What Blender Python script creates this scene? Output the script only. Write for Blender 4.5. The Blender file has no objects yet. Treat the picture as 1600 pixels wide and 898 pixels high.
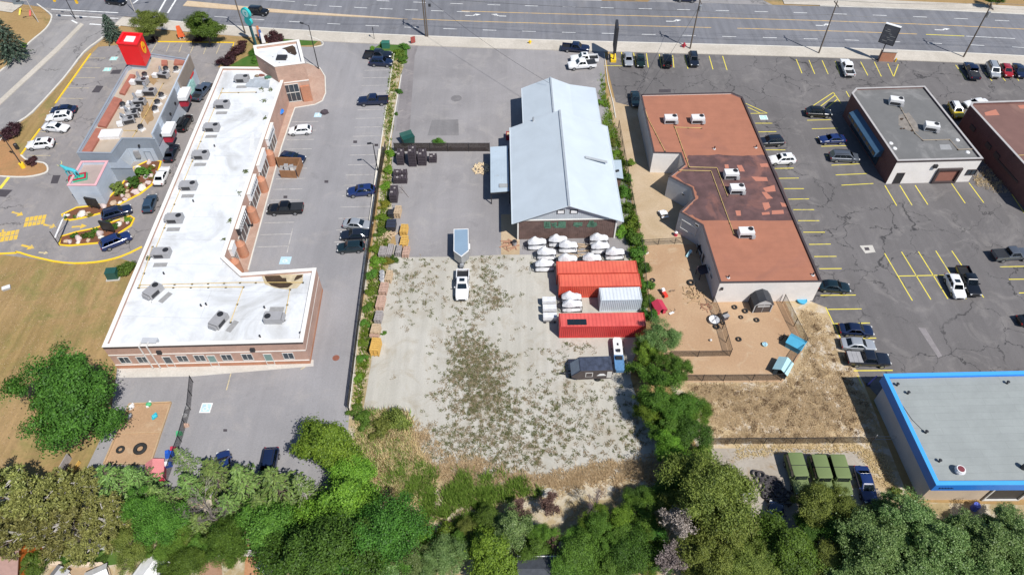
import bpy, math, random
import numpy as np
from mathutils import Vector, Matrix
R = math.radians
random.seed(7)
rng = np.random.default_rng(11)
SC = bpy.context.scene
COL = SC.collection

# ------------------------------------------------------------------ camera
FPX, CAM_H, PITCH = 1111.0, 82.0, math.atan(1289 / 1111)
SP, CP = math.sin(PITCH), math.cos(PITCH)
cam = bpy.data.cameras.new('camera')
cam.sensor_width = 36.0
cam.lens = 36.0 * FPX / 1600
cam.clip_start, cam.clip_end = 0.5, 4000
cam_ob = bpy.data.objects.new('camera', cam)
COL.objects.link(cam_ob)
cam_ob.location = (0, 0, CAM_H)
cam_ob.rotation_euler = (math.pi / 2 - PITCH, 0, 0)
SC.camera = cam_ob

# ------------------------------------------------------------------ light
SUN_AZ, SUN_EL = math.atan2(0.66, -0.75), R(53)
world = bpy.data.worlds.new('World')
SC.world = world
world.use_nodes = True
wn = world.node_tree.nodes
sky = wn.new('ShaderNodeTexSky')
sky.sky_type = 'NISHITA'
sky.sun_disc = False
sky.sun_elevation = SUN_EL
sky.sun_rotation = SUN_AZ
sky.dust_density, sky.ozone_density = 0.3, 4.0
wn['Background'].inputs['Strength'].default_value = 0.085
world.node_tree.links.new(sky.outputs[0], wn['Background'].inputs['Color'])
sl = bpy.data.lights.new('sun', 'SUN')
sl.energy = 5.0
sl.angle = R(0.5)
sl.color = (1.0, 0.97, 0.925)
so = bpy.data.objects.new('sun', sl)
COL.objects.link(so)
so.location = (60, -60, 120)
sd = Vector((math.sin(SUN_AZ) * math.cos(SUN_EL), math.cos(SUN_AZ) * math.cos(SUN_EL), math.sin(SUN_EL)))
so.rotation_euler = (-sd).to_track_quat('-Z', 'Y').to_euler()
SC.view_settings.view_transform = 'Standard'
SC.view_settings.look = 'None'
SC.view_settings.exposure = 0.2
SC.view_settings.gamma = 1.0

# ------------------------------------------------------------------ measuring: photo pixel -> point of the place
def G(px, py, z=0.0):
 dx, v = px - 800.0, py - 449.0
 t = (CAM_H - z) / (FPX * SP + v * CP)
 return Vector((dx * t, (FPX * CP - v * SP) * t, z))
def mpp(px, py):
 return (G(px + 1, py) - G(px, py)).length
def ang(p, q, z=0.0):
 d = G(q[0], q[1], z) - G(p[0], p[1], z)
 return math.atan2(d.y, d.x)
def wallhit(p0, p1, px, py):
 dx, v = px - 800.0, py - 449.0
 d = Vector((dx, FPX * CP - v * SP, -FPX * SP - v * CP))
 e = Vector((p1[0] - p0[0], p1[1] - p0[1], 0)); L = e.length; e /= L
 n = Vector((e.y, -e.x, 0))
 c = Vector((0, 0, CAM_H)); a = Vector((p0[0], p0[1], 0))
 t = n.dot(a - c) / n.dot(d)
 h = c + d * t
 return (h - a).dot(e), h.z
def top_z(x, y, py):
 k = (449 - py) / FPX
 return CAM_H - (y * SP - k * y * CP) / (CP + k * SP)

# ------------------------------------------------------------------ materials
def rgb(c, k=1.0):
 return (min(1, c[0] * k), min(1, c[1] * k), min(1, c[2] * k), 1)
class NT:
 def __init__(s, name):
  s.m = bpy.data.materials.new(name); s.m.use_nodes = True
  s.t = s.m.node_tree; s.b = s.t.nodes['Principled BSDF']
  s.co = s.t.nodes.new('ShaderNodeTexCoord')
 def n(s, typ, **kw):
  x = s.t.nodes.new(typ)
  for k, v in kw.items():
   if k in x.inputs: x.inputs[k].default_value = v
   else: setattr(x, k, v)
  return x
 def l(s, a, b): s.t.links.new(a, b)
 def noise(s, scale, detail=4.0, rough=0.55, dist=0.0, vec=None):
  x = s.n('ShaderNodeTexNoise', Scale=scale, Detail=detail, Roughness=rough, Distortion=dist)
  s.l(vec or s.co.outputs['Object'], x.inputs['Vector'])
  return x.outputs['Fac']
 def ramp(s, fac, p0, p1, c0=(0, 0, 0, 1), c1=(1, 1, 1, 1)):
  x = s.t.nodes.new('ShaderNodeValToRGB')
  x.color_ramp.elements[0].position = p0; x.color_ramp.elements[1].position = p1
  x.color_ramp.elements[0].color = c0; x.color_ramp.elements[1].color = c1
  s.l(fac, x.inputs['Fac'])
  return x.outputs['Color']
 def mix(s, fac, a, b, mode='MIX'):
  x = s.t.nodes.new('ShaderNodeMix'); x.data_type = 'RGBA'; x.blend_type = mode
  for sock, val in ((x.inputs[0], fac), (x.inputs[6], a), (x.inputs[7], b)):
   if hasattr(val, 'is_linked') or hasattr(val, 'links'): s.l(val, sock)
   else: sock.default_value = val
  return x.outputs[2]
 def math(s, op, a, b=0.0):
  x = s.t.nodes.new('ShaderNodeMath'); x.operation = op
  for sock, val in ((x.inputs[0], a), (x.inputs[1], b)):
   if hasattr(val, 'links'): s.l(val, sock)
   else: sock.default_value = val
  return x.outputs[0]
 def bump(s, h, strength=0.3, dist=0.05):
  x = s.n('ShaderNodeBump', Strength=strength, Distance=dist)
  s.l(h, x.inputs['Height']); s.l(x.outputs[0], s.b.inputs['Normal'])
 def done(s, col, rough=0.8, metal=0.0, spec=None, coat=0.0):
  if hasattr(col, 'links'): s.l(col, s.b.inputs['Base Color'])
  else: s.b.inputs['Base Color'].default_value = col
  s.b.inputs['Roughness'].default_value = rough
  s.b.inputs['Metallic'].default_value = metal
  if spec is not None: s.b.inputs['Specular IOR Level'].default_value = spec
  if coat: s.b.inputs['Coat Weight'].default_value = coat; s.b.inputs['Coat Roughness'].default_value = 0.08
  return s.m
def M(name, c, var=0.18, scale=1.5, rough=0.8, metal=0.0, bump=0.0, spec=None, coat=0.0, fine=9.0):
 t = NT(name)
 f = t.math('ADD', t.math('MULTIPLY', t.noise(scale, 5), 0.6), t.math('MULTIPLY', t.noise(scale * fine, 3), 0.4))
 col = t.ramp(f, 0.33, 0.67, rgb(c, 1 - var), rgb(c, 1 + var))
 if bump: t.bump(f, bump, 0.03)
 return t.done(col, rough, metal, spec, coat)
MATS = {}
def mat(name, *a, **k):
 if name not in MATS: MATS[name] = M(name, *a, **k)
 return MATS[name]

def ground_mat(name, c1, c2, patch=0.08, grain=3.0, speck=None, speck_amt=0.5, third=None, third_at=(0.55, 0.68), streak=0.0, rough=0.95, bump=0.25, contrast=(0.35, 0.65)):
 t = NT(name)
 a = t.ramp(t.noise(patch, 6, 0.62, 0.6), contrast[0], contrast[1])
 col = t.mix(a, rgb(c1), rgb(c2))
 if third:
  col = t.mix(t.ramp(t.noise(patch * 2.7, 8, 0.68, 1.0), *third_at), col, rgb(third))
 if streak:
  mp = t.n('ShaderNodeMapping'); t.l(t.co.outputs['Object'], mp.inputs['Vector'])
  mp.inputs['Scale'].default_value = (0.9, 0.06, 1)
  st = t.ramp(t.noise(1.0, 5, 0.6, 0.2, mp.outputs[0]), 0.4, 0.62, rgb((1, 1, 1), 1 - streak), rgb((1, 1, 1), 1))
  col = t.mix(1.0, col, st, 'MULTIPLY')
 g = t.noise(grain, 4, 0.7)
 col = t.mix(1.0, col, t.ramp(g, 0.3, 0.7, (0.80, 0.80, 0.80, 1), (1.0, 1.0, 1.0, 1)), 'MULTIPLY')
 if speck:
  s2 = t.noise(grain * 1.3, 2, 0.5, 0.0)
  s3 = t.noise(patch * 4, 4, 0.6, 0.4)
  k = t.ramp(t.math('MULTIPLY', s2, s3), 0.30, 0.36)
  col = t.mix(t.math('MULTIPLY', k, speck_amt), col, rgb(speck))
 t.bump(g, bump, 0.05)
 return t.done(col, rough, spec=0.25)

def asphalt_mat(name, c, stain, crack=0.0, crack_scale=0.16, patch=0.07, grain=5.0, streak=0.10, crack_col=(0.02, 0.02, 0.022), crack_at=(0.45, 0.58), srot=3):
 t = NT(name)
 a = t.ramp(t.noise(patch, 7, 0.6, 0.8), 0.34, 0.68)
 col = t.mix(a, rgb(c, 0.86), rgb(c, 1.1))
 b = t.ramp(t.noise(patch * 3.3, 7, 0.7, 1.2), 0.52, 0.70)
 col = t.mix(t.math('MULTIPLY', b, 0.55), col, rgb(stain))
 d = t.ramp(t.noise(patch * 6, 5, 0.65, 0.5), 0.60, 0.72)
 col = t.mix(t.math('MULTIPLY', d, 0.35), col, rgb(c, 0.62))
 mp = t.n('ShaderNodeMapping'); t.l(t.co.outputs['Object'], mp.inputs['Vector'])
 mp.inputs['Scale'].default_value = (0.7, 0.05, 1); mp.inputs['Rotation'].default_value = (0, 0, R(srot))
 st = t.ramp(t.noise(1.0, 5, 0.6, 0.3, mp.outputs[0]), 0.38, 0.6, rgb((1, 1, 1), 1 - streak), (1, 1, 1, 1))
 col = t.mix(1.0, col, st, 'MULTIPLY')
 g = t.noise(grain, 3, 0.75)
 col = t.mix(1.0, col, t.ramp(g, 0.3, 0.7, (0.84, 0.84, 0.84, 1), (1, 1, 1, 1)), 'MULTIPLY')
 if crack:
  w = t.n('ShaderNodeTexNoise', Scale=0.22, Detail=5.0, Roughness=0.62); t.l(t.co.outputs['Object'], w.inputs['Vector'])
  vm = t.n('ShaderNodeVectorMath', operation='MULTIPLY_ADD')
  t.l(w.outputs['Color'], vm.inputs[0]); vm.inputs[1].default_value = (7, 7, 0); t.l(t.co.outputs['Object'], vm.inputs[2])
  vo = t.n('ShaderNodeTexVoronoi', feature='DISTANCE_TO_EDGE', Scale=crack_scale); t.l(vm.outputs[0], vo.inputs['Vector'])
  e = t.ramp(vo.outputs['Distance'], 0.004, 0.013, (1, 1, 1, 1), (0, 0, 0, 1))
  msk = t.ramp(t.noise(0.035, 4, 0.6, 0.5), *crack_at)
  brk = t.ramp(t.noise(0.35, 3, 0.6), 0.36, 0.46)
  k = t.math('MULTIPLY', t.math('MULTIPLY', t.math('MULTIPLY', e, msk), brk), crack)
  col = t.mix(k, col, rgb(crack_col))
 t.bump(g, 0.15, 0.02)
 return t.done(col, 0.9, spec=0.3)

def leaf_mat(name, dark, light, dead=None, trans=0.40, rough=0.55):
 t = NT(name)
 gi = t.t.nodes.new('ShaderNodeNewGeometry'); oi = t.t.nodes.new('ShaderNodeObjectInfo')
 f = t.math('ADD', t.math('MULTIPLY', gi.outputs['Random Per Island'], 0.45), t.math('MULTIPLY', t.noise(2.6, 4), 0.55))
 col = t.ramp(f, 0.2, 0.8, rgb(dark), rgb(light))
 if dead: col = t.mix(t.ramp(t.noise(1.3, 4, 0.6), 0.56, 0.66), col, rgb(dead))
 hs = t.t.nodes.new('ShaderNodeHueSaturation')
 t.l(t.math('ADD', 0.475, t.math('MULTIPLY', oi.outputs['Random'], 0.04)), hs.inputs['Hue'])
 t.l(t.math('ADD', 0.80, t.math('MULTIPLY', oi.outputs['Random'], 0.55)), hs.inputs['Value'])
 t.l(col, hs.inputs['Color'])
 m = t.done(hs.outputs[0], rough, spec=0.3)
 if trans:
  tr = t.t.nodes.new('ShaderNodeBsdfTranslucent'); t.l(hs.outputs[0], tr.inputs['Color'])
  mx = t.t.nodes.new('ShaderNodeMixShader'); mx.inputs[0].default_value = trans
  out = t.t.nodes['Material Output']
  t.l(t.b.outputs[0], mx.inputs[1]); t.l(tr.outputs[0], mx.inputs[2]); t.l(mx.outputs[0], out.inputs['Surface'])
 return m
def mesh_mat(name, c, cover=0.35):
 t = NT(name)
 t.done(rgb(c), 0.5, 0.3)
 mp = t.n('ShaderNodeMapping'); t.l(t.co.outputs['Object'], mp.inputs['Vector'])
 mp.inputs['Rotation'].default_value = (R(45), R(45), R(0))
 ck = t.n('ShaderNodeTexVoronoi', Scale=14.0); t.l(mp.outputs[0], ck.inputs['Vector'])
 f = t.ramp(ck.outputs['Distance'], 0.5 - cover * 0.5, 0.9 - cover * 0.5)
 f = t.math('ADD', t.math('MULTIPLY', f, 0.5), cover * 0.55)
 tr = t.t.nodes.new('ShaderNodeBsdfTransparent'); mx = t.t.nodes.new('ShaderNodeMixShader')
 t.l(f, mx.inputs[0]); t.l(tr.outputs[0], mx.inputs[1]); t.l(t.b.outputs[0], mx.inputs[2])
 t.l(mx.outputs[0], t.t.nodes['Material Output'].inputs['Surface'])
 return t.m

# ------------------------------------------------------------------ mesh building
class MB:
 def __init__(s): s.v = []; s.f = []
 def add(s, vs, fs):
  b = len(s.v); s.v += [tuple(p) for p in vs]; s.f += [tuple(i + b for i in f) for f in fs]; return s
 def face(s, pts): return s.add(pts, [tuple(range(len(pts)))])
 def box(s, cx, cy, z0, z1, lx, ly, rot=0.0, tx=1.0, ty=1.0, dx=0.0, dy=0.0):
  c, n = math.cos(rot), math.sin(rot); vs = []
  for z, kx, ky, ox, oy in ((z0, 1, 1, 0, 0), (z1, tx, ty, dx, dy)):
   for sx, sy in ((-1, -1), (1, -1), (1, 1), (-1, 1)):
    x, y = sx * lx / 2 * kx + ox, sy * ly / 2 * ky + oy
    vs.append((cx + x * c - y * n, cy + x * n + y * c, z))
  return s.add(vs, [(3, 2, 1, 0), (4, 5, 6, 7), (0, 1, 5, 4), (1, 2, 6, 5), (2, 3, 7, 6), (3, 0, 4, 7)])
 def prism(s, poly, z0, z1, cap0=True, cap1=True):
  n = len(poly)
  a = sum(poly[i][0] * poly[(i + 1) % n][1] - poly[(i + 1) % n][0] * poly[i][1] for i in range(n))
  if a < 0: poly = list(poly)[::-1]
  vs = [(p[0], p[1], z0) for p in poly] + [(p[0], p[1], z1) for p in poly]
  fs = [(i, (i + 1) % n, n + (i + 1) % n, n + i) for i in range(n)]
  if cap1: fs.append(tuple(range(n, 2 * n)))
  if cap0: fs.append(tuple(range(n - 1, -1, -1)))
  return s.add(vs, fs)
 def cyl(s, x, y, z0, z1, r0, r1=None, n=10):
  r1 = r0 if r1 is None else r1; vs = []
  for z, r in ((z0, r0), (z1, r1)):
   vs += [(x + r * math.cos(2 * math.pi * i / n), y + r * math.sin(2 * math.pi * i / n), z) for i in range(n)]
  return s.add(vs, [(i, (i + 1) % n, n + (i + 1) % n, n + i) for i in range(n)] + [tuple(range(n, 2 * n)), tuple(range(n - 1, -1, -1))])
 def tube(s, path, r, n=5, r1=None, caps=True):
  P = [Vector(p) for p in path]; m = len(P); vs = []; r1 = r if r1 is None else r1
  for k, p in enumerate(P):
   d = (P[min(k + 1, m - 1)] - P[max(k - 1, 0)])
   d = d.normalized() if d.length > 1e-9 else Vector((0, 0, 1))
   u = d.cross(Vector((0, 0, 1)) if abs(d.z) < 0.95 else Vector((1, 0, 0))).normalized(); w = d.cross(u)
   rr = r + (r1 - r) * k / max(1, m - 1)
   vs += [tuple(p + (u * math.cos(2 * math.pi * i / n) + w * math.sin(2 * math.pi * i / n)) * rr) for i in range(n)]
  fs = [(k * n + (i + 1) % n, k * n + i, (k + 1) * n + i, (k + 1) * n + (i + 1) % n) for k in range(m - 1) for i in range(n)]
  if caps: fs += [tuple(range(n)), tuple(range(m * n - 1, (m - 1) * n - 1, -1))]
  return s.add(vs, fs)
 def beam(s, p, q, w, h, up=(0, 0, 1)):
  p, q = Vector(p), Vector(q); d = (q - p).normalized(); u = Vector(up)
  a = d.cross(u)
  if a.length < 1e-6: a = Vector((1, 0, 0))
  a.normalize(); b = a.cross(d)
  vs = [tuple(e + a * (sx * w / 2) + b * (sy * h / 2)) for e in (p, q) for sx, sy in ((-1, -1), (1, -1), (1, 1), (-1, 1))]
  return s.add(vs, [(3, 2, 1, 0), (4, 5, 6, 7), (0, 1, 5, 4), (1, 2, 6, 5), (2, 3, 7, 6), (3, 0, 4, 7)])
 def ring(s, outer, inner, z0, z1):
  n = len(outer)
  vs = [(p[0], p[1], z) for z in (z0, z1) for q in (outer, inner) for p in q]
  o0, i0, o1, i1 = 0, n, 2 * n, 3 * n; fs = []
  for k in range(n):
   j = (k + 1) % n
   fs += [(o0 + k, o0 + j, o1 + j, o1 + k), (i0 + j, i0 + k, i1 + k, i1 + j), (o1 + k, o1 + j, i1 + j, i1 + k), (o0 + j, o0 + k, i0 + k, i0 + j)]
  return s.add(vs, fs)
 def torus(s, c, r, rr, n=14, m=6, axis='z', squash=1.0):
  vs = []
  for i in range(n):
   a = 2 * math.pi * i / n
   for j in range(m):
    b = 2 * math.pi * j / m
    x, y, z = (r + rr * math.cos(b)) * math.cos(a), (r + rr * math.cos(b)) * math.sin(a), rr * math.sin(b) * squash
    if axis == 'y': x, y, z = x, z, y
    if axis == 'x': x, y, z = z, x, y
    vs.append((c[0] + x, c[1] + y, c[2] + z))
  return s.add(vs, [(i * m + j, ((i + 1) % n) * m + j, ((i + 1) % n) * m + (j + 1) % m, i * m + (j + 1) % m) for i in range(n) for j in range(m)])
 def blob(s, c, rx, ry, rz, n=8, m=6, jit=0.0, zmin=None):
  vs = []
  for i in range(m + 1):
   th = math.pi * i / m
   for j in range(n):
    ph = 2 * math.pi * j / n; k = 1 + random.uniform(-jit, jit)
    z = c[2] + rz * math.cos(th) * k
    if zmin is not None: z = max(z, zmin)
    vs.append((c[0] + rx * math.sin(th) * math.cos(ph) * k, c[1] + ry * math.sin(th) * math.sin(ph) * k, z))
  return s.add(vs, [(i * n + j, (i + 1) * n + j, (i + 1) * n + (j + 1) % n, i * n + (j + 1) % n) for i in range(m) for j in range(n)])
 def shift(s, o):
  s.v = [(p[0] - o[0], p[1] - o[1], p[2] - o[2]) for p in s.v]; return s
 def mesh(s, name, m, smooth=False):
  me = bpy.data.meshes.new(name); me.from_pydata(s.v, [], s.f); me.update()
  if smooth:
   me.polygons.foreach_set('use_smooth', [True] * len(me.polygons))
   if smooth is not True: me.set_sharp_from_angle(angle=R(smooth))
  if m: me.materials.append(m)
  return me
def quads_mesh(name, V, m, tri=False):
 k = 3 if tri else 4
 V = np.asarray(V, dtype=np.float32).reshape(-1, 3); n = len(V) // k
 me = bpy.data.meshes.new(name)
 me.vertices.add(len(V)); me.vertices.foreach_set('co', V.ravel())
 me.loops.add(n * k); me.loops.foreach_set('vertex_index', np.arange(n * k, dtype=np.int32))
 me.polygons.add(n); me.polygons.foreach_set('loop_start', np.arange(0, n * k, k, dtype=np.int32))
 me.update(calc_edges=True)
 if m: me.materials.append(m)
 return me

def tags(o, label=None, cat=None, group=None, kind=None):
 if label: o['label'] = label
 if cat: o['category'] = cat
 if group: o['group'] = group
 if kind: o['kind'] = kind
 return o
def link(name, data, parent=None, loc=(0, 0, 0), rot=(0, 0, 0), scale=(1, 1, 1)):
 o = bpy.data.objects.new(name, data); COL.objects.link(o)
 o.parent = parent; o.location = loc; o.rotation_euler = rot; o.scale = scale
 return o
class Thing:
 def __init__(s, name, label, cat, loc=(0, 0, 0), rot=0.0, group=None):
  s.loc = Vector(loc); s.o = link(name, None, None, loc, (0, 0, rot)); s.o.empty_display_size = 0.3
  tags(s.o, label, cat, group)
 def part(s, name, mb, m, parent=None, smooth=False, world=False, label=None, kind=None):
  if world: mb.shift(s.loc)
  o = link(name, mb.mesh(name, m, smooth), parent or s.o)
  return tags(o, label, None, None, kind)
class Proto:
 def __init__(s): s.p = []
 def add(s, name, mb, m, parent=None, loc=(0, 0, 0), rot=(0, 0, 0), paint=False, smooth=False, kind=None):
  me = mb if isinstance(mb, bpy.types.Mesh) else mb.mesh(name, m, smooth)
  s.p.append((name, me, parent, loc, rot, paint, kind)); return len(s.p) - 1
 def place(s, name, label, cat, loc, rot=0.0, group=None, paint=None, scale=1.0, rots=None):
  sc = scale if isinstance(scale, tuple) else (scale,) * 3
  rt = rots or (0, 0, rot)
  if len(s.p) == 1:
   r = link(name, s.p[0][1], None, loc, rt, sc); s._paint(r, s.p[0][5], paint)
   return tags(r, label, cat, group)
  r = tags(link(name, None, None, loc, rt, sc), label, cat, group); r.empty_display_size = 0.3; made = []
  for nm, me, par, l, ro, pt, kd in s.p:
   o = link(nm, me, r if par is None else made[par], l, ro); s._paint(o, pt, paint)
   if kd: o['kind'] = kd
   made.append(o)
  return r
 @staticmethod
 def _paint(o, flag, paint):
  if flag and paint:
   m = paint.get(flag) if isinstance(paint, dict) else paint
   if m: o.material_slots[0].link = 'OBJECT'; o.material_slots[0].material = m

def smooth_poly(pts, closed=False, k=4):
 P = [Vector((p[0], p[1])) for p in pts]; n = len(P); out = []
 for i in range(n if closed else n - 1):
  a, b, c, d = (P[(i - 1) % n], P[i], P[(i + 1) % n], P[(i + 2) % n]) if closed else (P[max(i - 1, 0)], P[i], P[i + 1], P[min(i + 2, n - 1)])
  for j in range(k):
   t = j / k
   out.append(0.5 * ((2 * b) + (c - a) * t + (2 * a - 5 * b + 4 * c - d) * t * t + (3 * b - a - 3 * c + d) * t ** 3))
 if not closed: out.append(P[-1])
 return out
def W(pts, z=0.0): return [G(p[0], p[1], z) for p in pts]
def inset(poly, d):
 n = len(poly)
 a = sum(poly[i][0] * poly[(i + 1) % n][1] - poly[(i + 1) % n][0] * poly[i][1] for i in range(n))
 sg = 1 if a > 0 else -1; out = []
 for i in range(n):
  p, q, r = Vector(poly[i - 1][:2]), Vector(poly[i][:2]), Vector(poly[(i + 1) % n][:2])
  e1, e2 = (q - p).normalized(), (r - q).normalized()
  n1, n2 = Vector((-e1.y, e1.x)) * sg, Vector((-e2.y, e2.x)) * sg
  b = n1 + n2; b = b / max(0.35, b.length_squared) * 2
  out.append(q + b * d)
 return out
Z = {}
def sheet(name, pts, z, m, world=False, k=0, kind='structure', parent=None):
 P = pts if world else W(smooth_poly(pts, True, k) if k else pts)
 P = [Vector((p[0], p[1])) for p in P]; n = len(P)
 a = sum(P[i].x * P[(i + 1) % n].y - P[(i + 1) % n].x * P[i].y for i in range(n))
 if a < 0: P = P[::-1]
 o = link(name, MB().face([(p.x, p.y, z) for p in P]).mesh(name, m), parent)
 return tags(o, kind=kind)
def ribbon(mb, P, w, z, closed=False):
 P = [Vector((p[0], p[1])) for p in P]; n = len(P); L = []; Rr = []
 for i in range(n):
  a, b = (P[(i - 1) % n], P[(i + 1) % n]) if closed else (P[max(i - 1, 0)], P[min(i + 1, n - 1)])
  d = (b - a).normalized(); m = Vector((-d.y, d.x))
  L.append(P[i] + m * w / 2); Rr.append(P[i] - m * w / 2)
 for i in range(n if closed else n - 1):
  j = (i + 1) % n
  mb.add([(*Rr[i], z), (*Rr[j], z), (*L[j], z), (*L[i], z)], [(0, 1, 2, 3)])
 return mb
def kerb(name, P, w, h, m, z0=0.0, world=False, closed=False, kind='structure', parent=None, k=0):
 if not world: P = W(smooth_poly(P, closed, k) if k else P)
 P = [Vector((p[0], p[1])) for p in P]; n = len(P); mb = MB(); L = []; Rr = []
 for i in range(n):
  a, b = (P[(i - 1) % n], P[(i + 1) % n]) if closed else (P[max(i - 1, 0)], P[min(i + 1, n - 1)])
  d = (b - a).normalized(); q = Vector((-d.y, d.x)); L.append(P[i] + q * w / 2); Rr.append(P[i] - q * w / 2)
 vs = []
 for i in range(n): vs += [(*L[i], z0), (*L[i], z0 + h), (*Rr[i], z0 + h), (*Rr[i], z0)]
 fs = []
 for i in range(n if closed else n - 1):
  j = ((i + 1) % n) * 4; a = i * 4
  fs += [(a + 1, a, j, j + 1), (a + 2, a + 1, j + 1, j + 2), (a + 3, a + 2, j + 2, j + 3)]
 if not closed: fs += [(0, 1, 2, 3), (4 * n - 1, 4 * n - 2, 4 * n - 3, 4 * n - 4)]
 mb.add(vs, fs)
 o = link(name, mb.mesh(name, m), parent)
 return tags(o, kind=kind) if not parent else o
_bar = {}
def paint_bar(p, q, w, z, m, name, parent, world=False):
 a, b = (Vector(p[:2]), Vector(q[:2])) if world else (G(*p).xy, G(*q).xy)
 o = link(name, ribbon(MB(), [a, b], w, z).mesh(name, m), parent)
 return o
# ------------------------------------------------------------------ the ground, roads and pavements
mg = ground_mat('dry_ground', (0.33, 0.21, 0.09), (0.38, 0.26, 0.12), 0.05, 2.0, third=(0.2, 0.17, 0.06))
sheet('ground', [(-1500, -900), (1500, -900), (1500, 2200), (-1500, 2200)], 0.0, mg, world=True)
m_lawn = ground_mat('dry_lawn', (0.40, 0.265, 0.125), (0.315, 0.215, 0.085), 0.06, 2.5, third=(0.22, 0.205, 0.065), third_at=(0.48, 0.72), streak=0.2, bump=0.5)
m_gravel = ground_mat('pale_gravel', (0.45, 0.425, 0.365), (0.51, 0.485, 0.43), 0.10, 6.0, third=(0.385, 0.34, 0.265), third_at=(0.50, 0.72), streak=0.10, bump=0.35)
m_sand = ground_mat('play_sand', (0.40, 0.25, 0.145), (0.48, 0.325, 0.20), 0.11, 4.0, third=(0.52, 0.40, 0.27), third_at=(0.56, 0.74))
m_path = ground_mat('dirt_path', (0.50, 0.385, 0.26), (0.42, 0.31, 0.19), 0.2, 4.0)
m_straw = ground_mat('straw_grass', (0.52, 0.40, 0.24), (0.37, 0.27, 0.15), 0.16, 2.2, third=(0.54, 0.47, 0.38), third_at=(0.48, 0.60), bump=0.6)
m_wild = ground_mat('wild_ground', (0.44, 0.34, 0.20), (0.27, 0.21, 0.10), 0.12, 2.0, third=(0.52, 0.46, 0.36), third_at=(0.46, 0.62))
m_soil = ground_mat('mulch', (0.20, 0.075, 0.04), (0.14, 0.07, 0.04), 0.5, 8.0)
m_grass = ground_mat('green_grass', (0.05, 0.13, 0.02), (0.09, 0.15, 0.03), 0.3, 5.0, bump=0.6)
m_road = asphalt_mat('road_asphalt', (0.20, 0.202, 0.22), (0.26, 0.25, 0.25), 0.35, 0.06, 0.05, 4.0, 0.16, crack_at=(0.52, 0.66), srot=87)
m_side = asphalt_mat('side_road_asphalt', (0.30, 0.285, 0.28), (0.38, 0.35, 0.32), 0.55, 0.09, 0.08)
m_dark = asphalt_mat('worn_dark_asphalt', (0.158, 0.147, 0.145), (0.27, 0.25, 0.235), 0.75, 0.14, 0.06, 5.0, 0.10, crack_at=(0.40, 0.52))
m_strip = asphalt_mat('pale_asphalt', (0.295, 0.285, 0.29), (0.36, 0.335, 0.32), 0.3, 0.05, 0.05, 5.0, 0.07, crack_at=(0.58, 0.7))
m_ff = asphalt_mat('restaurant_asphalt', (0.265, 0.245, 0.24), (0.40, 0.35, 0.30), 0.75, 0.12, 0.09, 5.0, 0.06, crack_at=(0.44, 0.54))
m_yard = asphalt_mat('yard_asphalt', (0.285, 0.27, 0.27), (0.37, 0.345, 0.325), 0.2, 0.05, 0.06, 5.0, 0.06, crack_at=(0.6, 0.7))
m_walk = ground_mat('sidewalk_concrete', (0.47, 0.425, 0.36), (0.56, 0.51, 0.44), 0.15, 3.0)
m_conc = ground_mat('concrete', (0.50, 0.47, 0.42), (0.58, 0.55, 0.50), 0.3, 4.0)
m_kerbc = mat('kerb_concrete', (0.58, 0.55, 0.49), 0.12, 0.8, 0.85)
m_paver = ground_mat('pink_pavers', (0.40, 0.26, 0.20), (0.47, 0.33, 0.26), 0.4, 3.0)
def paint_mat(name, c, wear):
 t = NT(name)
 a = t.ramp(t.noise(1.1, 6, 0.7), wear - 0.1, wear + 0.14)
 col = t.mix(a, rgb((0.30, 0.28, 0.25)), rgb(c))
 return t.done(col, 0.75)
p_yel = paint_mat('yellow_paint', (0.72, 0.60, 0.06), 0.34)
p_kerb = mat('yellow_kerb_paint', (0.80, 0.52, 0.02), 0.10, 1.0, 0.7)
p_amber = paint_mat('amber_paint', (0.66, 0.43, 0.05), 0.36)
p_cent = paint_mat('centre_line_paint', (0.62, 0.40, 0.14), 0.38)
p_whi = paint_mat('white_paint', (0.74, 0.74, 0.72), 0.36)
p_fade = paint_mat('faded_white_paint', (0.50, 0.47, 0.44), 0.46)
p_pale = paint_mat('faded_yellow_paint', (0.58, 0.47, 0.25), 0.44)
p_blue = mat('pale_blue_paint', (0.42, 0.58, 0.66), 0.15, 2.0)
p_teal = mat('teal_sign_paint', (0.35, 0.66, 0.60), 0.15, 2.0)
m_patch = mat('dark_asphalt_patch', (0.06, 0.052, 0.058), 0.2, 0.8, 0.9)

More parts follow.
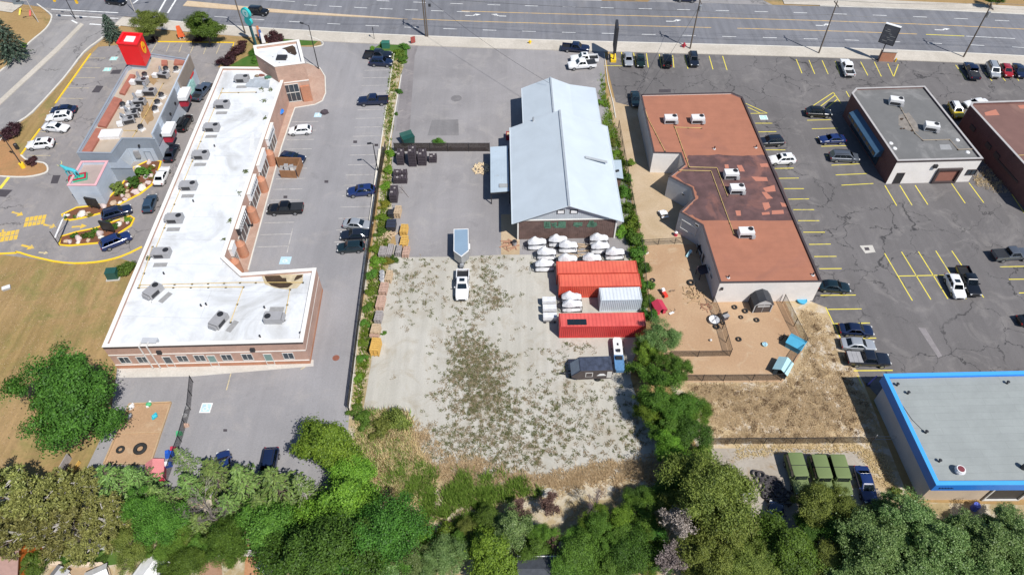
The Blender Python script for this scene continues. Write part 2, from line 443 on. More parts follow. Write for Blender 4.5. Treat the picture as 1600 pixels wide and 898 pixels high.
# lawn, wild ground and yards
sheet('lawn', [(-260, 392), (0, 396), (50, 402), (110, 412), (190, 402), (222, 388), (300, 380), (190, 590), (150, 740), (60, 775), (-260, 800)], 0.006, m_lawn)
sheet('wild_ground', [(-400, 740), (140, 735), (545, 640), (640, 650), (700, 740), (1000, 730), (1110, 690), (1300, 780), (2000, 800), (2000, 1500), (-400, 1500)], 0.004, m_wild)
sheet('gravel_yard', [(596, 385), (1000, 385), (1012, 470), (1005, 520), (985, 590), (1020, 660), (1075, 735), (1000, 752), (900, 742), (830, 766), (760, 752), (700, 735), (650, 720), (632, 660), (560, 645), (580, 520)], 0.010, m_gravel, k=3)
def fray(pts, seed, m, z, n):
 rr = random.Random(seed); mb = MB()
 for k in range(n):
  i = rr.randrange(len(pts) - 1); u = rr.random(); x = pts[i][0] + (pts[i + 1][0] - pts[i][0]) * u; y = pts[i][1] + (pts[i + 1][1] - pts[i][1]) * u
  a, b = rr.uniform(6, 22), rr.uniform(3, 8); x += rr.uniform(-5, 5); y += rr.uniform(-7, 7)
  mb.face([(*p[:2], z + k * .00015) for p in W([(x + a * math.cos(t * .52) * rr.uniform(.5, 1.2), y + b * math.sin(t * .52) * rr.uniform(.5, 1.2)) for t in range(11, -1, -1)])])
 nm = 'loose_gravel' if m is m_gravel else 'rough_ground'; tags(link(nm, mb.mesh(nm, m)), kind='structure')
EDGE = [(632, 650), (640, 690), (650, 720), (700, 735), (760, 752), (830, 762), (900, 744), (1000, 748), (1060, 735)]
fray(EDGE, 5, m_wild, .0115, 26); fray([(x - 3, y + 12) for x, y in EDGE], 6, m_gravel, .0165, 22)
sheet('straw_field', [(1222, 465), (1287, 465), (1350, 600), (1440, 830), (1180, 760), (1090, 700), (1040, 585), (1230, 590)], 0.008, m_straw)
sheet('play_yard', [(950, 160), (985, 160), (1010, 280), (1100, 290), (1150, 470), (1226, 470), (1258, 542), (1222, 597), (1060, 597), (1040, 560), (1012, 470), (985, 300)], 0.012, m_sand)
sheet('dirt_path', [(950, 150), (978, 160), (1004, 166), (1060, 240), (1110, 300), (1110, 381), (1004, 383), (985, 300), (966, 225)], 0.016, m_path)
sheet('meadow_strip', [(613, 76), (640, 76), (622, 130), (612, 215), (612, 330), (610, 400), (588, 520), (566, 650), (540, 645), (560, 520), (590, 330), (598, 200)], 0.022, m_wild)
sheet('jeep_yard', [(1110, 700), (1240, 700), (1345, 705), (1380, 800), (1200, 850), (1090, 780)], 0.009, ground_mat('grey_dirt', (0.40, 0.36, 0.31), (0.34, 0.29, 0.23), 0.15, 3.0, third=(0.30, 0.21, 0.12)))

# main road: lanes measured from its near edge
_e = [(0, 2), (60, 10), (120, 18), (185, 26), (250, 32), (300, 36.5), (340, 39.5), (420, 45), (520, 50), (640, 54), (960, 65), (1280, 76), (1600, 87)]
_w = [Vector(G(*p)[:2]) for p in _e]
_c = np.polyfit([p.x for p in _w], [p.y for p in _w], 3)
def edge_y(x):
 if x < -125: return np.polyval(_c, -125) + (x + 125) * np.polyval(np.polyder(_c), -125)
 if x > 115: return np.polyval(_c, 115) + (x - 115) * np.polyval(np.polyder(_c), 115)
 return np.polyval(_c, x)
def road_pt(x, off):
 s = (edge_y(x + 0.5) - edge_y(x - 0.5)); n = Vector((-s, 1)).normalized()
 return Vector((x, edge_y(x))) + n * off
XS = [-420, -300, -200] + list(range(-150, 151, 10)) + [200, 300, 420]
def road_band(o0, o1, x0=-420, x1=420):
 xs = [x0] + [x for x in XS if x0 < x < x1] + [x1]
 return [road_pt(x, o0) for x in xs] + [road_pt(x, o1) for x in reversed(xs)]
road = sheet('road', road_band(0, 17.9), 0.020, m_road, world=True)
sheet('sidewalk', road_band(-4.0, -0.3, -88, 420), 0.135, m_walk, world=True)
kerb('kerb', [road_pt(x, -0.15) for x in XS if x >= -88], 0.3, 0.13, m_kerbc, world=True)
kerb('kerb', [road_pt(x, -4.05) for x in XS if x >= -70], 0.12, 0.12, m_walk, world=True)
sheet('sidewalk', road_band(-4.0, -0.3, -420, -113), 0.135, m_walk, world=True)
sheet('sidewalk', road_band(18.2, 21.6, 62, 420), 0.135, m_walk, world=True)
sheet('sidewalk', road_band(18.2, 21.6, -420, 28), 0.135, m_walk, world=True)
kerb('kerb', [road_pt(x, 18.05) for x in XS if x >= 62], 0.3, 0.13, m_kerbc, world=True)
kerb('kerb', [road_pt(x, 18.05) for x in XS if x <= 28], 0.3, 0.13, m_kerbc, world=True)
sheet('side_street', [road_pt(30, 17), road_pt(60, 17), road_pt(56, 22), road_pt(60, 80), road_pt(38, 80), road_pt(34, 22)], 0.016, m_side, world=True)
ZL = 0.026
def dash_row(off, x0, x1, step, ln, w, m, name='lane_dash'):
 x = x0
 while x < x1:
  a, b = road_pt(x, off), road_pt(x + ln, off)
  paint_bar(a, b, w, ZL, m, name, road, True); x += step
def lane_line(off, x0, x1, w, m, name='lane_line'):
 xs = [x0] + [x for x in XS if x0 < x < x1] + [x1]
 link(name, ribbon(MB(), [road_pt(x, off) for x in xs], w, ZL).mesh(name, m), road)
_x0 = G(702, 44).x
dash_row(3.35, _x0 - 9.0 * 6, 160, 8.75, 3.0, 0.16, p_whi)
dash_row(14.6, G(655, 4).x - 9 * 10, 160, 8.75, 3.0, 0.16, p_whi)
lane_line(6.95, G(640, 28).x, G(1109, 44).x, 0.22, p_cent)
lane_line(6.95, G(1150, 46).x, G(1430, 55).x, 0.22, p_cent)
lane_line(6.95, G(1444, 56).x, G(1503, 58).x, 0.22, p_yel)
lane_line(6.95, G(1505, 57).x, G(1580, 60).x, 0.16, p_whi)
lane_line(11.3, G(716, 17).x, 260, 0.22, p_cent)
dash_row(11.0, G(467, 8).x, G(715, 17).x, 6.0, 3.0, 0.16, p_whi)
lane_line(12.2, G(380, 0).x, G(450, 6).x, 0.14, p_whi)
# raised concrete median that tapers to the yellow line
md = [road_pt(x, 6.7) for x in (-77, -70, -60, -50, -40, -30, -24)] + [road_pt(x, o) for x, o in ((-30, 7.1), (-40, 7.5), (-50, 7.9), (-60, 8.3), (-70, 8.8), (-77, 9.0))]
o = link('median', MB().prism(md, 0.02, 0.15).mesh('median', ground_mat('median_concrete', (0.56, 0.42, 0.27), (0.60, 0.47, 0.33), 0.3, 3.0))); tags(o, kind='structure')
for a, b in (((208, 6), (216, 0)), ((247, 21), (259, 0)), ((262, 21), (275, 0))): paint_bar(a, b, 0.4, ZL, p_whi, 'crosswalk_line', road)
for a, b in (((80, 15), (185, 20.5)), ((88, 24), (185, 29.5))): paint_bar(a, b, 0.3, ZL, p_whi, 'crosswalk_line', road)
def turn_arrow(px, py, flip):
 c = G(px, py).xy; d = (road_pt(c.x + 1, 0) - road_pt(c.x, 0)).normalized() * flip; n = Vector((-d.y, d.x)) * flip
 f = lambda u, v: (*(c + d * u + n * v), ZL + 0.002)
 mb = MB()
 mb.face([f(-1.6, -0.12), f(0.2, -0.12), f(0.2, 0.12), f(-1.6, 0.12)][::flip])
 mb.face([f(0.2, -0.12), f(0.9, 0.45), f(0.7, 0.65), f(-0.1, 0.12)][::flip])
 mb.face([f(0.5, 0.9), f(1.9, 0.7), f(0.9, 0.1)][::-flip])
 link('turn_arrow', mb.mesh('turn_arrow', p_whi), road)
for p, s in (((738, 25), 1), ((780, 25.5), -1), ((1052, 34), 1), ((1286, 40.5), 1), ((1472, 47.5), 1)): turn_arrow(*p, s)

# side road on the left with its median
side = sheet('side_road', [(40, 0), (62, 9), (82, 28), (72, 45), (46, 67), (22, 92), (0, 112), (-120, 205), (-260, 310), (-160, 360), (0, 222), (25, 196), (52, 177), (100, 124), (132, 84), (159, 63), (172, 50), (195, 26)], 0.014, m_side)
kerb('kerb', [(58, 7), (76, 20), (81, 28), (72, 45), (46, 67), (22, 92), (0, 112), (-120, 205)], 0.3, 0.13, m_kerbc, k=3)
kerb('kerb', [(-160, 356), (0, 220), (25, 194), (51, 175), (100, 122), (131, 82), (158, 61), (171, 48), (190, 40)], 0.3, 0.13, m_kerbc, k=3)
o = link('median', MB().prism([p.xy for p in W([(126, 37), (131, 39), (94, 78), (40, 128), (0, 165), (-120, 280), (-130, 275), (0, 156), (40, 119), (90, 73)])], 0.012, 0.14).mesh('median', m_walk)); tags(o, kind='structure')
for a, b in (((112, 32), (121, 37)), ((140, 38), (172, 40))): paint_bar(a, b, 0.4, 0.022, p_whi, 'stop_line', side)
sheet('boulevard', [(0, 224), (26, 198), (53, 179), (101, 126), (133, 87), (160, 66), (150, 78), (142, 86), (87, 163), (62, 203), (33, 244), (0, 262), (-60, 275), (-120, 330)], 0.030, m_lawn)

# car parks
ff = sheet('restaurant_car_park', [(150, 74), (242, 66), (368, 67), (356, 102), (330, 175), (255, 425), (190, 404), (110, 414), (50, 404), (0, 398), (-260, 400), (-200, 290), (30, 250), (33, 243), (62, 203), (87, 162), (142, 85)], 0.026, m_ff)
strip = sheet('strip_mall_car_park', [(470, 64), (500, 57), (640, 61), (628, 72), (614, 80), (600, 190), (574, 400), (546, 640), (538, 775), (120, 775), (132, 738), (172, 655), (184, 570), (360, 420), (380, 330), (450, 110)], 0.024, m_strip)
yard = sheet('centre_car_park', [(640, 62), (960, 74), (944, 82), (946, 150), (986, 310), (998, 398), (785, 398), (720, 401), (622, 402), (612, 330), (612, 215), (624, 130), (634, 76)], 0.018, m_yard)
dark = sheet('east_car_park', [(958, 75), (1300, 87), (1600, 98), (2100, 116), (2400, 640), (1390, 640), (1345, 590), (1290, 480), (1190, 440), (1085, 200), (1003, 170), (985, 166), (962, 160), (950, 110), (948, 90)], 0.028, m_dark)
sheet('access_drive', [(1660, 640), (2300, 640), (2300, 900), (1600, 800)], 0.020, m_dark)
def patch(pts, par, z, m=m_patch, name='asphalt_patch'): return sheet(name, pts, z, m, parent=par, kind=None)
patch([(143, 145), (151, 134), (162, 135), (155, 145)], ff, 0.034)
patch([(83, 274), (95, 274), (90, 287), (79, 287)], ff, 0.034)
patch([(-2, 296), (20, 297), (9, 308), (-8, 307)], ff, 0.034)
patch([(176, 110), (191, 109), (187, 116), (172, 116)], ff, 0.034)
patch([(1030, 140), (1048, 140), (1048, 145), (1029, 145)], dark, 0.036)
patch([(1434, 511), (1446, 513), (1472, 556), (1466, 559)], dark, 0.036, mat('grey_patch', (0.22, 0.20, 0.20), 0.2, 1.0))
patch([(1343, 384), (1363, 383), (1368, 394), (1352, 396)], dark, 0.036, m_conc, 'drain_apron')
patch([(1350, 387), (1357, 386.5), (1359, 391), (1352, 391.5)], dark, 0.042, m_patch, 'drain_grate')
patch([(628, 66), (655, 68), (648, 88), (640, 205), (618, 205), (632, 90)], yard, 0.024, asphalt_mat('rough_asphalt', (0.24, 0.22, 0.22), (0.40, 0.36, 0.33), 0.2, 0.1, 0.12))
patch([(675, 188), (716, 187), (717, 212), (668, 212)], yard, 0.024, asphalt_mat('grey_yard_patch', (0.225, 0.215, 0.215), (0.30, 0.28, 0.27), 0.0))
for x, y in ((588, 227), (510, 284), (446, 308), (352, 672), (555, 222)):
 patch([(x - 3, y - 2), (x + 3, y - 2), (x + 3, y + 2), (x - 3, y + 2)], strip, 0.031, m_patch, 'drain_grate')
def disc(px, py, r, par, z, m, name):
 c = G(px, py); return link(name, MB().cyl(c.x, c.y, z - 0.01, z, r, n=16).mesh(name, m), par)
disc(525, 559, 0.5, strip, 0.034, mat('rusty_iron', (0.22, 0.08, 0.05), 0.3, 3), 'manhole_cover')
disc(713, 154, 1.1, yard, 0.026, mat('oil_stain', (0.17, 0.16, 0.16), 0.3, 1), 'oil_stain')
# stall lines
WL = 0.16
for a in [(971, 82, 973, 104), (990, 83, 994, 105), (1010, 84, 1013, 106), (1030, 85, 1034, 108), (1051, 87, 1053, 106), (1069, 87, 1075, 108), (1108, 88, 1114, 109), (1129, 88, 1136, 110), (944, 103, 972, 103.5), (1244, 93, 1253, 115), (1264, 94.5, 1273, 116), (1284.5, 95, 1294, 116.5), (1305, 96, 1312, 116), (1344.6, 97, 1356, 118.5), (1366, 97, 1377, 120), (1387, 100, 1396, 120), (1403.6, 101, 1396.5, 120), (1493, 102, 1510, 125), (1538, 113, 1550, 127), (1561, 115, 1571, 127), (1584, 115, 1592, 127),
   (1165, 162, 1199, 177.4), (1172.8, 177.7, 1199, 177.4), (1169, 168, 1187, 177), (1180, 193, 1207, 193), (1185, 206.5, 1213, 206), (1196, 234.6, 1227, 234.6), (1210.5, 263.6, 1240, 263), (1217, 279, 1248, 278.6), (1225, 295, 1256, 295), (1231.7, 311.5, 1264, 311), (1239.5, 327.8, 1272, 327.8), (1247, 345, 1280, 345), (1255, 363, 1289, 363), (1264, 382, 1298, 381.5), (1272, 401, 1307, 400.7), (1280, 420, 1315, 419.7), (1282, 461.5, 1337, 461), (1292, 483.3, 1346, 482.6), (1303, 505.7, 1359, 504.5), (1312.7, 529.7, 1369, 528), (1333.5, 579, 1394.7, 578.5), (1290, 480, 1314, 530), (1340, 587, 1347, 603),
   (1256, 175, 1302, 144.8), (1302, 144.8, 1314, 162), (1276, 171, 1305, 149), (1288, 172, 1309, 155), (1261, 188.4, 1298, 187.5), (1268.5, 201.7, 1309, 200.6), (1275.6, 215.8, 1318, 214.5), (1283, 229, 1323.5, 228), (1290, 243.6, 1335, 242), (1299, 258.5, 1343.5, 256.3), (1305.7, 273.7, 1355.8, 271.4), (1314.6, 289.7, 1364.7, 287), (1322, 143, 1327, 152),
   (1382.5, 290, 1401, 321.6), (1406, 290, 1425, 321), (1429.7, 289.7, 1449.7, 320), (1486.7, 287, 1508, 317.8), (1514, 286, 1537, 317), (1580.7, 303.7, 1601, 334), (1382, 395.8, 1425.5, 469.7), (1408.5, 393.5, 1454.4, 468), (1434.8, 393, 1481, 467), (1462, 392, 1509.4, 467), (1487, 392, 1537, 465), (1403.6, 431.4, 1475, 430), (1562, 417, 1612, 416), (1576, 436.5, 1625, 436), (1592, 457.7, 1640, 457)]:
 paint_bar(a[:2], a[2:], WL, 0.035, p_yel, 'stall_line', dark)
for a in [(246, 66.5, 236, 83), (266, 67, 260, 81), (285, 68, 280, 82), (304, 69, 297.5, 83), (324, 69, 318, 85), (344.6, 69, 338, 84.5)]: paint_bar(a[:2], a[2:], 0.13, 0.033, p_pale, 'stall_line', ff)
for k in range(10):
 t = k / 9; y = 91 + 152 * t * (0.88 + 0.12 * t); x = 138 + (32 - 138) * ((y - 91) / 152); L = 27 + 20 * t
 paint_bar((x, y), (x + L, y + 0.5), 0.12, 0.033, p_pale, 'stall_line', ff)
A, B = G(613, 90).xy, G(573, 392).xy; L = (B - A).length; d = (B - A) / L; nn = Vector((d.y, -d.x))
if nn.x > 0: nn = -nn
k = 2.0
while k < L:
 paint_bar(A + d * k + nn * 0.2, A + d * k + nn * 5.4, 0.12, 0.031, p_fade, 'stall_line', strip, True); k += 2.75
A, B = G(455, 186).xy, G(396, 396).xy; L = (B - A).length; d = (B - A) / L; nn = Vector((-d.y, d.x))
if nn.x < 0: nn = -nn
k = 1.0
while k < L:
 paint_bar(A + d * k + nn * 0.3, A + d * k + nn * 5.3, 0.12, 0.031, p_fade, 'stall_line', strip, True); k += 2.75
paint_bar(A + nn * 5.3 + d * 30, B + nn * 5.3, 0.12, 0.031, p_fade, 'stall_line', strip, True)
for a in ((362, 579, 354, 609), (470, 577, 478, 572)): paint_bar(a[:2], a[2:], 0.14, 0.031, p_pale, 'stall_line', strip)
def sign_panel(px, py, w, l, m, par, z, edge, rot=0.0):
 c = G(px, py); r = MB().box(c.x, c.y, z - .003, z, w, l, rot)
 o = link('bay_symbol', r.mesh('bay_symbol', edge), par)
 link('field', MB().box(c.x, c.y, z, z + .003, w - 0.3, l - 0.3, rot).mesh('field', m), o)
 mb = MB().torus((c.x - .08, c.y - .15, z + .004), 0.28, 0.05, 12, 4, squash=0.05); mb.box(c.x + .05, c.y + .3, z + .003, z + .006, .12, .5, rot + .3); mb.box(c.x + .25, c.y - .1, z + .003, z + .006, .4, .1, rot - .4)
 link('figure', mb.mesh('figure', p_whi), o)
sign_panel(322, 637, 1.45, 1.5, p_blue, strip, 0.034, p_whi)
sign_panel(446, 407, 1.7, 1.6, p_blue, strip, 0.034, p_blue)
sign_panel(497, 180, 1.4, 1.4, p_blue, strip, 0.034, p_blue)
sign_panel(1193, 184, 1.5, 1.4, p_teal, dark, 0.038, p_whi)
sign_panel(178, 92, 1.7, 1.5, p_teal, ff, 0.036, p_fade); sign_panel(168, 109, 1.7, 1.5, p_teal, ff, 0.036, p_fade)
def arrow(px, py, a, s, m=p_amber, par=None):
 c = G(px, py).xy; ca, sa = math.cos(a), math.sin(a)
 f = lambda u, v: (c.x + (u * ca - v * sa) * s, c.y + (u * sa + v * ca) * s, 0.036)
 mb = MB().face([f(-1, -.16), f(.2, -.16), f(.2, .16), f(-1, .16)]).face([f(.2, -.5), f(1, 0), f(.2, .5)])
 link('lane_arrow', mb.mesh('lane_arrow', m), par or ff)
for p, a, s in (((27.6, 334), -.35, 1.2), ((6, 365), -1.0, 1.1), ((78, 353), -.25, 1.2), ((43.6, 385.6), -.3, 1.25), ((124, 354), .12, 1.2)): arrow(*p, a, s)
arrow(68, 395, -.1, 0.8, p_pale)
def speed_bars(px, py, a):
 c = G(px, py).xy
 for i in range(5):
  for j in (-1, 1):
   u, v = (i - 2) * 0.66, j * 0.62
   x, y = c.x + u * math.cos(a) - v * math.sin(a), c.y + u * math.sin(a) + v * math.cos(a)
   link('lane_block', MB().box(x, y, 0.033, 0.037, 0.56, 1.1, a).mesh('lane_block', p_amber), ff)
speed_bars(55, 345, 0.25); speed_bars(12, 369, 0.25)
paint_bar((0, 295), (14, 277), 0.6, 0.036, p_yel, 'stop_line', ff)
# kerbs and planted islands
for nm, pts, kk, m in (('kerb', [(241, 66), (300, 66.5), (366, 67.5), (360, 85), (354, 103)], 0, p_kerb), ('kerb', [(142, 85), (87, 162)], 0, p_kerb), ('kerb', [(63, 202), (33, 243)], 0, p_kerb),
      ('kerb', [(-260, 399), (0, 397), (25, 394), (50, 401), (100, 411), (150, 410), (190, 401), (222, 386)], 3, p_kerb), ('kerb', [(33, 243), (45, 252), (68, 255), (75, 263), (70, 271), (40, 277), (0, 276)], 3, m_kerbc)):
 kerb(nm, pts, 0.28, 0.14, m, 0.02, k=kk)
islA = [(97, 336), (100, 343), (110, 344.5), (130, 341), (157, 334), (190, 318.5), (220, 303), (238, 289), (247, 270), (252, 253), (236, 250), (210, 262), (190, 290), (168, 312), (150, 322), (120, 325)]
islB = [(93, 383), (108, 384.5), (156, 380), (185, 366), (205, 353), (210, 342), (204, 338), (172, 349), (150, 357), (120, 363), (96, 370)]
for pts in (islA, islB):
 sheet('planting_bed', pts, 0.10, m_soil)
 kerb('kerb', pts, 0.28, 0.15, p_kerb, 0.02, closed=True)
sheet('planting_bed', [(0, 206), (20, 214), (33, 244), (45, 253), (68, 256), (75, 263), (70, 271), (40, 276), (-20, 278), (-60, 262)], 0.08, ground_mat('orange_mulch', (0.42, 0.22, 0.10), (0.34, 0.20, 0.09), 0.4, 3.0))
paving = sheet('paved_walk', [(452, 100), (484, 100), (500, 108), (508, 120), (509, 146), (504, 158), (492, 164), (460, 169), (456, 182), (440, 228), (395, 398), (388, 425), (345, 425), (380, 330), (430, 150)], 0.030, m_paver)
kerb('kerb', [(478, 98), (500, 107), (508, 120), (509, 146), (504, 158), (492, 164), (461, 169), (456, 183), (440, 230), (394, 399), (388, 422)], 0.2, 0.12, m_kerbc, 0.02)
kerb('kerb', [(616, 84), (600, 192), (594, 235)], 0.18, 0.14, m_kerbc, 0.02)
kerb('kerb', [(627, 118), (610, 216), (606, 240)], 0.18, 0.14, m_kerbc, 0.02)
kerb('kerb', [(594, 236), (571, 410), (545, 640)], 0.45, 0.5, mat('pale_retaining_concrete', (0.62, 0.58, 0.5), 0.2, 1), 0.0)
kerb('kerb', [(944, 84), (950, 130), (958, 162), (962, 185)], 0.14, 0.14, m_kerbc, 0.02)
sheet('planted_verge', [(428, 53), (448, 54.5), (478, 56), (500, 64), (503, 70), (494, 74), (420, 72), (360, 106), (340, 106), (380, 60)], 0.034, m_lawn)
sheet('green_verge', [(440, 55), (478, 56.5), (498, 64), (490, 71), (462, 72), (430, 66)], 0.040, m_grass)
sheet('green_verge', [(404, 75), (414, 80), (422, 104), (358, 104), (378, 92), (396, 84)], 0.040, m_grass)
sheet('green_verge', [(577, 80), (600, 66), (624, 63), (637, 64), (636, 90), (616, 92), (612, 80)], 0.040, m_grass)
kerb('kerb', [(490, 74), (504, 71), (502, 65), (480, 56)], 0.2, 0.12, m_kerbc, 0.02, k=3)
sheet('concrete_walk', [(184, 574), (490, 562), (490, 572), (300, 588), (184, 590)], 0.036, m_conc)
sheet('loading_apron', [(783, 335), (812, 335), (812, 398), (783, 398)], 0.026, m_path)
bx = [(203, 632), (268, 629), (236, 725), (163, 725)]
sheet('sand_box', bx, 0.05, m_sand)
# ------------------------------------------------------------------ buildings
m_glass = mat('window_glass', (0.03, 0.045, 0.06), 0.2, 1.0, 0.08, 0.0, spec=0.8)
m_frame = mat('pale_frame', (0.55, 0.53, 0.50), 0.1, 2.0, 0.6)
m_darkmetal = mat('dark_metal', (0.05, 0.05, 0.055), 0.2, 2.0, 0.5, 0.5)
m_grey = mat('unit_grey', (0.30, 0.295, 0.30), 0.12, 1.5, 0.55)
m_unitw = mat('unit_white', (0.66, 0.65, 0.64), 0.12, 1.5, 0.5)
m_black = mat('black_plastic', (0.02, 0.02, 0.022), 0.2, 2.0, 0.5)
m_galv = mat('galvanised', (0.42, 0.43, 0.44), 0.15, 2.0, 0.45, 0.5)
m_yellowpipe = mat('gas_pipe_yellow', (0.60, 0.43, 0.16), 0.15, 1.0, 0.6)
def brick_mat(name, c1, c2, mort, sx=0.22, sy=0.075):
 t = NT(name)
 br = t.n('ShaderNodeTexBrick', Scale=1.0); br.inputs['Brick Width'].default_value = sx; br.inputs['Row Height'].default_value = sy
 br.inputs['Mortar Size'].default_value = 0.008
 br.inputs['Color1'].default_value = rgb(c1); br.inputs['Color2'].default_value = rgb(c2); br.inputs['Mortar'].default_value = rgb(mort)
 sx_ = t.n('ShaderNodeSeparateXYZ'); t.l(t.co.outputs['Object'], sx_.inputs[0])
 cb = t.n('ShaderNodeCombineXYZ'); t.l(t.math('ADD', sx_.outputs[0], sx_.outputs[1]), cb.inputs[0]); t.l(sx_.outputs[2], cb.inputs[1])
 t.l(cb.outputs[0], br.inputs['Vector'])
 col = t.mix(1.0, br.outputs['Color'], t.ramp(t.noise(0.5, 6, 0.65), 0.3, 0.7, (.78, .78, .78, 1), (1.05, 1.05, 1.05, 1)), 'MULTIPLY')
 return t.done(col, 0.85)
b_pink = brick_mat('pink_brick', (0.44, 0.245, 0.185), (0.50, 0.30, 0.225), (0.45, 0.36, 0.30))
b_stone = brick_mat('tan_block', (0.50, 0.32, 0.24), (0.45, 0.28, 0.21), (0.48, 0.38, 0.31), 0.4, 0.2)
b_terra = brick_mat('terracotta_brick', (0.44, 0.165, 0.085), (0.50, 0.20, 0.11), (0.4, 0.28, 0.2))
b_brown = brick_mat('brown_brick', (0.135, 0.052, 0.045), (0.18, 0.075, 0.062), (0.16, 0.10, 0.09))
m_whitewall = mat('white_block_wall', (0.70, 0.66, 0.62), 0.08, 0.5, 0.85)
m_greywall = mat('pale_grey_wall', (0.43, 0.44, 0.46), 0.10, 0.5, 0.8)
m_tanwall = mat('tan_wall', (0.50, 0.40, 0.30), 0.1, 0.6, 0.85)
def roof_mat(name, c, dirt, d0=0.5, d1=0.75, amt=0.6, seam=None, seam_k=0.85, scale=0.12, var=0.06):
 t = NT(name)
 col = t.ramp(t.noise(0.5, 6, 0.6), 0.35, 0.65, rgb(c, 1 - var), rgb(c, 1 + var))
 d = t.ramp(t.noise(scale, 8, 0.68, 0.9), d0, d1)
 col = t.mix(t.math('MULTIPLY', d, amt), col, rgb(dirt))
 if seam:
  mp = t.n('ShaderNodeMapping'); t.l(t.co.outputs['Object'], mp.inputs['Vector']); mp.inputs['Rotation'].default_value = (0, 0, R(seam[1]))
  br = t.n('ShaderNodeTexBrick', Scale=1.0); br.inputs['Brick Width'].default_value = seam[2]; br.inputs['Row Height'].default_value = seam[0]
  br.inputs['Mortar Size'].default_value = 0.05; br.inputs['Mortar Smooth'].default_value = 0.6
  for k in ('Color1', 'Color2'): br.inputs[k].default_value = (1, 1, 1, 1)
  br.inputs['Color2'].default_value = (0.96, 0.96, 0.96, 1)
  br.inputs['Mortar'].default_value = rgb((1, 1, 1), seam_k); t.l(mp.outputs[0], br.inputs['Vector'])
  col = t.mix(1.0, col, br.outputs['Color'], 'MULTIPLY')
 col = t.mix(1.0, col, t.ramp(t.noise(7, 3, 0.7), 0.3, 0.7, (.93, .93, .93, 1), (1, 1, 1, 1)), 'MULTIPLY')
 return t.done(col, 0.8)
r_white = roof_mat('white_membrane', (0.66, 0.675, 0.69), (0.38, 0.375, 0.36), 0.47, 0.72, 0.85, (5.0, 2, 60), 0.78)
r_red = roof_mat('red_felt_roof', (0.35, 0.142, 0.085), (0.21, 0.095, 0.075), 0.56, 0.85, 0.7, (1.0, 0, 14), 0.93)
r_redworn = roof_mat('worn_red_felt', (0.105, 0.056, 0.054), (0.28, 0.12, 0.088), 0.54, 0.68, 0.6, None, 1, 0.16, 0.25)
r_grey = roof_mat('grey_gravel_roof', (0.150, 0.148, 0.145), (0.32, 0.31, 0.30), 0.54, 0.72, 0.6, (2.2, 62, 50), 0.9)
r_brown = roof_mat('brown_felt_roof', (0.17, 0.09, 0.075), (0.29, 0.17, 0.13), 0.5, 0.72, 0.6)
r_blue = roof_mat('pale_grey_felt', (0.28, 0.30, 0.29), (0.31, 0.31, 0.29), 0.58, 0.85, 0.5, (1.0, -1.5, 7), 0.88)
r_ff = roof_mat('tan_gravel_roof', (0.42, 0.345, 0.27), (0.30, 0.20, 0.10), 0.53, 0.72, 0.7)
m_coping = mat('white_coping', (0.72, 0.69, 0.64), 0.06, 1.0, 0.6)
m_gcoping = mat('grey_coping', (0.40, 0.38, 0.37), 0.12, 1.0, 0.6)
m_dcoping = mat('dark_coping', (0.06, 0.045, 0.045), 0.1, 1.0, 0.5)
m_pinkcop = mat('pink_coping', (0.66, 0.36, 0.38), 0.1, 1.0, 0.6)
def shell(t, poly, h, wall_mats, roof_m, cop_m, par=0.45, cw=0.3, inner=None, z0=0.0, skip=()):
 """walls (one part per face), sunken roof deck, parapet coping"""
 n = len(poly); L = t.loc
 a = sum(poly[i][0] * poly[(i + 1) % n][1] - poly[(i + 1) % n][0] * poly[i][1] for i in range(n)); sg = 1 if a > 0 else -1
 inn = inset(poly, cw)
 for i in range(n):
  if i in skip: continue
  p, q, pi, qi = poly[i], poly[(i + 1) % n], inn[i], inn[(i + 1) % n]
  mb = MB().add([(p[0], p[1], z0), (q[0], q[1], z0), (q[0], q[1], h), (p[0], p[1], h), (pi[0], pi[1], z0), (qi[0], qi[1], z0), (qi[0], qi[1], h), (pi[0], pi[1], h)],
      [(0, 1, 2, 3), (5, 4, 7, 6), (3, 2, 6, 7), (1, 0, 4, 5)] if sg > 0 else [(1, 0, 3, 2), (4, 5, 6, 7), (2, 3, 7, 6), (0, 1, 5, 4)])
  t.part('wall', mb, wall_mats[i] if isinstance(wall_mats, (list, tuple)) else wall_mats, world=True)
 roof = t.part('roof', MB().prism(inset(poly, cw - 0.02), h - par - 0.2, h - par), roof_m, world=True)
 t.part('coping', MB().ring([v for v in inset(poly, -0.06)], [v for v in inset(poly, cw + 0.05)], h, h + 0.07), cop_m, world=True)
 return roof
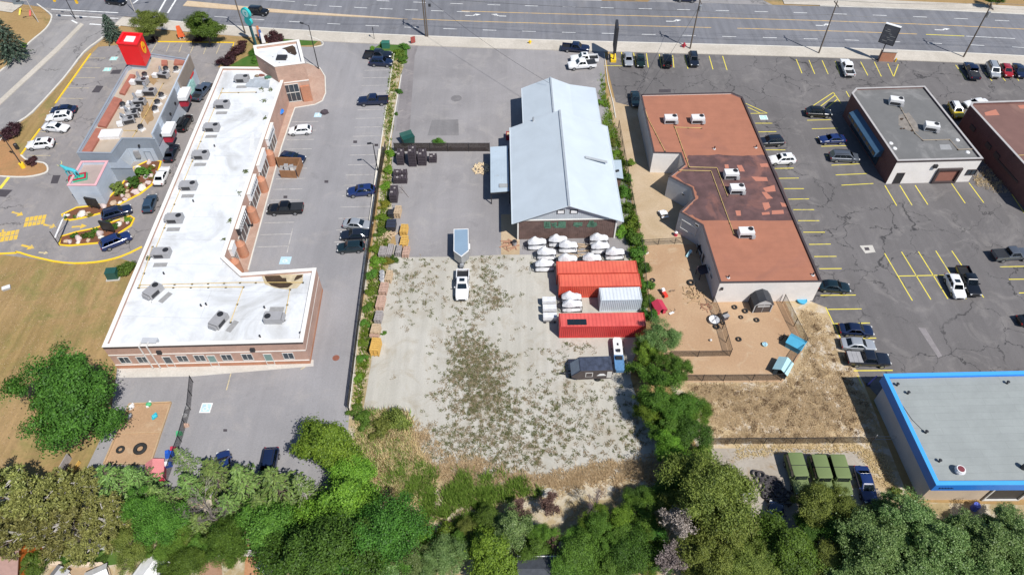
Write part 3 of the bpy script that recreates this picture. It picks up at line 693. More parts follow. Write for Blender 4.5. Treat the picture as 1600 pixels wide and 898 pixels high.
def opening(t, p0, p1, u, z, w, h, fm, pm, name='window', bars=(), d=0.07, fw=0.09):
 """frame of four bars round a pane, standing on the wall p0-p1; u metres along, z sill height"""
 e = Vector((p1[0] - p0[0], p1[1] - p0[1])); e.normalize(); n = Vector((e.y, -e.x))
 n = n * t.side
 def pt(uu, off, zz): q = Vector((p0[0], p0[1])) + e * uu + n * off; return (q.x, q.y, zz)
 def slab(mb, u0, u1, z0, z1, o0, o1):
  vs = [pt(u0, o0, z0), pt(u1, o0, z0), pt(u1, o0, z1), pt(u0, o0, z1), pt(u0, o1, z0), pt(u1, o1, z0), pt(u1, o1, z1), pt(u0, o1, z1)]
  return mb.add(vs, [(0, 1, 2, 3), (5, 4, 7, 6), (4, 5, 1, 0), (3, 2, 6, 7), (1, 5, 6, 2), (4, 0, 3, 7)])
 mb = MB()
 slab(mb, u - w / 2, u - w / 2 + fw, z, z + h, .005, d); slab(mb, u + w / 2 - fw, u + w / 2, z, z + h, .005, d)
 slab(mb, u - w / 2 + fw, u + w / 2 - fw, z + h - fw, z + h, .005, d); slab(mb, u - w / 2 + fw, u + w / 2 - fw, z, z + fw, .005, d)
 for k in bars: slab(mb, u - w / 2 + w * k - .03, u - w / 2 + w * k + .03, z + fw, z + h - fw, .03, d - .005)
 fo = t.part(name, mb, fm, world=True)
 t.part('pane' if name == 'window' else 'leaf', slab(MB(), u - w / 2 + fw, u + w / 2 - fw, z + fw, z + h - fw, .004, .028), pm, fo, world=True)
 return fo
def band(t, p0, p1, z0, z1, o0, o1, m, name, u0=None, u1=None):
 e = Vector((p1[0] - p0[0], p1[1] - p0[1])); L = e.length; e.normalize(); n = Vector((e.y, -e.x)) * t.side
 u0 = 0 if u0 is None else u0; u1 = L if u1 is None else u1; a = Vector((p0[0], p0[1]))
 vs = []
 for o in (o0, o1):
  for uu, zz in ((u0, z0), (u1, z0), (u1, z1), (u0, z1)):
   q = a + e * uu + n * o; vs.append((q.x, q.y, zz))
 return t.part(name, MB().add(vs, [(0, 1, 2, 3), (7, 6, 5, 4), (4, 5, 1, 0), (3, 2, 6, 7), (1, 5, 6, 2), (4, 0, 3, 7)]), m, world=True)
def bthing(name, label, poly, cat='building'):
 c = sum((Vector((p[0], p[1], 0)) for p in poly), Vector()) / len(poly)
 t = Thing(name, label, cat, c); n = len(poly)
 a = sum(poly[i][0] * poly[(i + 1) % n][1] - poly[(i + 1) % n][0] * poly[i][1] for i in range(n))
 t.side = 1 if a > 0 else -1
 return t
XY = lambda pts, z: [G(p[0], p[1], z).xy for p in pts]

# ---- the L-shaped strip mall under a white roof
HS = 5.0
sp = XY([(345, 105), (441, 106), (443, 124), (350, 401), (378, 427), (494, 419), (473, 534), (160, 542)], HS)
t = bthing('strip_mall', 'L-shaped pink brick shopping strip under a stained white flat roof', sp)
shell(t, sp, HS, b_pink, r_white, m_coping, 0.4, 0.45)
mall = t
# rear face: courses, windows and doors
p0, p1 = sp[7], sp[6]
t.side = -t.side
band(t, p0, p1, 3.05, 3.2, -.02, .06, m_coping, 'string_course')
band(t, p0, p1, 4.62, 4.95, -.02, .05, m_dcoping, 'gutter')
band(t, p0, p1, 0.0, 0.75, -.02, .06, b_terra, 'brick_plinth')
band(t, p0, p1, 0.78, 0.92, -.02, .08, m_coping, 'string_course')
m_door = mat('teal_door', (0.17, 0.26, 0.24), 0.15, 1.0, 0.5)
for px, kind in ((195, 'w'), (223, 'w'), (261, 'd'), (285, 'w'), (312, 'w'), (330, 't'), (354, 'w'), (386, 'w'), (418, 't'), (450, 'w')):
 u, _ = wallhit(p0, p1, px, 562 - (px - 195) * 0.034)
 if kind == 'w': opening(t, p0, p1, u, 1.2, 1.5, 1.5, m_frame, m_glass, 'window', (0.5,), .09)
 else: opening(t, p0, p1, u, 0.05, 1.15, 2.5, m_frame, m_door if kind == 't' else m_glass, 'door', (), .1)
for px, py in ((249, 549), (395, 545)):
 u, z = wallhit(p0, p1, px, py); band(t, p0, p1, z - .3, z + .3, 0, .3, m_darkmetal, 'wall_light', u - .3, u + .3)
t.side = -t.side
# east end wall
p0, p1 = sp[6], sp[5]
band(t, p0, p1, 0.0, 0.75, -.02, .06, b_terra, 'brick_plinth', .1); band(t, p0, p1, 3.05, 3.2, -.02, .06, m_coping, 'string_course', .1)
# shop front: sign boards, glazing and rounded brick piers along the east face
p0, p1 = sp[3], sp[2]
t.side = 1
e = (p1 - p0).normalized(); nrm = Vector((e.y, -e.x))
if nrm.x < 0: t.side = -1; nrm = -nrm
Lf = (p1 - p0).length
m_signw = mat('sign_white', (0.72, 0.72, 0.72), 0.05, 1.0, 0.5)
m_signd = mat('sign_black', (0.03, 0.03, 0.035), 0.1, 1.0, 0.5)
sgn = [((423.7, 197), (416, 224)), ((411.5, 239), (401.7, 263)), ((399, 283), (388, 311)), ((382, 331), (371, 366)), ((365, 386), (360, 398))]
us = []
for k, (a, b) in enumerate(sgn):
 ua, ub = wallhit(p0, p1, *a)[0], wallhit(p0, p1, *b)[0]; u0, u1 = max(.4, min(ua, ub)), min(Lf - .2, max(ua, ub)); us.append((u0, u1))
 f = band(t, p0, p1, 3.0, 4.45, .02, .45, m_signd if k == 3 else m_signw, 'sign_board', u0, u1)
 band(t, p0, p1, 4.46, 4.6, .02, .55, m_coping, 'sign_cap', u0 - .1, u1 + .1)
 if k in (0, 2, 3):
  mb = MB(); uu = u0 + .5
  while uu < u1 - .6:
   w = random.choice((.35, .5, .6))
   for zz in ((3.45, 3.95),) if k != 3 else ((3.25, 3.55), (3.8, 4.15)):
    q = p0 + e * (uu + w / 2) + nrm * .465
    mb.box(q.x, q.y, zz[0], zz[1], w * .75, .03, math.atan2(e.y, e.x))
    if random.random() < .7: mb.box(q.x + nrm.x * .02, q.y + nrm.y * .02, zz[0] + .1, zz[0] + .2, w * .4, .03, math.atan2(e.y, e.x))
   uu += w + .12
  t.part('lettering', mb, m_signw if k == 3 else mat('sign_letters_dark', (0.07, 0.08, 0.10), 0.1, 1), f, world=True, kind='stuff')
 opening(t, p0, p1, (u0 + u1) / 2, 0.1, (u1 - u0) * 1.15, 2.6, m_frame, m_glass, 'window', (.25, .5, .75), .12)
edges_ = [Lf] + [v for q in us for v in (q[1], q[0])] + [0.2]
for k in range(len(us)):
 u = us[k][0] - 1.1 if k < len(us) - 1 else us[k][0] - .6
 if k < len(us) - 1: u = (us[k][0] + us[k + 1][1]) / 2
 q = p0 + e * max(.7, u) + nrm * .45
 mb = MB().cyl(q.x, q.y, 0, 2.5, .8, n=14); mb.cyl(q.x, q.y, 2.5, 3.3, .8, .2, n=14)
 t.part('brick_pier', mb, b_terra, world=True, smooth=40)
# roof walkway pads, gas pipes on blocks
def rp(px, py, h=HS - .38): return G(px, py, h)
def pipe_run(t, pts, h, name='gas_pipe', m=None, every=2.2, r=.05):
 P = [G(x, y, h + .12) for x, y in pts]; mb = MB()
 for a, b in zip(P, P[1:]): mb.tube([a, b], r, 5)
 o = t.part(name, mb, m or m_yellowpipe, world=True)
 bl = MB()
 for a, b in zip(P, P[1:]):
  n = int((b - a).length / every)
  for k in range(n + 1):
   q = a + (b - a) * (k / max(1, n)); bl.box(q.x, q.y, h + .005, h + .07, .28, .28)
 t.part('pipe_blocks', bl, m_darkmetal, o, world=True, kind='stuff')
hr = HS - .4
pipe_run(t, [(218, 445), (300, 443), (375, 441), (473, 441)], hr)
pipe_run(t, [(216, 449), (380, 448), (360, 503)], hr)
pipe_run(t, [(453, 452), (444, 500)], hr); pipe_run(t, [(217, 449), (232, 405), (238, 385)], hr)
pipe_run(t, [(345, 145), (400, 144)], hr); pipe_run(t, [(348, 138), (240, 395)], hr, every=5)
def stain(t, pts, h, m, roof=None, name='stain'):
 return t.part(name, MB().face([(*p[:2], h) for p in W(pts, h)]), m, roof, world=True)
m_puddle = mat('puddle_dirt', (0.055, 0.035, 0.02), 0.35, 1.0, 0.4); m_puddle2 = mat('puddle_rim', (0.46, 0.38, 0.25), 0.25, 1.2, 0.8)
def rough(c, rx, ry, n=18, j=.3): return [(c[0] + rx * math.cos(2 * math.pi * i / n) * random.uniform(1 - j, 1 + j), c[1] + ry * math.sin(2 * math.pi * i / n) * random.uniform(1 - j, 1 + j)) for i in range(n)]
stain(t, [(409, 431), (440, 429), (474, 428), (473, 440), (464, 450), (448, 452), (430, 450), (414, 444)], hr + .01, m_puddle2)
stain(t, [(413, 431), (437, 430), (441, 434), (447, 434), (448, 440), (458, 443), (450, 449), (437, 450), (424, 446), (417, 440)], hr + .016, m_puddle)
stain(t, [(464, 430), (473, 429), (472, 433), (466, 436), (459, 439), (461, 434)], hr + .016, m_puddle)
stain(t, rough((334, 133), 4, 3), hr + .01, m_puddle)
m_scuff = mat('roof_scuff', (0.60, 0.60, 0.59), 0.12, 1.2, 0.8)
for c, rx, ry in (((347, 435), 16, 4), ((241, 473), 10, 2.5), ((412, 130), 8, 14), ((405, 190), 5, 14), ((393, 225), 5, 14), ((378, 285), 5, 12)): stain(t, rough(c, rx, ry, 22, .5), hr + .008, m_scuff)
m_weed = mat('roof_weed', (0.07, 0.09, 0.03), 0.4, 2.0, 0.9)
weeds = MB()
for x, y, n in ((412, 158, 9), (414, 185, 7), (408, 140, 6), (384, 268, 12), (349, 374, 6), (232, 404, 10), (374, 302, 5), (358, 345, 6), (416, 122, 9), (424, 140, 7)):
 for _ in range(n * 3):
  p = G(x + random.gauss(0, 2.0), y + random.gauss(0, 1.6), hr); a = random.random() * 6.3; s = random.uniform(.12, .30)
  weeds.add([(p.x - s * math.cos(a), p.y - s * math.sin(a), hr), (p.x + s * math.cos(a), p.y + s * math.sin(a), hr), (p.x + random.uniform(-.2, .2), p.y + .1, hr + s * .7)], [(0, 1, 2)])
t.part('weeds', weeds, m_weed, world=True, kind='stuff')
# wind-blown sheeting piled at the road end of the roof
mb = MB()
for x, y, s, zz in ((400, 131, 1.9, .25), (409, 133, 1.6, .45), (404, 126, 1.2, .2), (395, 134, 1.1, .15)):
 p = G(x, y, hr); mb.add([(p.x - s, p.y - s * .5, hr + .02), (p.x + s, p.y - s * .7, hr + .05), (p.x + s * .9, p.y + s * .6, hr + zz), (p.x - s * .8, p.y + s * .5, hr + zz * 1.5)], [(0, 1, 2, 3)])
t.part('loose_sheet', mb, mat('tarp_grey', (.30, .33, .36), .2, 1, .6), world=True, kind='stuff')
for x, y, c3, s in ((409, 119, (.22, .08, .06), .6), (419, 122, (.06, .16, .11), .8), (402, 120, (.2, .15, .1), .5)):
 p = G(x, y, hr); t.part('debris', MB().blob((p.x, p.y, hr + .15), s, s * .6, .3, 7, 4, .25, hr), mat('debris%.2f' % c3[0], c3, .3, 2), world=True)
# roof ladder hatch and downpipe over the rear edge
hx = G(234, 533, HS + .1); t.part('roof_hatch', MB().box(hx.x, hx.y, hr, HS + .35, 2.0, .9), m_greywall, world=True)
q0, q1 = G(226, 540, HS), wallhit(sp[7], sp[6], 226, 541)[0]
ee = (sp[6] - sp[7]).normalized(); nn_ = Vector((ee.y, -ee.x)); nn_ = nn_ if nn_.y < 0 else -nn_
for k in (-.5, .5):
 q = sp[7] + ee * (q1 + k) + nn_ * .35
 t.part('conduit', MB().tube([(q.x - nn_.x * .8, q.y - nn_.y * .8, HS + .3), (q.x, q.y, HS + .3), (q.x, q.y, .4)], .1, 6), m_frame, world=True)

# ---- corner tower with the tall glazed entrance
HT = 8.0
tp = XY([(396, 72), (467, 62.5), (476, 99), (429, 104.7), (399, 85.5)], HT)
t = bthing('corner_tower', 'tall pink brick corner tower with a white roof and a glazed entrance', tp)
shell(t, tp, HT, b_stone, r_white, m_coping, 0.5, 0.45)
p0, p1 = tp[3], tp[2]; t.side = 1
e = (p1 - p0).normalized()
if Vector((e.y, -e.x)).y > 0: t.side = -1
Lt = (p1 - p0).length
band(t, p0, p1, 4.3, 4.5, -.02, .08, m_coping, 'string_course')
opening(t, p0, p1, Lt * .36, .1, Lt * .5, 3.9, m_frame, m_glass, 'window', (.33, .66), .15)
band(t, p0, p1, 2.1, 2.2, .02, .14, m_frame, 'transom', Lt * .13, Lt * .6)
band(t, p0, p1, 0.0, 3.4, .05, .5, b_terra, 'brick_pier', Lt * .66, Lt * .97)
h2 = HT - .5
for pts in ([(440, 76), (457, 71), (461, 74), (464, 84), (461, 87), (450, 83), (446, 78)],): stain(t, pts, h2 + .01, m_puddle)
for _ in range(34):
 x, y = random.uniform(412, 464), random.uniform(80, 100)
 if y < 82 + (430 - x) * .6 and x < 430: continue
 stain(t, rough((x, y), random.uniform(.6, 2.2), random.uniform(.3, .8), 7, .5), h2 + .012, m_scuff if random.random() < .6 else mat('roof_dirt', (.25, .24, .24), .3, 2))
c = G(440.5, 91.5, h2); t.part('roof_hatch', MB().box(c.x, c.y, h2, h2 + .35, 1.9, 1.5), m_darkmetal, world=True)

# ---- central metal-roofed workshop
t = None
def metal_mat(name, c, step=0.4, var=0.05, rust=0.0, metal=0.35, axis=0):
 t = NT(name)
 col = t.ramp(t.noise(0.25, 6, 0.6, 0.4), 0.35, 0.68, rgb(c, 1 - var), rgb(c, 1 + var))
 if rust: col = t.mix(t.math('MULTIPLY', t.ramp(t.noise(0.7, 8, 0.7), 0.6, 0.75), rust), col, rgb((0.25, 0.16, 0.10)))
 sx = t.n('ShaderNodeSeparateXYZ'); t.l(t.co.outputs['Object'], sx.inputs[0])
 w = t.math('ABSOLUTE', t.math('SINE', t.math('MULTIPLY', sx.outputs[axis], math.pi / step)))
 t.bump(t.ramp(w, 0.0, 0.12), 0.5, 0.03)
 col = t.mix(1.0, col, t.ramp(w, 0.0, 0.07, (.86, .87, .88, 1), (1, 1, 1, 1)), 'MULTIPLY')
 return t.done(col, 0.45, metal, 0.5)
m_metalroof = metal_mat('pale_metal_roof', (0.50, 0.555, 0.595), 0.45, 0.05, 0.0, 0.0, 1)
m_metalroof2 = metal_mat('pale_metal_roof_shed', (0.46, 0.54, 0.60), 0.4, 0.08, 0.5, 0.15, 0)
HE = 4.3
El, Er = G(805, 344, HE).xy, G(968.5, 341, HE).xy
Rf = (El + Er) / 2; zr = top_z(Rf.x, Rf.y, 317.5)
Bl, Br = G(801, 200, HE).xy, G(941, 198, HE).xy; Rb = (Bl + Br) / 2; zrb = zr
# square the plan: width and axis from the front gable, length from the rear corner
ax = (Bl - El); Ln = ax.length; ax.normalize(); wd = Er - El; Wd = wd.length; wd.normalize()
Br = Er + ax * Ln; Bl = El + ax * Ln; Rb = (Bl + Br) / 2
t = Thing('workshop', 'long workshop with pale metal gable roof and brown board front', 'building', ((El + Er + Bl + Br) / 4).to_3d())
def P3(v, z): return (v.x, v.y, z)
def slope(a0, a1, b0, b1, th=.12):
 vs = [a0, a1, b1, b0]; lo = [(p[0], p[1], p[2] - th) for p in vs]
 return MB().add([*vs, *lo], [(0, 1, 2, 3), (7, 6, 5, 4), (0, 4, 5, 1), (1, 5, 6, 2), (2, 6, 7, 3), (3, 7, 4, 0)])
oh = .55
def gable(El, Er, Bl, Br, ze, zr, t, oh=.5, ohf=.6, ohb=.3):
 Rf, Rb = (El + Er) / 2, (Bl + Br) / 2; d = (Er - El).normalized(); a = (Bl - El).normalized(); W2 = (Er - El).length / 2
 k = (zr - ze) / W2
 e0, e1 = El - d * oh - a * ohf, Bl - d * oh + a * ohb
 f0, f1 = Er + d * oh - a * ohf, Br + d * oh + a * ohb
 r0, r1 = Rf - a * ohf, Rb + a * ohb
 t.part('roof_slope', slope(P3(e1, ze - k * oh), P3(e0, ze - k * oh), P3(r1, zr), P3(r0, zr)), m_metalroof, world=True)
 t.part('roof_slope', slope(P3(f0, ze - k * oh), P3(f1, ze - k * oh), P3(r0, zr), P3(r1, zr)), m_metalroof, world=True)
 t.part('ridge_cap', MB().beam(P3(r0, zr + .06), P3(r1, zr + .06), .35, .1), mat('ridge_grey', (.30, .33, .36), .1, 1), world=True)
 for s0, s1 in ((e0, e1), (f0, f1)):
  t.part('gutter', MB().beam(P3(s0, ze - k * oh - .02), P3(s1, ze - k * oh - .02), .18, .18), m_metalroof, world=True)
 return e0, f0, r0
m_brownboard = mat('brown_boards', (0.135, 0.085, 0.072), 0.35, 1.2, 0.85, fine=14.0)
m_greyboard = mat('grey_boards', (0.43, 0.46, 0.49), 0.08, 1.0, 0.7)
Fl, Fr = El + wd * .45, Er - wd * .45
def boards(p, q, z0, z1f, step=.3, dep=.03, gap=.35):
 L = (q - p).length; d = (q - p) / L; n = Vector((d.y, -d.x)); n = n if n.y < 0 else -n; mb = MB(); u = 0
 while u < L - .02:
  u1 = min(L, u + step * (1 - gap));
  for a, b, o in ((u, u1, dep), (u1, min(L, u + step), 0.0)):
   if b - a < .01: continue
   A, B = p + d * a + n * o, p + d * b + n * o
   mb.add([P3(A, z0), P3(B, z0), P3(B, z1f(b / L)), P3(A, z1f(a / L)), P3(A - n * .1, z0), P3(B - n * .1, z0), P3(B - n * .1, z1f(b / L)), P3(A - n * .1, z1f(a / L))], [(0, 1, 2, 3), (1, 5, 6, 2), (4, 0, 3, 7), (3, 2, 6, 7)])
  u += step
 return mb
zt = HE - .05
t.part('wall_boards', boards(Fl, Fr, 0, lambda k: zt - .02), m_brownboard, world=True, kind='stuff')
t.part('gable_boards', boards(Fl, Fr, zt + .1, lambda k: zt + .1 + (zr - zt - .35) * (1 - abs(2 * k - 1))), m_greyboard, world=True, kind='stuff')
mb = MB().beam(P3(Fl - ax * .06, zt + .03), P3(Fr - ax * .06, zt + .03), .12, .14); t.part('sill_board', mb, m_coping, world=True)
for p, q in ((Fl, Bl + wd * .45), (Fr, Br - wd * .45)):
 t.part('wall', MB().prism([p + ax * .12, q, q + wd * .15 * (1 if p is Fl else -1), p + ax * .12 + wd * .15 * (1 if p is Fl else -1)], 0, HE - .1), m_greyboard, world=True)
t.part('wall', MB().prism([Bl + wd * .5, Br - wd * .5, Br - wd * .5 - ax * .2, Bl + wd * .5 - ax * .2], 0, HE - .1), m_greyboard, world=True)
gable(El, Er, Bl, Br, HE, zr, t)
# narrower rear wing: its ridge stands west of the middle and the east slope breaks to a flatter pitch
A0 = G(815, 138, 4.15); yb = A0.y
def on_plane(px, py):
 z = top_z(0, yb, py); k = (yb * CP + (CAM_H - z) * SP) / FPX; return Vector(((px - 800) * k, z))
pf = [Vector((A0.x, 4.15)), on_plane(860, 121), on_plane(890, 132), on_plane(930, 137.5)]
S0 = Bl - ax * .3; Lw = (yb - S0.y) / ax.y
def rw(q, k): x = q.x - ax.x * (Lw - Lw * k); return (x, yb - ax.y * (Lw - Lw * k), q.y)
for a, b in zip(pf, pf[1:]): t.part('roof_slope', slope(rw(a, 1), rw(a, 0), rw(b, 1), rw(b, 0)), m_metalroof, world=True)
t.part('ridge_cap', MB().beam((*rw(pf[1], 0)[:2], pf[1].y + .06), (*rw(pf[1], 1)[:2], pf[1].y + .06), .3, .1), mat('ridge_grey', (.30, .33, .36), .1, 1), world=True)
for q, s_ in ((pf[0], 1), (pf[3], -1)):
 a, b = rw(q, 0), rw(q, .99); t.part('wall', MB().prism([Vector(a[:2]) + wd * .3 * s_, Vector(b[:2]) + wd * .3 * s_, Vector(b[:2]) + wd * .45 * s_, Vector(a[:2]) + wd * .45 * s_], 0, q.y - .2), m_greywall, world=True)
 t.part('gutter', MB().beam((a[0], a[1], q.y - .05), (b[0], b[1], q.y - .05), .16, .16), m_metalroof, world=True)
e_ = [rw(q, .97) for q in pf]; t.part('gable', MB().add([(*e_[0][:2], 0), (*e_[3][:2], 0)] + [(p[0], p[1], p[2] - .14) for p in e_[::-1]], [tuple(range(6))]), m_greywall, world=True)
# gable windows, corner trims, flue, roof seam
g0 = Rf + ax * 0
for px in (876.5, 897):
 u, _ = wallhit(Fl, Fr, px, 327); A = Fl + wd * u - ax * .05
 f = t.part('window', MB().box(A.x, A.y, 5.55, 6.35, 1.25, .1, math.atan2(wd.y, wd.x)), m_darkmetal, world=True)
 A = A - ax * .07
 t.part('pane', MB().box(A.x, A.y, 5.68, 6.22, .95, .06, math.atan2(wd.y, wd.x)), m_signw, f, world=True)
for q in (Fl, Fr):
 q = q - ax * .08; t.part('corner_trim', MB().box(q.x, q.y, 0, HE - .1, .22, .12, math.atan2(wd.y, wd.x)), m_coping, world=True)
m_faded = mat('faded_green_lettering', (0.075, 0.165, 0.11), 0.45, 3.0, 0.9)
def strokes(segs):
 mb = MB()
 for (x0, y0), (x1, y1), w in segs:
  u0, z0 = wallhit(Fl, Fr, x0, y0); u1, z1 = wallhit(Fl, Fr, x1, y1)
  a = Fl + wd * u0 - ax * .055; b = Fl + wd * u1 - ax * .055
  mb.beam(P3(a, z0), P3(b, z1), .03, w, up=(0, 0, 1))
 return mb
lt = []
for x in (852, 855, 858): lt += [((x, 346), (x, 354), .45)]
lt += [((851, 354.5), (861, 354.5), .5), ((862, 348), (866, 353), .3), ((867, 348), (863, 353), .3), ((868, 347), (868, 354), .4), ((872, 350), (884, 350), 1.1), ((874, 346.5), (882, 346.5), .3), ((866, 354.5), (884, 354.5), .3),
  ((896, 350), (910, 350), .8), ((899, 353), (905, 353), .4), ((919, 354), (924, 345), .6), ((924, 345), (929, 354), .6), ((921, 351), (928, 351), .9), ((930, 347), (932, 352), .3)]
t.part('faded_lettering', strokes(lt), m_faded, world=True, kind='stuff')
fl = G(833, 193, HE + 1.0)
t.part('flue', MB().cyl(fl.x, fl.y, HE, HE + 2.3, .16, n=10), m_galv, world=True)
vx = G(934, 253, HE + 1.0); zz = HE + (zr - HE) * (1 - abs((vx.xy - Rf).dot(wd)) / (Wd / 2))
t.part('roof_vent', MB().beam((*(vx.xy - wd * 2.2), zz + 1.15), (*(vx.xy + wd * 1.6), zz + .0), .5, .12), mat('grey_flashing', (.33, .35, .37), .1, 2), world=True)
work = t
# lean-to carport on the west side, with posts
HC = 2.9
cp = XY([(766, 229), (793.5, 229), (795.5, 299.5), (766.5, 300)], HC)
t = Thing('carport', 'open carport with rusty pale metal roof on the west side of the workshop', 'carport', ((cp[0] + cp[1] + cp[2] + cp[3]) / 4).to_3d())
mb = MB().add([P3(cp[0], HC - .1), P3(cp[1], HC + .15), P3(cp[2], HC + .15), P3(cp[3], HC - .1)] + [P3(cp[0], HC - .2), P3(cp[1], HC + .05), P3(cp[2], HC + .05), P3(cp[3], HC - .2)], [(3, 2, 1, 0), (4, 5, 6, 7), (0, 1, 5, 4), (1, 2, 6, 5), (2, 3, 7, 6), (3, 0, 4, 7)])
t.part('roof', mb, m_metalroof2, world=True)
for q in [cp[0].lerp(cp[3], k) for k in (.02, .35, .68, .98)] + [cp[1].lerp(cp[2], k) for k in (.02, .98)]:
 t.part('post', MB().box(q.x + .1, q.y, 0, HC - .2, .16, .16), m_darkmetal, world=True)
t.part('beam', MB().beam(P3(cp[3], HC - .35), P3(cp[2], HC - .1), .15, .25), m_darkmetal, world=True)
c = G(787, 291, HC); t.part('roof_patch', MB().box(c.x, c.y, HC + .14, HC + .2, 1.5, .9), mat('grey_sheet', (.30, .31, .31), .15, 1), world=True)
# small lean-to at the east side
sh = XY([(951, 250), (970.5, 250), (974, 279), (957, 276.5)], 2.6)
t = Thing('lean_to_shed', 'small lean-to shed with pale metal roof on the east side of the workshop', 'shed', ((sh[0] + sh[1] + sh[2] + sh[3]) / 4).to_3d())
t.part('roof', MB().prism(sh, 2.5, 2.6), m_metalroof2, world=True)
t.part('wall', MB().prism(inset(sh, .3), 0, 2.49), mat('shed_brown_wall', (.15, .09, .07), .2, 1), world=True)
c = G(964, 268, 2.6); t.part('roof_vent', MB().box(c.x, c.y, 2.6, 2.85, .7, .35, .4), m_darkmetal, world=True)

# ---- red-roofed nursery building with the zigzag west side
HN = 4.35
npoly = XY([(1001, 148), (1143, 145), (1160, 152), (1284, 440), (1125, 442), (1097, 352), (1062, 331), (1084, 310), (1080, 294), (1045, 276), (1069, 257), (1063, 240), (1021, 239)], HN)
t = bthing('nursery_building', 'white walled building with a patched red felt roof and a zigzag west side', npoly)
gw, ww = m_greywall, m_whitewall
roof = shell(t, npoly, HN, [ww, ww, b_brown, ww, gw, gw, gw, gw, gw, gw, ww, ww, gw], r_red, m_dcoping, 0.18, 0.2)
hn = HN - .18
def jag(pts, n=7, a=1.3):
 out = []
 for p, q in zip(pts, pts[1:] + pts[:1]):
  for k in range(n): out.append((p[0] + (q[0] - p[0]) * k / n + random.uniform(-a, a), p[1] + (q[1] - p[1]) * k / n + random.uniform(-a, a)))
 return out
stain(t, jag([(1074, 243), (1130, 242), (1200, 243), (1244, 344), (1097, 345), (1069, 331), (1091, 310), (1085, 293), (1055, 276), (1076, 257)]), hn + .006, r_redworn, None, 'worn_felt')
m_newred = mat('new_red_felt', (0.42, 0.165, 0.11), 0.08, 1.0, 0.85)
for pts in ([(1132, 257), (1138, 257), (1139, 263), (1133, 263)], [(1151, 258), (1159, 258), (1164, 268), (1156, 268)], [(1187, 256), (1199, 255), (1201, 261), (1189, 261)], [(1174, 276), (1198, 277), (1200, 283), (1181, 283)], [(1192, 294), (1210, 289), (1212, 299), (1197, 300)], [(1190, 300), (1197, 300), (1208, 310), (1198, 311)], [(1149, 329), (1157, 329), (1158, 337), (1151, 337)], [(1191, 317), (1201, 316), (1204, 324), (1195, 329)], [(1190, 332), (1202, 331), (1203, 335), (1191, 336)], [(1206, 329), (1224, 328), (1225, 334), (1206, 335)], [(1219, 316), (1228, 318), (1229, 323), (1222, 323)]):
 stain(t, pts, hn + .012, m_newred, None, 'felt_patch')
pipe_run(t, [(1003, 155), (1012, 184), (1039, 236)], hn, r=.05); pipe_run(t, [(1054, 197), (1077, 261), (1120, 262), (1137, 306)], hn); pipe_run(t, [(1055, 199), (1096, 200)], hn)
pipe_run(t, [(1061, 266), (1111, 267), (1147, 366)], hn)
p0, p1 = npoly[4], npoly[3]; t.side = 1
e = (p1 - p0).normalized()
if Vector((e.y, -e.x)).y > 0: t.side = -1
u, z = wallhit(p0, p1, 1128, 450); band(t, p0, p1, z - .2, z + .2, 0, .25, m_darkmetal, 'wall_light', u - .15, u + .15)
# west faces: windows and doors
def west(i, items):
 p0, p1 = npoly[i], npoly[(i + 1) % len(npoly)]
 e = (p1 - p0).normalized(); c = sum((Vector(p) for p in npoly), Vector((0, 0))) / len(npoly)
 n = Vector((e.y, -e.x)); t.side = 1 if n.dot(p0 - c) > 0 else -1
 for kind, px, py, w, h, m in items:
  u, z = wallhit(p0, p1, px, py); z = max(.08 + h / 2, z)
  opening(t, p0, p1, u, z - h / 2, w, h, m_frame, m, 'door' if kind == 'd' else 'window', (), .1)
west(11, [('d', 1035, 261, 1.6, 2.3, mat('brown_door', (.10, .07, .05), .2, 1))])
west(4, [('w', 1112, 432, 1.1, .7, m_glass), ('w', 1109, 420, 1.1, .7, m_glass), ('d', 1099, 405, 1.1, 2.1, m_darkmetal), ('w', 1089, 390, 1.2, .8, m_glass)])
west(5, [('w', 1076, 356, 3.0, 1.8, m_greywall), ('w', 1089, 352, .7, .6, m_darkmetal)])
west(8, [('w', 1068, 304, .6, .5, m_glass)])

# ---- grey-roofed brick shop
HB = 5.1
gp = XY([(1338, 138), (1445, 135), (1536, 248), (1402.5, 251.5), (1331, 146)], HB)
t = bthing('brick_shop', 'brown brick shop with weathered grey flat roof and white painted rear wall', gp)
shell(t, gp, HB, [b_brown, b_brown, m_whitewall, b_brown, b_brown], r_grey, m_gcoping, 0.25, 0.25)
p0, p1 = gp[3], gp[2]; t.side = 1
if Vector(((p1 - p0).y, -(p1 - p0).x)).y > 0: t.side = -1
band(t, p0, p1, HB - .35, HB - .02, -.01, .06, m_dcoping, 'gutter')
u, _ = wallhit(p0, p1, 1402, 282); opening(t, p0, p1, u, .06, 1.4, 2.4, m_dcoping, m_darkmetal, 'door')
u, _ = wallhit(p0, p1, 1476, 278); f = opening(t, p0, p1, u, .06, 4.2, 3.2, m_dcoping, mat('loading_door', (.25, .105, .075), .15, 1), 'door', (), .35, .35)
u, z = wallhit(p0, p1, 1520, 265); opening(t, p0, p1, u, 1.6, 1.7, 1.2, m_dcoping, m_glass, 'window', (.5,), .12)
u, z = wallhit(p0, p1, 1461, 259); band(t, p0, p1, z - .3, z + .35, .01, .4, m_darkmetal, 'wall_light', u - .3, u + .3)
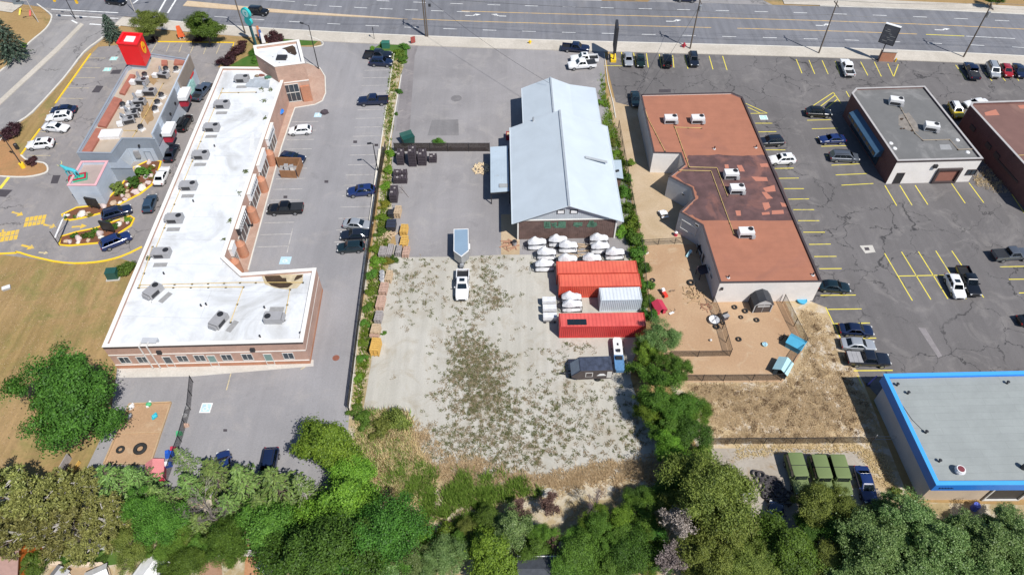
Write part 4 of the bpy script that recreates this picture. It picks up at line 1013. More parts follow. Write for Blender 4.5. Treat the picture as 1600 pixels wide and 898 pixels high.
# sloped blue canopy over the shop window on the west side
p0, p1 = gp[3], gp[4]; e = (p1 - p0).normalized(); n = Vector((e.y, -e.x)); n = n if n.x < 0 else -n
L = (p1 - p0).length; A, B = p0 + e * L * .22, p0 + e * L * .82
m_canopy = mat('blue_canopy', (0.045, 0.10, 0.17), 0.15, 0.8, 0.5)
vs = []
for q in (A, B): vs += [P3(q + n * .02, 4.1), P3(q + n * 1.3, 3.4), P3(q + n * 1.3, 2.5), P3(q + n * .02, 2.5)]
t.part('canopy', MB().add(vs, [(0, 1, 5, 4), (1, 2, 6, 5), (2, 3, 7, 6), (3, 2, 1, 0), (4, 5, 6, 7)]), m_canopy, world=True)
mb = MB()
for k in range(9):
 q = A.lerp(B, (k + .5) / 9) + n * 1.33; mb.box(q.x, q.y, 2.7, 3.25, L * .6 / 9 * .7, .03, math.atan2(e.y, e.x))
t.part('canopy_sign', mb, mat('canopy_gold', (.20, .13, .06), .4, 2), world=True, kind='stuff')
q0 = A.lerp(B, .5); t.part('shop_window', MB().box(*(q0 + n * .05), .4, 2.4, L * .58, .1, math.atan2(e.y, e.x)), m_glass, world=True)
hb = HB - .25
pipe_run(t, [(1403, 161), (1430, 208), (1442, 219), (1484, 218), (1497, 233.5), (1522, 233)], hb, m=mat('rusty_pipe', (.42, .33, .23), .2, 2))
stain(t, [(1404, 180), (1420, 176), (1432, 192), (1436, 206), (1418, 204), (1404, 196)], hb + .008, mat('tan_roof_stain', (.215, .19, .165), .35, 1))
for x, y, k in ((1409, 186, 3), (1412, 201, 2), (1425, 204, 2.5), (1408, 201, 2)): stain(t, rough((x, y), k, k * .7, 9), hb + .013, m_puddle)
for x, y in ((1392, 224), (1398, 232), (1496, 219), (1512, 238)): c = G(x, y, hb); t.part('roof_drain', MB().cyl(c.x, c.y, hb, hb + .12, .4, .3, 12), m_unitw, world=True)
for pts in ([(1468, 226), (1484, 226), (1488, 234), (1470, 234)],): stain(t, pts, hb + .008, mat('pale_roof_patch', (.28, .28, .28), .15, 1))

# ---- brown-roofed building at the east edge
HW = 5.4
bp = XY([(1518, 160), (1740, 153), (1900, 250), (1640, 300), (1516, 165)], HW)
t = bthing('brown_building', 'long brown brick building with a dull brown felt roof at the right edge', bp)
shell(t, bp, HW, [b_brown, b_brown, m_whitewall, b_brown, b_brown], r_brown, m_gcoping, 0.4, 0.3)
stain(t, [(1538, 176), (1556, 171), (1562, 180), (1540, 181)], HW - .4 + .01, m_newred, None, 'felt_patch'); stain(t, [(1590, 165), (1612, 163), (1616, 170), (1594, 170)], HW - .4 + .01, m_newred, None, 'felt_patch')
pipe_run(t, [(1585, 243), (1640, 241)], HW - .4)
p0, p1 = bp[3], bp[4]; t.side = 1; e = (p1 - p0).normalized()
if Vector((e.y, -e.x)).x > 0: t.side = -1
for px, py in ((1518, 204), (1545, 228), (1560, 240)):
 u, z = wallhit(p0, p1, px, py); band(t, p0, p1, 2.4, 3.2, .01, .18, m_dcoping, 'vent_panel', u - .7, u + .7)
u, z = wallhit(p0, p1, 1572, 258); band(t, p0, p1, 2.2, 2.5, .01, .12, m_dcoping, 'pipe_rail', u - 4, u + 3)

# ---- building with the blue fascia, lower right
HU = 5.3
ur = G(1381, 585, HU).xy; u0, u1, u2 = G(1381, 585, HU).xy, G(1463, 757, HU).xy, G(1700, 756, HU).xy
u3 = G(1700, 578.5, HU).xy
t = bthing('blue_trim_building', 'pale building with broad blue fascia round a grey felt roof', [u0, u3, u2, u1])
up = [u0, u3, u2, u1]; ui = inset(up, .55)
m_bluetrim = mat('blue_fascia', (0.022, 0.19, 0.62), 0.06, 0.7, 0.45)
m_lbluetrim = mat('bright_blue_coping', (0.06, 0.34, 0.76), 0.05, 0.7, 0.45)
shell(t, ui, HU - 1.6, [m_greywall, m_greywall, m_tanwall, m_greywall], r_blue, m_coping, 0.1, .3)
for i in range(4):
 p, q, pi, qi = up[i], up[(i + 1) % 4], inset(up, .5)[i], inset(up, .5)[(i + 1) % 4]
 t.part('fascia', MB().add([P3(p, HU - 1.5), P3(q, HU - 1.5), P3(q, HU), P3(p, HU), P3(pi, HU - 1.5), P3(qi, HU - 1.5), P3(qi, HU), P3(pi, HU)], [(1, 0, 3, 2), (4, 5, 6, 7), (2, 3, 7, 6), (0, 1, 5, 4)]), m_bluetrim, world=True)
t.part('coping', MB().ring(inset(up, -.08), inset(up, .42), HU + .003, HU + .12), m_lbluetrim, world=True)
t.part('roof_deck', MB().prism(inset(up, .45), HU - .6, HU - .25), r_blue, world=True)
hu = HU - .25
for x, y in ((1573, 599), (1401, 602), (1418, 615), (1467, 721), (1446, 676)):
 c = G(x, y, hu); t.part('roof_vent', MB().cyl(c.x, c.y, hu, hu + .45, .13, n=8).cyl(c.x, c.y, hu + .45, hu + .55, .22, .12, n=8), m_darkmetal, world=True)
t.part('cable', MB().tube([G(1400, 618, hu + .04), G(1425, 655, hu + .04), G(1447, 677, hu + .04)], .025, 4), m_black, world=True)
c = G(1497, 737, hu); fan = t.part('roof_fan', MB().cyl(c.x, c.y, hu, hu + .5, .38, n=14).cyl(c.x, c.y, hu + .5, hu + .8, .62, .5, n=14), m_unitw, world=True)
t.part('fan_grille', MB().cyl(c.x, c.y, hu + .8, hu + .84, .38, n=14), mat('dark_red_cap', (.16, .03, .04), .1, 1), fan, world=True)
c = G(1598, 731, hu); t.part('roof_vent', MB().cyl(c.x, c.y, hu, hu + .8, .3, n=10), m_darkmetal, world=True)
p0, p1 = ui[3], ui[2]; t.side = 1
if Vector(((p1 - p0).y, -(p1 - p0).x)).y > 0: t.side = -1
u, _ = wallhit(p0, p1, 1560, 781); opening(t, p0, p1, u, .06, 4.5, 3.2, m_frame, m_darkmetal, 'door', (), .2, .2)
mb = MB()
for k in range(5):
 u, _ = wallhit(u1, u2, 1466 + 4.5 * k, 765); q = u1 + (u2 - u1).normalized() * u; mb.box(q.x, q.y - .03, HU - 1.0, HU - .65, .22, .05)
 mb.box(q.x + .1, q.y - .035, HU - 1.0, HU - .92, .3, .05)
t.part('fascia_lettering', mb, mat('dark_blue_letters', (.01, .06, .2), .2, 1), world=True, kind='stuff')
# ------------------------------------------------------------------ the restaurant on the left
m_ffw = mat('restaurant_grey_siding', (0.42, 0.47, 0.53), 0.08, 0.5, 0.7)
m_ffd = mat('restaurant_dark_siding', (0.24, 0.27, 0.31), 0.1, 0.5, 0.7)
m_red = mat('sign_red', (0.72, 0.012, 0.015), 0.05, 1.0, 0.35)
m_dred = mat('deep_red_panel', (0.36, 0.02, 0.04), 0.1, 1.0, 0.5)
m_brick_roof = mat('terracotta_sheet', (0.34, 0.125, 0.085), 0.2, 1.0, 0.8)
HF = 5.0
HX = 6.2
fp = XY([(236, 84), (296, 85), (241, 206), (233, 213), (191, 217), (174, 240), (120, 239), (197, 106)], HF)
fp[1], fp[2], fp[3] = G(296, 85, HX).xy, G(238, 209, HX).xy, G(231, 214, HF + .4).xy
t = bthing('restaurant', 'grey sided burger restaurant with cluttered tan roof and drive-thru bays', fp)
shell(t, fp, HF, [m_ffw, m_ffw, m_ffd, m_ffd, m_ffd, m_ffd, m_ffw, m_ffd], r_ff, m_ffd, 0.7, 0.22)
hf = HF - .7
rest = t
def roof_slab(pts, h, z0, z1, m, name): return t.part(name, MB().prism(XY(pts, h), z0, z1), m, world=True)
for pts in ([(203, 116), (211, 117), (194, 147), (186, 145)], [(178, 151), (190, 155), (165, 198), (152, 196)], [(150, 200), (163, 202), (141, 238), (127, 238)], [(252, 94), (261, 94), (261, 101), (252, 101)], [(273, 93), (289, 93), (286, 100), (271, 100)]):
 roof_slab(pts, hf + .4, hf + .004, hf + .42, m_brick_roof, 'parapet_backing')
ev = lambda k: fp[1].lerp(fp[2], k)
ed = (fp[2] - fp[1]).normalized(); en = Vector((-ed.y, ed.x)); en = en if en.x > 0 else -en; ro = math.atan2(ed.y, ed.x); Le = (fp[2] - fp[1]).length
def east(a, b, z0, z1, off, th, m, name):
 c = ev((a + b) / 2) + en * off; return t.part(name, MB().box(c.x, c.y, z0, z1, Le * (b - a), th, ro), m, world=True)
east(0, 1, HF + .08, HX - .003, -.12, .24, m_ffw, 'tall_parapet')
for a, b, m in ((.01, .36, mat('mansard_taupe', (.25, .205, .17), .1, 1)), (.46, .80, mat('mansard_grey', (.20, .215, .235), .1, 1)), (.88, .995, m_ffd)): east(a, b, 3.5, HX, .10, .18, m, 'mansard')
for k in (.55, .68, .93):
 q = ev(k) + en * .3; t.part('wall_light', MB().box(q.x, q.y, 4.3, 4.7, .35, .25, ro), m_black, world=True)
for k in (.41, .84):
 c = ev(k); o = t.part('drive_thru_bay', MB().box(*(c + en * .55), 2.3, 3.8, 2.9, 1.7, ro), m_dred, world=True)
 t.part('hood', MB().box(*(c + en * .35), 3.8, 4.5, 3.5, 2.9, ro), m_signw, o, world=True)
 t.part('pane', MB().box(*(c + en * 1.42), 2.5, 3.4, 1.3, .06, ro), m_glass, o, world=True)
q = ev(.2) + en * .06; t.part('wall_panel', MB().box(*q, .6, 2.8, 5, .1, math.atan2(ed.y, ed.x)), mat('teal_poster', (.35, .6, .55), .4, 2), world=True)
q = ev(.1) + en * .1; t.part('wall_panel', MB().box(*q, 3.0, 4.2, 2.2, .14, math.atan2(ed.y, ed.x)), m_red, world=True)
pipe_run(t, [(255, 130), (240, 157), (213, 205), (205, 217)], hf); pipe_run(t, [(165, 204), (212, 204)], hf); pipe_run(t, [(227, 154), (242, 154)], hf)
def stain_(c, rx, ry, m, dz=.008): stain(t, rough(c, rx, ry, 18, .4), hf + dz, m)
m_rust = mat('roof_rust', (.30, .19, .09), .3, 1, .9)
for c, rx, ry in (((232, 178), 9, 16), ((238, 125), 9, 7), ((222, 152), 6, 4)): stain_(c, rx, ry, m_rust)
for i in (3, 4, 5):
 p0, p1 = fp[i], fp[i + 1]; e_ = (p1 - p0).normalized(); n_ = Vector((e_.y, -e_.x)); t.side = 1 if n_.dot((p0 + p1) / 2 - sum(fp, Vector((0, 0))) / 8) > 0 else -1
 band(t, p0, p1, 0, 2.9, -.02, .05, m_ffw, 'lower_wall', .06, (p1 - p0).length - .06)
 L_ = (p1 - p0).length
 if i == 3: opening(t, p0, p1, L_ * .3, .1, 1.2, 2.2, m_ffd, m_darkmetal, 'door', (), .12); band(t, p0, p1, 1.2, 2.6, .06, .5, m_grey, 'meter_box', L_ * .6, L_ * .78); band(t, p0, p1, 3.4, 3.8, .01, .35, m_black, 'wall_light', L_ * .45, L_ * .5)
c = G(174, 212, hf); sk = t.part('skylight', MB().box(c.x, c.y, hf, hf + .6, 3.6, 2.2, .08), m_unitw, world=True)
t.part('pane', MB().box(c.x, c.y, hf + .6, hf + .66, 3.1, 1.7, .08), mat('skylight_white', (.72, .74, .76), .05, 1, .3), sk, world=True)
# kitchen fans and coolers on the roof: things of their own
pk = Proto()
b0 = pk.add('casing', MB().box(0, 0, .12, .95, 1.9, 1.1), m_grey)
pk.add('louvre', MB().box(0, -.56, .2, .85, 1.6, .03), m_darkmetal, b0)
pk.add('fan', MB().cyl(.4, 0, .955, 1.02, .42, n=12), m_black, b0); pk.add('duct', MB().tube([(-.5, .2, .9), (-.5, .2, 1.5), (-.9, .9, 1.5), (-.9, 1.1, .2)], .22, 7), m_galv)
pk.add('rail', MB().box(0, .42, 0.0, .12, 2.1, .12).box(0, -.42, 0, .12, 2.1, .12), m_darkmetal)
pk.add('coil', MB().box(-1.5, -.3, .1, .75, .9, .9), m_unitw)
pv = Proto()
b1 = pv.add('stack', MB().cyl(0, 0, 0, .8, .3, n=10), m_galv); pv.add('cap', MB().cyl(0, 0, .8, 1.05, .55, .4, n=12), m_black, b1); pv.add('base', MB().box(0, 0, 0, .25, 1.0, 1.0), m_unitw); pv.add('strut', MB().tube([(0, .2, .9), (.7, .7, .1)], .04, 4), m_galv)
ffu = [((257, 121), 'on the north-east of the tan restaurant roof'), ((224, 131), 'on the north-west of the tan restaurant roof'), ((236, 148), 'in the middle of the tan restaurant roof'), ((220, 163), 'left of the yellow pipe, upper of the cluster'), ((215, 173), 'left of the yellow pipe, second of the cluster'), ((209, 183), 'left of the yellow pipe, third of the cluster'), ((203, 192), 'left of the yellow pipe, lowest of the cluster')]
for i, ((x, y), w) in enumerate(ffu): pk.place('kitchen_cooler', 'grey rooftop cooler with ducts ' + w, 'rooftop unit', G(x, y, hf), -.2 + .1 * i, 'rooftop coolers on the restaurant', scale=random.uniform(.95, 1.2))
for (x, y), w in (((254, 153), 'beside the yellow pipe, upper one'), ((248, 164), 'beside the yellow pipe, middle one'), ((244, 174), 'beside the yellow pipe, lower one'), ((194, 168), 'alone near the west parapet'), ((222, 203), 'at the lower end of the yellow pipe'), ((261, 112), 'at the north-east corner'), ((228, 121), 'behind the north-west cooler'), ((277, 112), 'near the east parapet'), ((214, 178), 'within the west cluster')):
 pv.place('roof_exhaust', 'capped exhaust stack on the restaurant roof ' + w, 'exhaust', G(x, y, hf), random.random() * 6, 'exhaust stacks on the restaurant roof')
# lower front block with the pink coping
HP = 4.2
lp = XY([(127, 252), (169, 251.5), (150, 290), (105, 290)], HP)
t = bthing('dining_annexe', 'low grey sided restaurant front block with pink parapet edge', lp)
ff_roof2 = roof_mat('annexe_roof', (.38, .30, .27), (.25, .20, .18), .5, .75, .6)
lap = NT('lap_siding'); sxz = lap.n('ShaderNodeSeparateXYZ'); lap.l(lap.co.outputs['Object'], sxz.inputs[0])
lw = lap.math('ABSOLUTE', lap.math('SINE', lap.math('MULTIPLY', sxz.outputs[2], math.pi / .62)))
m_lap = lap.done(lap.mix(1.0, lap.ramp(lap.noise(.6, 4), .3, .7, rgb((.42, .47, .54)), rgb((.50, .55, .62))), lap.ramp(lw, 0, .10, (.72, .72, .74, 1), (1, 1, 1, 1)), 'MULTIPLY'), .6)
shell(t, lp, HP, [m_lap] * 4, ff_roof2, m_pinkcop, .55, .3)
p0, p1 = lp[3], lp[2]
# the link between the annexe and the main block
lk = XY([(140, 243), (178, 242), (206, 262), (168, 262)], 3.0)
t2 = bthing('service_lean_to', 'grey service lean-to between the restaurant and its front block', lk)
t2.part('wall', MB().prism(lk, 0, 2.9), m_ffd, world=True); t2.part('roof', MB().prism(inset(lk, -.1), 2.9, 3.0), m_ffd, world=True)
c = G(176, 250, 3); t2.part('vent', MB().box(c.x, c.y, 3, 3.5, .8, .8), m_unitw, world=True); c = G(172, 243, 3); t2.part('vent', MB().box(c.x, c.y, 3, 3.9, .7, .7, .5), m_unitw, world=True)
# the tall red sign box on its grey pillar
zb0 = 5.4
sb = XY([(198, 101), (228, 103.5), (236, 86), (207, 84)], zb0)
zb1 = top_z(sb[0].x, sb[0].y, 69)
t = bthing('red_sign_box', 'tall bright red illuminated sign box standing above the restaurant corner', sb, 'sign')
t.part('pillar', MB().prism(inset(sb, .35), 0, zb0 - .003), m_ffw, world=True)
bx_ = t.part('box', MB().prism(sb, zb0, zb1), m_red, world=True)
t.part('rim', MB().ring(inset(sb, -.12), inset(sb, .3), zb1, zb1 + .25), m_red, world=True)
t.part('top_panel', MB().prism(inset(sb, 1.0), zb1 + .003, zb1 + .1), m_signw, world=True)
e = (sb[2] - sb[1]); le = e.length; e.normalize(); n = Vector((e.y, -e.x)); n = n if n.x > 0 else -n
c = sb[1] + e * le * .55 + n * .04; ro = math.atan2(e.y, e.x)
def disc_on(c, z, r, d, n=16):
 vs = [];
 for off in (0, d):
  vs += [(*(c + e * (r * .8 * math.cos(2 * math.pi * i / n)) + nn2 * off), z + r * math.sin(2 * math.pi * i / n)) for i in range(n)]
 return MB().add(vs, [(i, (i + 1) % n, n + (i + 1) % n, n + i) for i in range(n)] + [tuple(range(n, 2 * n)), tuple(range(n - 1, -1, -1))])
nn2 = n
zc = (zb0 + zb1) / 2 + .5
em = t.part('emblem', disc_on(c, zc, 1.15, .06), mat('emblem_yellow', (.85, .42, .01), .05, 1, .4), bx_, world=True)
t.part('emblem_mark', MB().box(*(c + n * .075), zc - .15, zc + .15, .9, .03, ro).box(*(c + n * .075 - e * .45), zc - .5, zc + .5, .18, .03, ro), m_red, bx_, world=True)
# drive-thru menu boards, height bar, turquoise animal statue
def menu(px, py, label):
 c = G(px, py); a = -.25
 q = Thing('menu_board', label, 'menu board', c, a, 'drive-thru menu boards')
 q.part('post', MB().box(-.7, 0, 0, 1.0, .12, .12).box(.7, 0, 0, 1.0, .12, .12), m_darkmetal)
 q.part('panel', MB().box(0, 0, .8, 2.5, 2.2, .3), m_black); q.part('screen', MB().box(0, .16, .95, 2.35, 1.9, .02), m_glass)
menu(150, 327, 'dark menu board on the upper planted island below the front block'); menu(173, 364, 'dark menu board on the lower planted island between two navy vehicles')
c = G(93, 384); d = G(101, 336, 3.0) - G(86, 371, 3.0)
q = Thing('clearance_bar', 'white height-limit bar on a slim frame over the drive-thru lane', 'height bar', c)
q.part('post', MB().tube([c, c + Vector((0, 0, 3.2))], .07, 6), m_darkmetal, world=True)
q.part('arm', MB().tube([G(93, 384) + Vector((0, 0, 3.1)), G(101, 336, 3.1)], .05, 6), m_galv, world=True)
q.part('bar', MB().tube([G(86, 371, 2.7), G(101, 335, 2.7)], .13, 7), m_signw, world=True)
q.part('hanger', MB().tube([G(88, 366, 2.7), G(92, 372, 3.1)], .025, 4).tube([G(99, 340, 2.7), G(101, 341, 3.1)], .025, 4), m_darkmetal, world=True)
m_turq = mat('turquoise_paint', (.06, .40, .46), .25, 2, .45); m_grn = mat('green_paint', (.03, .42, .24), .1, 2, .5); m_horn = mat('horn_cream', (.70, .62, .25), .1, 2, .5)
c = G(122, 279, HP - .5)
q = Thing('statue_base', 'flat green plinth under the turquoise animal on the annexe roof', 'plinth', c, .35)
q.part('slab', MB().box(0, 0, .02, .3, 3.0, 1.7), m_grn); q.part('frame', MB().ring([(-1.4, -.8), (1.4, -.8), (1.4, .8), (-1.4, .8)], [(-1.1, -.5), (1.1, -.5), (1.1, .5), (-1.1, .5)], .3, .42), m_dred)
def skin_body(name, pts, edges, mtl, label, cat, loc, rot):
 me = bpy.data.meshes.new(name); me.from_pydata([p[:3] for p in pts], edges, []); me.update()
 o = link(name, me, None, loc, (0, 0, rot)); md = o.modifiers.new('skin', 'SKIN'); me.skin_vertices.new() if not me.skin_vertices else None
 for i, p in enumerate(pts): me.skin_vertices[0].data[i].radius = (p[3], p[3]); me.skin_vertices[0].data[i].use_root = i == 0
 md.use_smooth_shade = True
 sb_ = o.modifiers.new('sub', 'SUBSURF'); sb_.levels = sb_.render_levels = 2
 me.materials.append(mtl); return tags(o, label, cat)
bp_ = [(-.8, 0, 1.55, .30), (0, 0, 1.52, .34), (.75, 0, 1.6, .33), (1.15, 0, 1.9, .2), (1.45, 0, 2.1, .2), (1.85, 0, 1.9, .12)]
be_ = [(i, i + 1) for i in range(5)]
for sx, y in ((-.8, .25), (-.8, -.25), (.85, .24), (.85, -.24)):
 b = len(bp_); kx = .12 if sx < 0 else 0
 bp_ += [(sx, y, 1.05, .17), (sx - kx, y, .55, .10), (sx + kx * .3, y, .08, .10)]; be_ += [(0 if sx < 0 else 2, b), (b, b + 1), (b + 1, b + 2)]
b = len(bp_); bp_ += [(-1.15, 0, 1.3, .06), (-1.3, 0, .8, .05)]; be_ += [(0, b), (b, b + 1)]
cow = skin_body('cow_statue', bp_, be_, m_turq, 'turquoise cow statue with cream horns standing on the annexe roof edge', 'statue', G(116, 276, HP - .2), math.pi - .25)
h_ = MB().tube([(1.45, .12, 2.2), (1.42, .45, 2.35), (1.5, .5, 2.7)], .07, 6, .03).tube([(1.45, -.12, 2.2), (1.42, -.45, 2.35), (1.5, -.5, 2.7)], .07, 6, .03)
link('horn', h_.mesh('horn', m_horn, True), cow)
# ------------------------------------------------------------------ vehicles
PAINT = mat('paint_base', (.3, .3, .3), .02, 1, .3, coat=.8)
m_tyre = mat('tyre_rubber', (.018, .018, .018), .2, 4, .85); m_rim = mat('alloy_rim', (.38, .39, .40), .1, 4, .35, .7)
m_cglass = mat('car_glass', (.012, .02, .028), .05, 1, .06, spec=.9); m_lamp = mat('headlamp', (.70, .70, .68), .05, 1, .15); m_tail = mat('tail_lamp', (.30, .01, .012), .05, 1, .25)
m_trim = mat('black_trim', (.015, .015, .016), .1, 1, .55); m_chrome = mat('bright_trim', (.5, .5, .52), .05, 1, .25, .8)
def loft(st, e=.09):
 vs = []; fs = []
 for x, w, zt, zb in st:
  zm = zb + (zt - zb) * .55
  half = [(0, zt + .03), (w * .62, zt + .015), (w - e * 1.1, zt - .005), (w - e * .25, zt - e * .9), (w, zm), (w * .985, zb + .14), (w * .93, zb), (0, zb)]
  ringp = half + [(-a, b) for a, b in half[-2:0:-1]]
  vs += [(x, a, b) for a, b in ringp]
 m = 14
 for i in range(len(st) - 1):
  for j in range(m): fs.append((i * m + j, i * m + (j + 1) % m, (i + 1) * m + (j + 1) % m, (i + 1) * m + j))
 fs += [tuple(range(m - 1, -1, -1)), tuple((len(st) - 1) * m + j for j in range(m))]
 return MB().add(vs, [f[::-1] for f in fs])
def wheels(pr, xs, w, r):
 tw = .24
 def cylx(rad, y0, y1, n):
  vs = [(rad * math.cos(2 * math.pi * i / n), y, rad * math.sin(2 * math.pi * i / n)) for y in (y0, y1) for i in range(n)]
  return MB().add(vs, [((i + 1) % n, i, n + i, n + (i + 1) % n) for i in range(n)] + [tuple(range(n)), tuple(range(2 * n - 1, n - 1, -1))])
 ty = cylx(r, -tw / 2, tw / 2, 16).mesh('wheel', m_tyre, 40); rm = cylx(r * .62, -.01, .012, 12).mesh('rim', m_rim)
 for x in xs:
  for s in (1, -1):
   k = pr.add('wheel', ty, None, None, (x, s * (w - tw / 2 + .03), r)); pr.add('rim', rm, None, k, (0, s * (tw / 2 + .004), 0))
def car_proto(L, Wd, belt, hood, roof, xf0, xf1, xr1, xr0, deck=None, gc=.30, bed=None, boxy=0.0, split=(.0,), rails=False, spare=False, sunroof=False, canvas=False):
 pr = Proto(); h = L / 2; w = Wd / 2; deck = belt if deck is None else deck
 nose = .86 + .1 * boxy
 st = [(-h, w * (.84 + .1 * boxy), deck * .80, gc + .18), (-h + .06, w * (.90 + .06 * boxy), deck * .93, gc + .06), (-h + .35, w * .975, deck, gc), (xr0 + (0.05 if not bed else 0), w, belt if not bed else deck, gc - .03), (0, w, belt, gc - .05), (xf0, w, belt * .5 + hood * .5 + .02, gc - .03), (h - .75, w * .985, hood, gc), (h - .3, w * .95, hood - .05, gc), (h - .07, w * nose, hood - .17, gc + .05), (h, w * (nose - .07), hood - .33, gc + .14)]
 if bed:
  bx = bed; fl = .78
  st = [(-h, w * .95, fl, gc + .1), (-h + .2, w * .98, fl, gc), (bx - .01, w, fl, gc - .03), (bx, w, belt, gc - .03)] + st[4:]
 b = pr.add('body', loft(st), PAINT, paint='body', smooth=35)
 if bed:
  for s in (1, -1): pr.add('bed_side', MB().box((bx - h) / 2, s * (w - .06), fl - .25, belt - .04, bx + h - .02, .12, 0, 1, .8), PAINT, paint='body')
  pr.add('tailgate', MB().box(-h + .05, 0, fl - .2, belt - .05, .1, Wd - .26), PAINT, paint='body')
  pr.add('bed_floor', MB().box((bx - h) / 2 + .03, 0, fl + .004, fl + .05, bx + h - .2, Wd - .28), m_trim)
 wb, wr = w * .95, w * (.74 + .14 * boxy); zr = roof; zb = belt - .02
 mb = MB(); N = 5; vs = []
 # the cabin: belt ring, shoulder ring, crowned roof
 c0, c1 = .06, .10
 ringb = [(xf0, wb * .86), (xf0 - .18, wb), (xr0 + .18, wb), (xr0, wb * .88)]
 ringt = [(xf1, wr * .90), (xf1 - .2, wr), (xr1 + .15, wr), (xr1, wr * .92)]
 full = lambda rg, z: [(x, y, z) for x, y in rg] + [(x, -y, z) for x, y in rg[::-1]]
 ringm = [(xf1 - .1, wr * .78), (xf1 - .3, wr * .82), (xr1 + .3, wr * .82), (xr1 + .12, wr * .78)]
 vs = full(ringb, zb) + full(ringt, zr - .06) + full(ringm, zr)
 fs = []
 for q in (0, 8):
  for i in range(8): fs.append((q + i, q + 8 + i, q + 8 + (i + 1) % 8, q + (i + 1) % 8))
 fs.append(tuple(range(23, 15, -1)))
 pr.add('canvas_top' if canvas else 'cabin', MB().add(vs, fs), PAINT, paint='roof', smooth=30)
 B, T = full(ringb, zb), full(ringt, zr - .06)
 def pane(a, b_, c, d, m0=.06, m1=.08, off=.012):
  a, b_, c, d = map(Vector, (a, b_, c, d)); n = (b_ - a).cross(d - a).normalized()
  f = lambda u, v: (a.lerp(b_, u)).lerp(d.lerp(c, u), v)
  q = [f(m0, m1 * 1.4), f(1 - m0, m1 * 1.4), f(1 - m0, 1 - m1), f(m0, 1 - m1)]
  ctr = sum(q, Vector()) / 4
  if n.dot(ctr - Vector(((xf1 + xr1) / 2, 0, (zb + zr) / 2))) < 0: n = -n
  return MB().add([tuple(p + n * off) for p in q] + [tuple(p - n * .01) for p in q], [(0, 1, 2, 3), (0, 4, 5, 1), (1, 5, 6, 2), (2, 6, 7, 3), (3, 7, 4, 0), (3, 2, 1, 0)])
 pr.add('windscreen', pane(B[7], B[0], T[0], T[7], .05, .05), m_cglass)
 if not canvas: pr.add('rear_window', pane(B[3], B[4], T[4], T[3], .07, .10), m_cglass)
 for s in (0, 1):
  a, b_, c, d = (B[1], B[2], T[2], T[1]) if s == 0 else (B[6], B[5], T[5], T[6])
  a, b_, c, d = map(Vector, (a, b_, c, d)); cuts = [0.0] + list(split) + [1.0] if split != (.0,) else [0, .52, 1.0]
  for u0, u1 in zip(cuts, cuts[1:]):
   pr.add('side_window', pane(a.lerp(b_, u0), a.lerp(b_, u1), d.lerp(c, u1), d.lerp(c, u0), .035, .09), m_cglass)
 r = .33 if roof < 1.6 else .38
 wheels(pr, (h - L * .195, -h + L * .215), w, r)
 for s in (1, -1):
  pr.add('headlight', MB().box(h - .16, s * w * .66, hood - .30, hood - .14, .26, .36, -s * .35), m_lamp)
  pr.add('taillight', MB().box(-h + .03, s * w * .78, (belt if bed else deck) - .32, (belt if bed else deck) - .14, .12, .24, s * .2), m_tail)
  pr.add('mirror', MB().box(xf0 - .35, s * (w + .10), belt - .03, belt + .12, .10, .2), PAINT, paint='body')
 pr.add('grille', MB().box(h - .03, 0, gc + .12, hood - .34, .1, Wd * .52), m_trim)
 pr.add('bumper', MB().box(-h + .02, 0, gc + .1, gc + .26, .14, Wd * .8), m_trim)
 if rails:
  for s in (1, -1): pr.add('roof_rail', MB().box((xf1 + xr1) / 2 - .1, s * wr * .84, zr + .01, zr + .06, abs(xf1 - xr1) * .8, .05), m_trim)
 if sunroof: pr.add('sunroof', MB().box(xf1 - .65, 0, zr - .01, zr + .012, .65, .8), m_cglass)
 if spare: pr.add('spare_wheel', MB().torus((-h - .12, 0, .95), .25, .11, 14, 6, 'x'), m_tyre)
 return pr
KIND = {
 'sedan': car_proto(4.75, 1.84, .96, .90, 1.46, 1.05, .35, -1.05, -1.75, .99),
 'coupe': car_proto(4.45, 1.82, .93, .86, 1.36, .85, .15, -.95, -1.75, .97, split=(.75,)),
 'hatch': car_proto(4.25, 1.80, 1.0, .94, 1.52, 1.05, .40, -1.45, -1.95, 1.02, split=(.42, .8)),
 'suv': car_proto(4.75, 1.92, 1.12, 1.06, 1.74, 1.05, .50, -1.75, -2.20, 1.14, .36, split=(.36, .70), rails=True),
 'suv_roof': car_proto(4.65, 1.90, 1.10, 1.04, 1.70, 1.05, .45, -1.65, -2.15, 1.12, .36, split=(.36, .70), sunroof=True),
 'offroad': car_proto(4.5, 1.90, 1.16, 1.12, 1.82, .85, .62, -1.95, -2.12, 1.16, .42, boxy=.8, split=(.36, .70), spare=True),
 'minivan': car_proto(5.1, 1.98, 1.08, 1.0, 1.78, 1.55, .75, -2.05, -2.45, 1.10, .30, boxy=.3, split=(.33, .66), rails=True),
 'pickup': car_proto(5.85, 2.0, 1.20, 1.16, 1.90, 1.25, .65, -.70, -.90, None, .45, bed=-.98, boxy=.4, split=(.55,)),
 'pickup_roof': car_proto(5.85, 2.0, 1.20, 1.16, 1.90, 1.25, .65, -.70, -.90, None, .45, bed=-.98, boxy=.4, split=(.55,), sunroof=True),
}
def tonneau(): return MB().box(-1.95, 0, 1.16, 1.21, 1.86, 1.86)
KIND['pickup_cover'] = car_proto(5.85, 2.0, 1.20, 1.16, 1.90, 1.25, .65, -.70, -.90, None, .45, bed=-.98, boxy=.4, split=(.55,))
KIND['pickup_cover'].add('bed_cover', tonneau(), mat('tonneau_black', (.02, .022, .026), .15, 2, .6))
KIND['pickup_panels'] = car_proto(5.85, 2.0, 1.20, 1.16, 1.90, 1.25, .65, -.70, -.90, None, .45, bed=-.98, boxy=.4, split=(.55,))
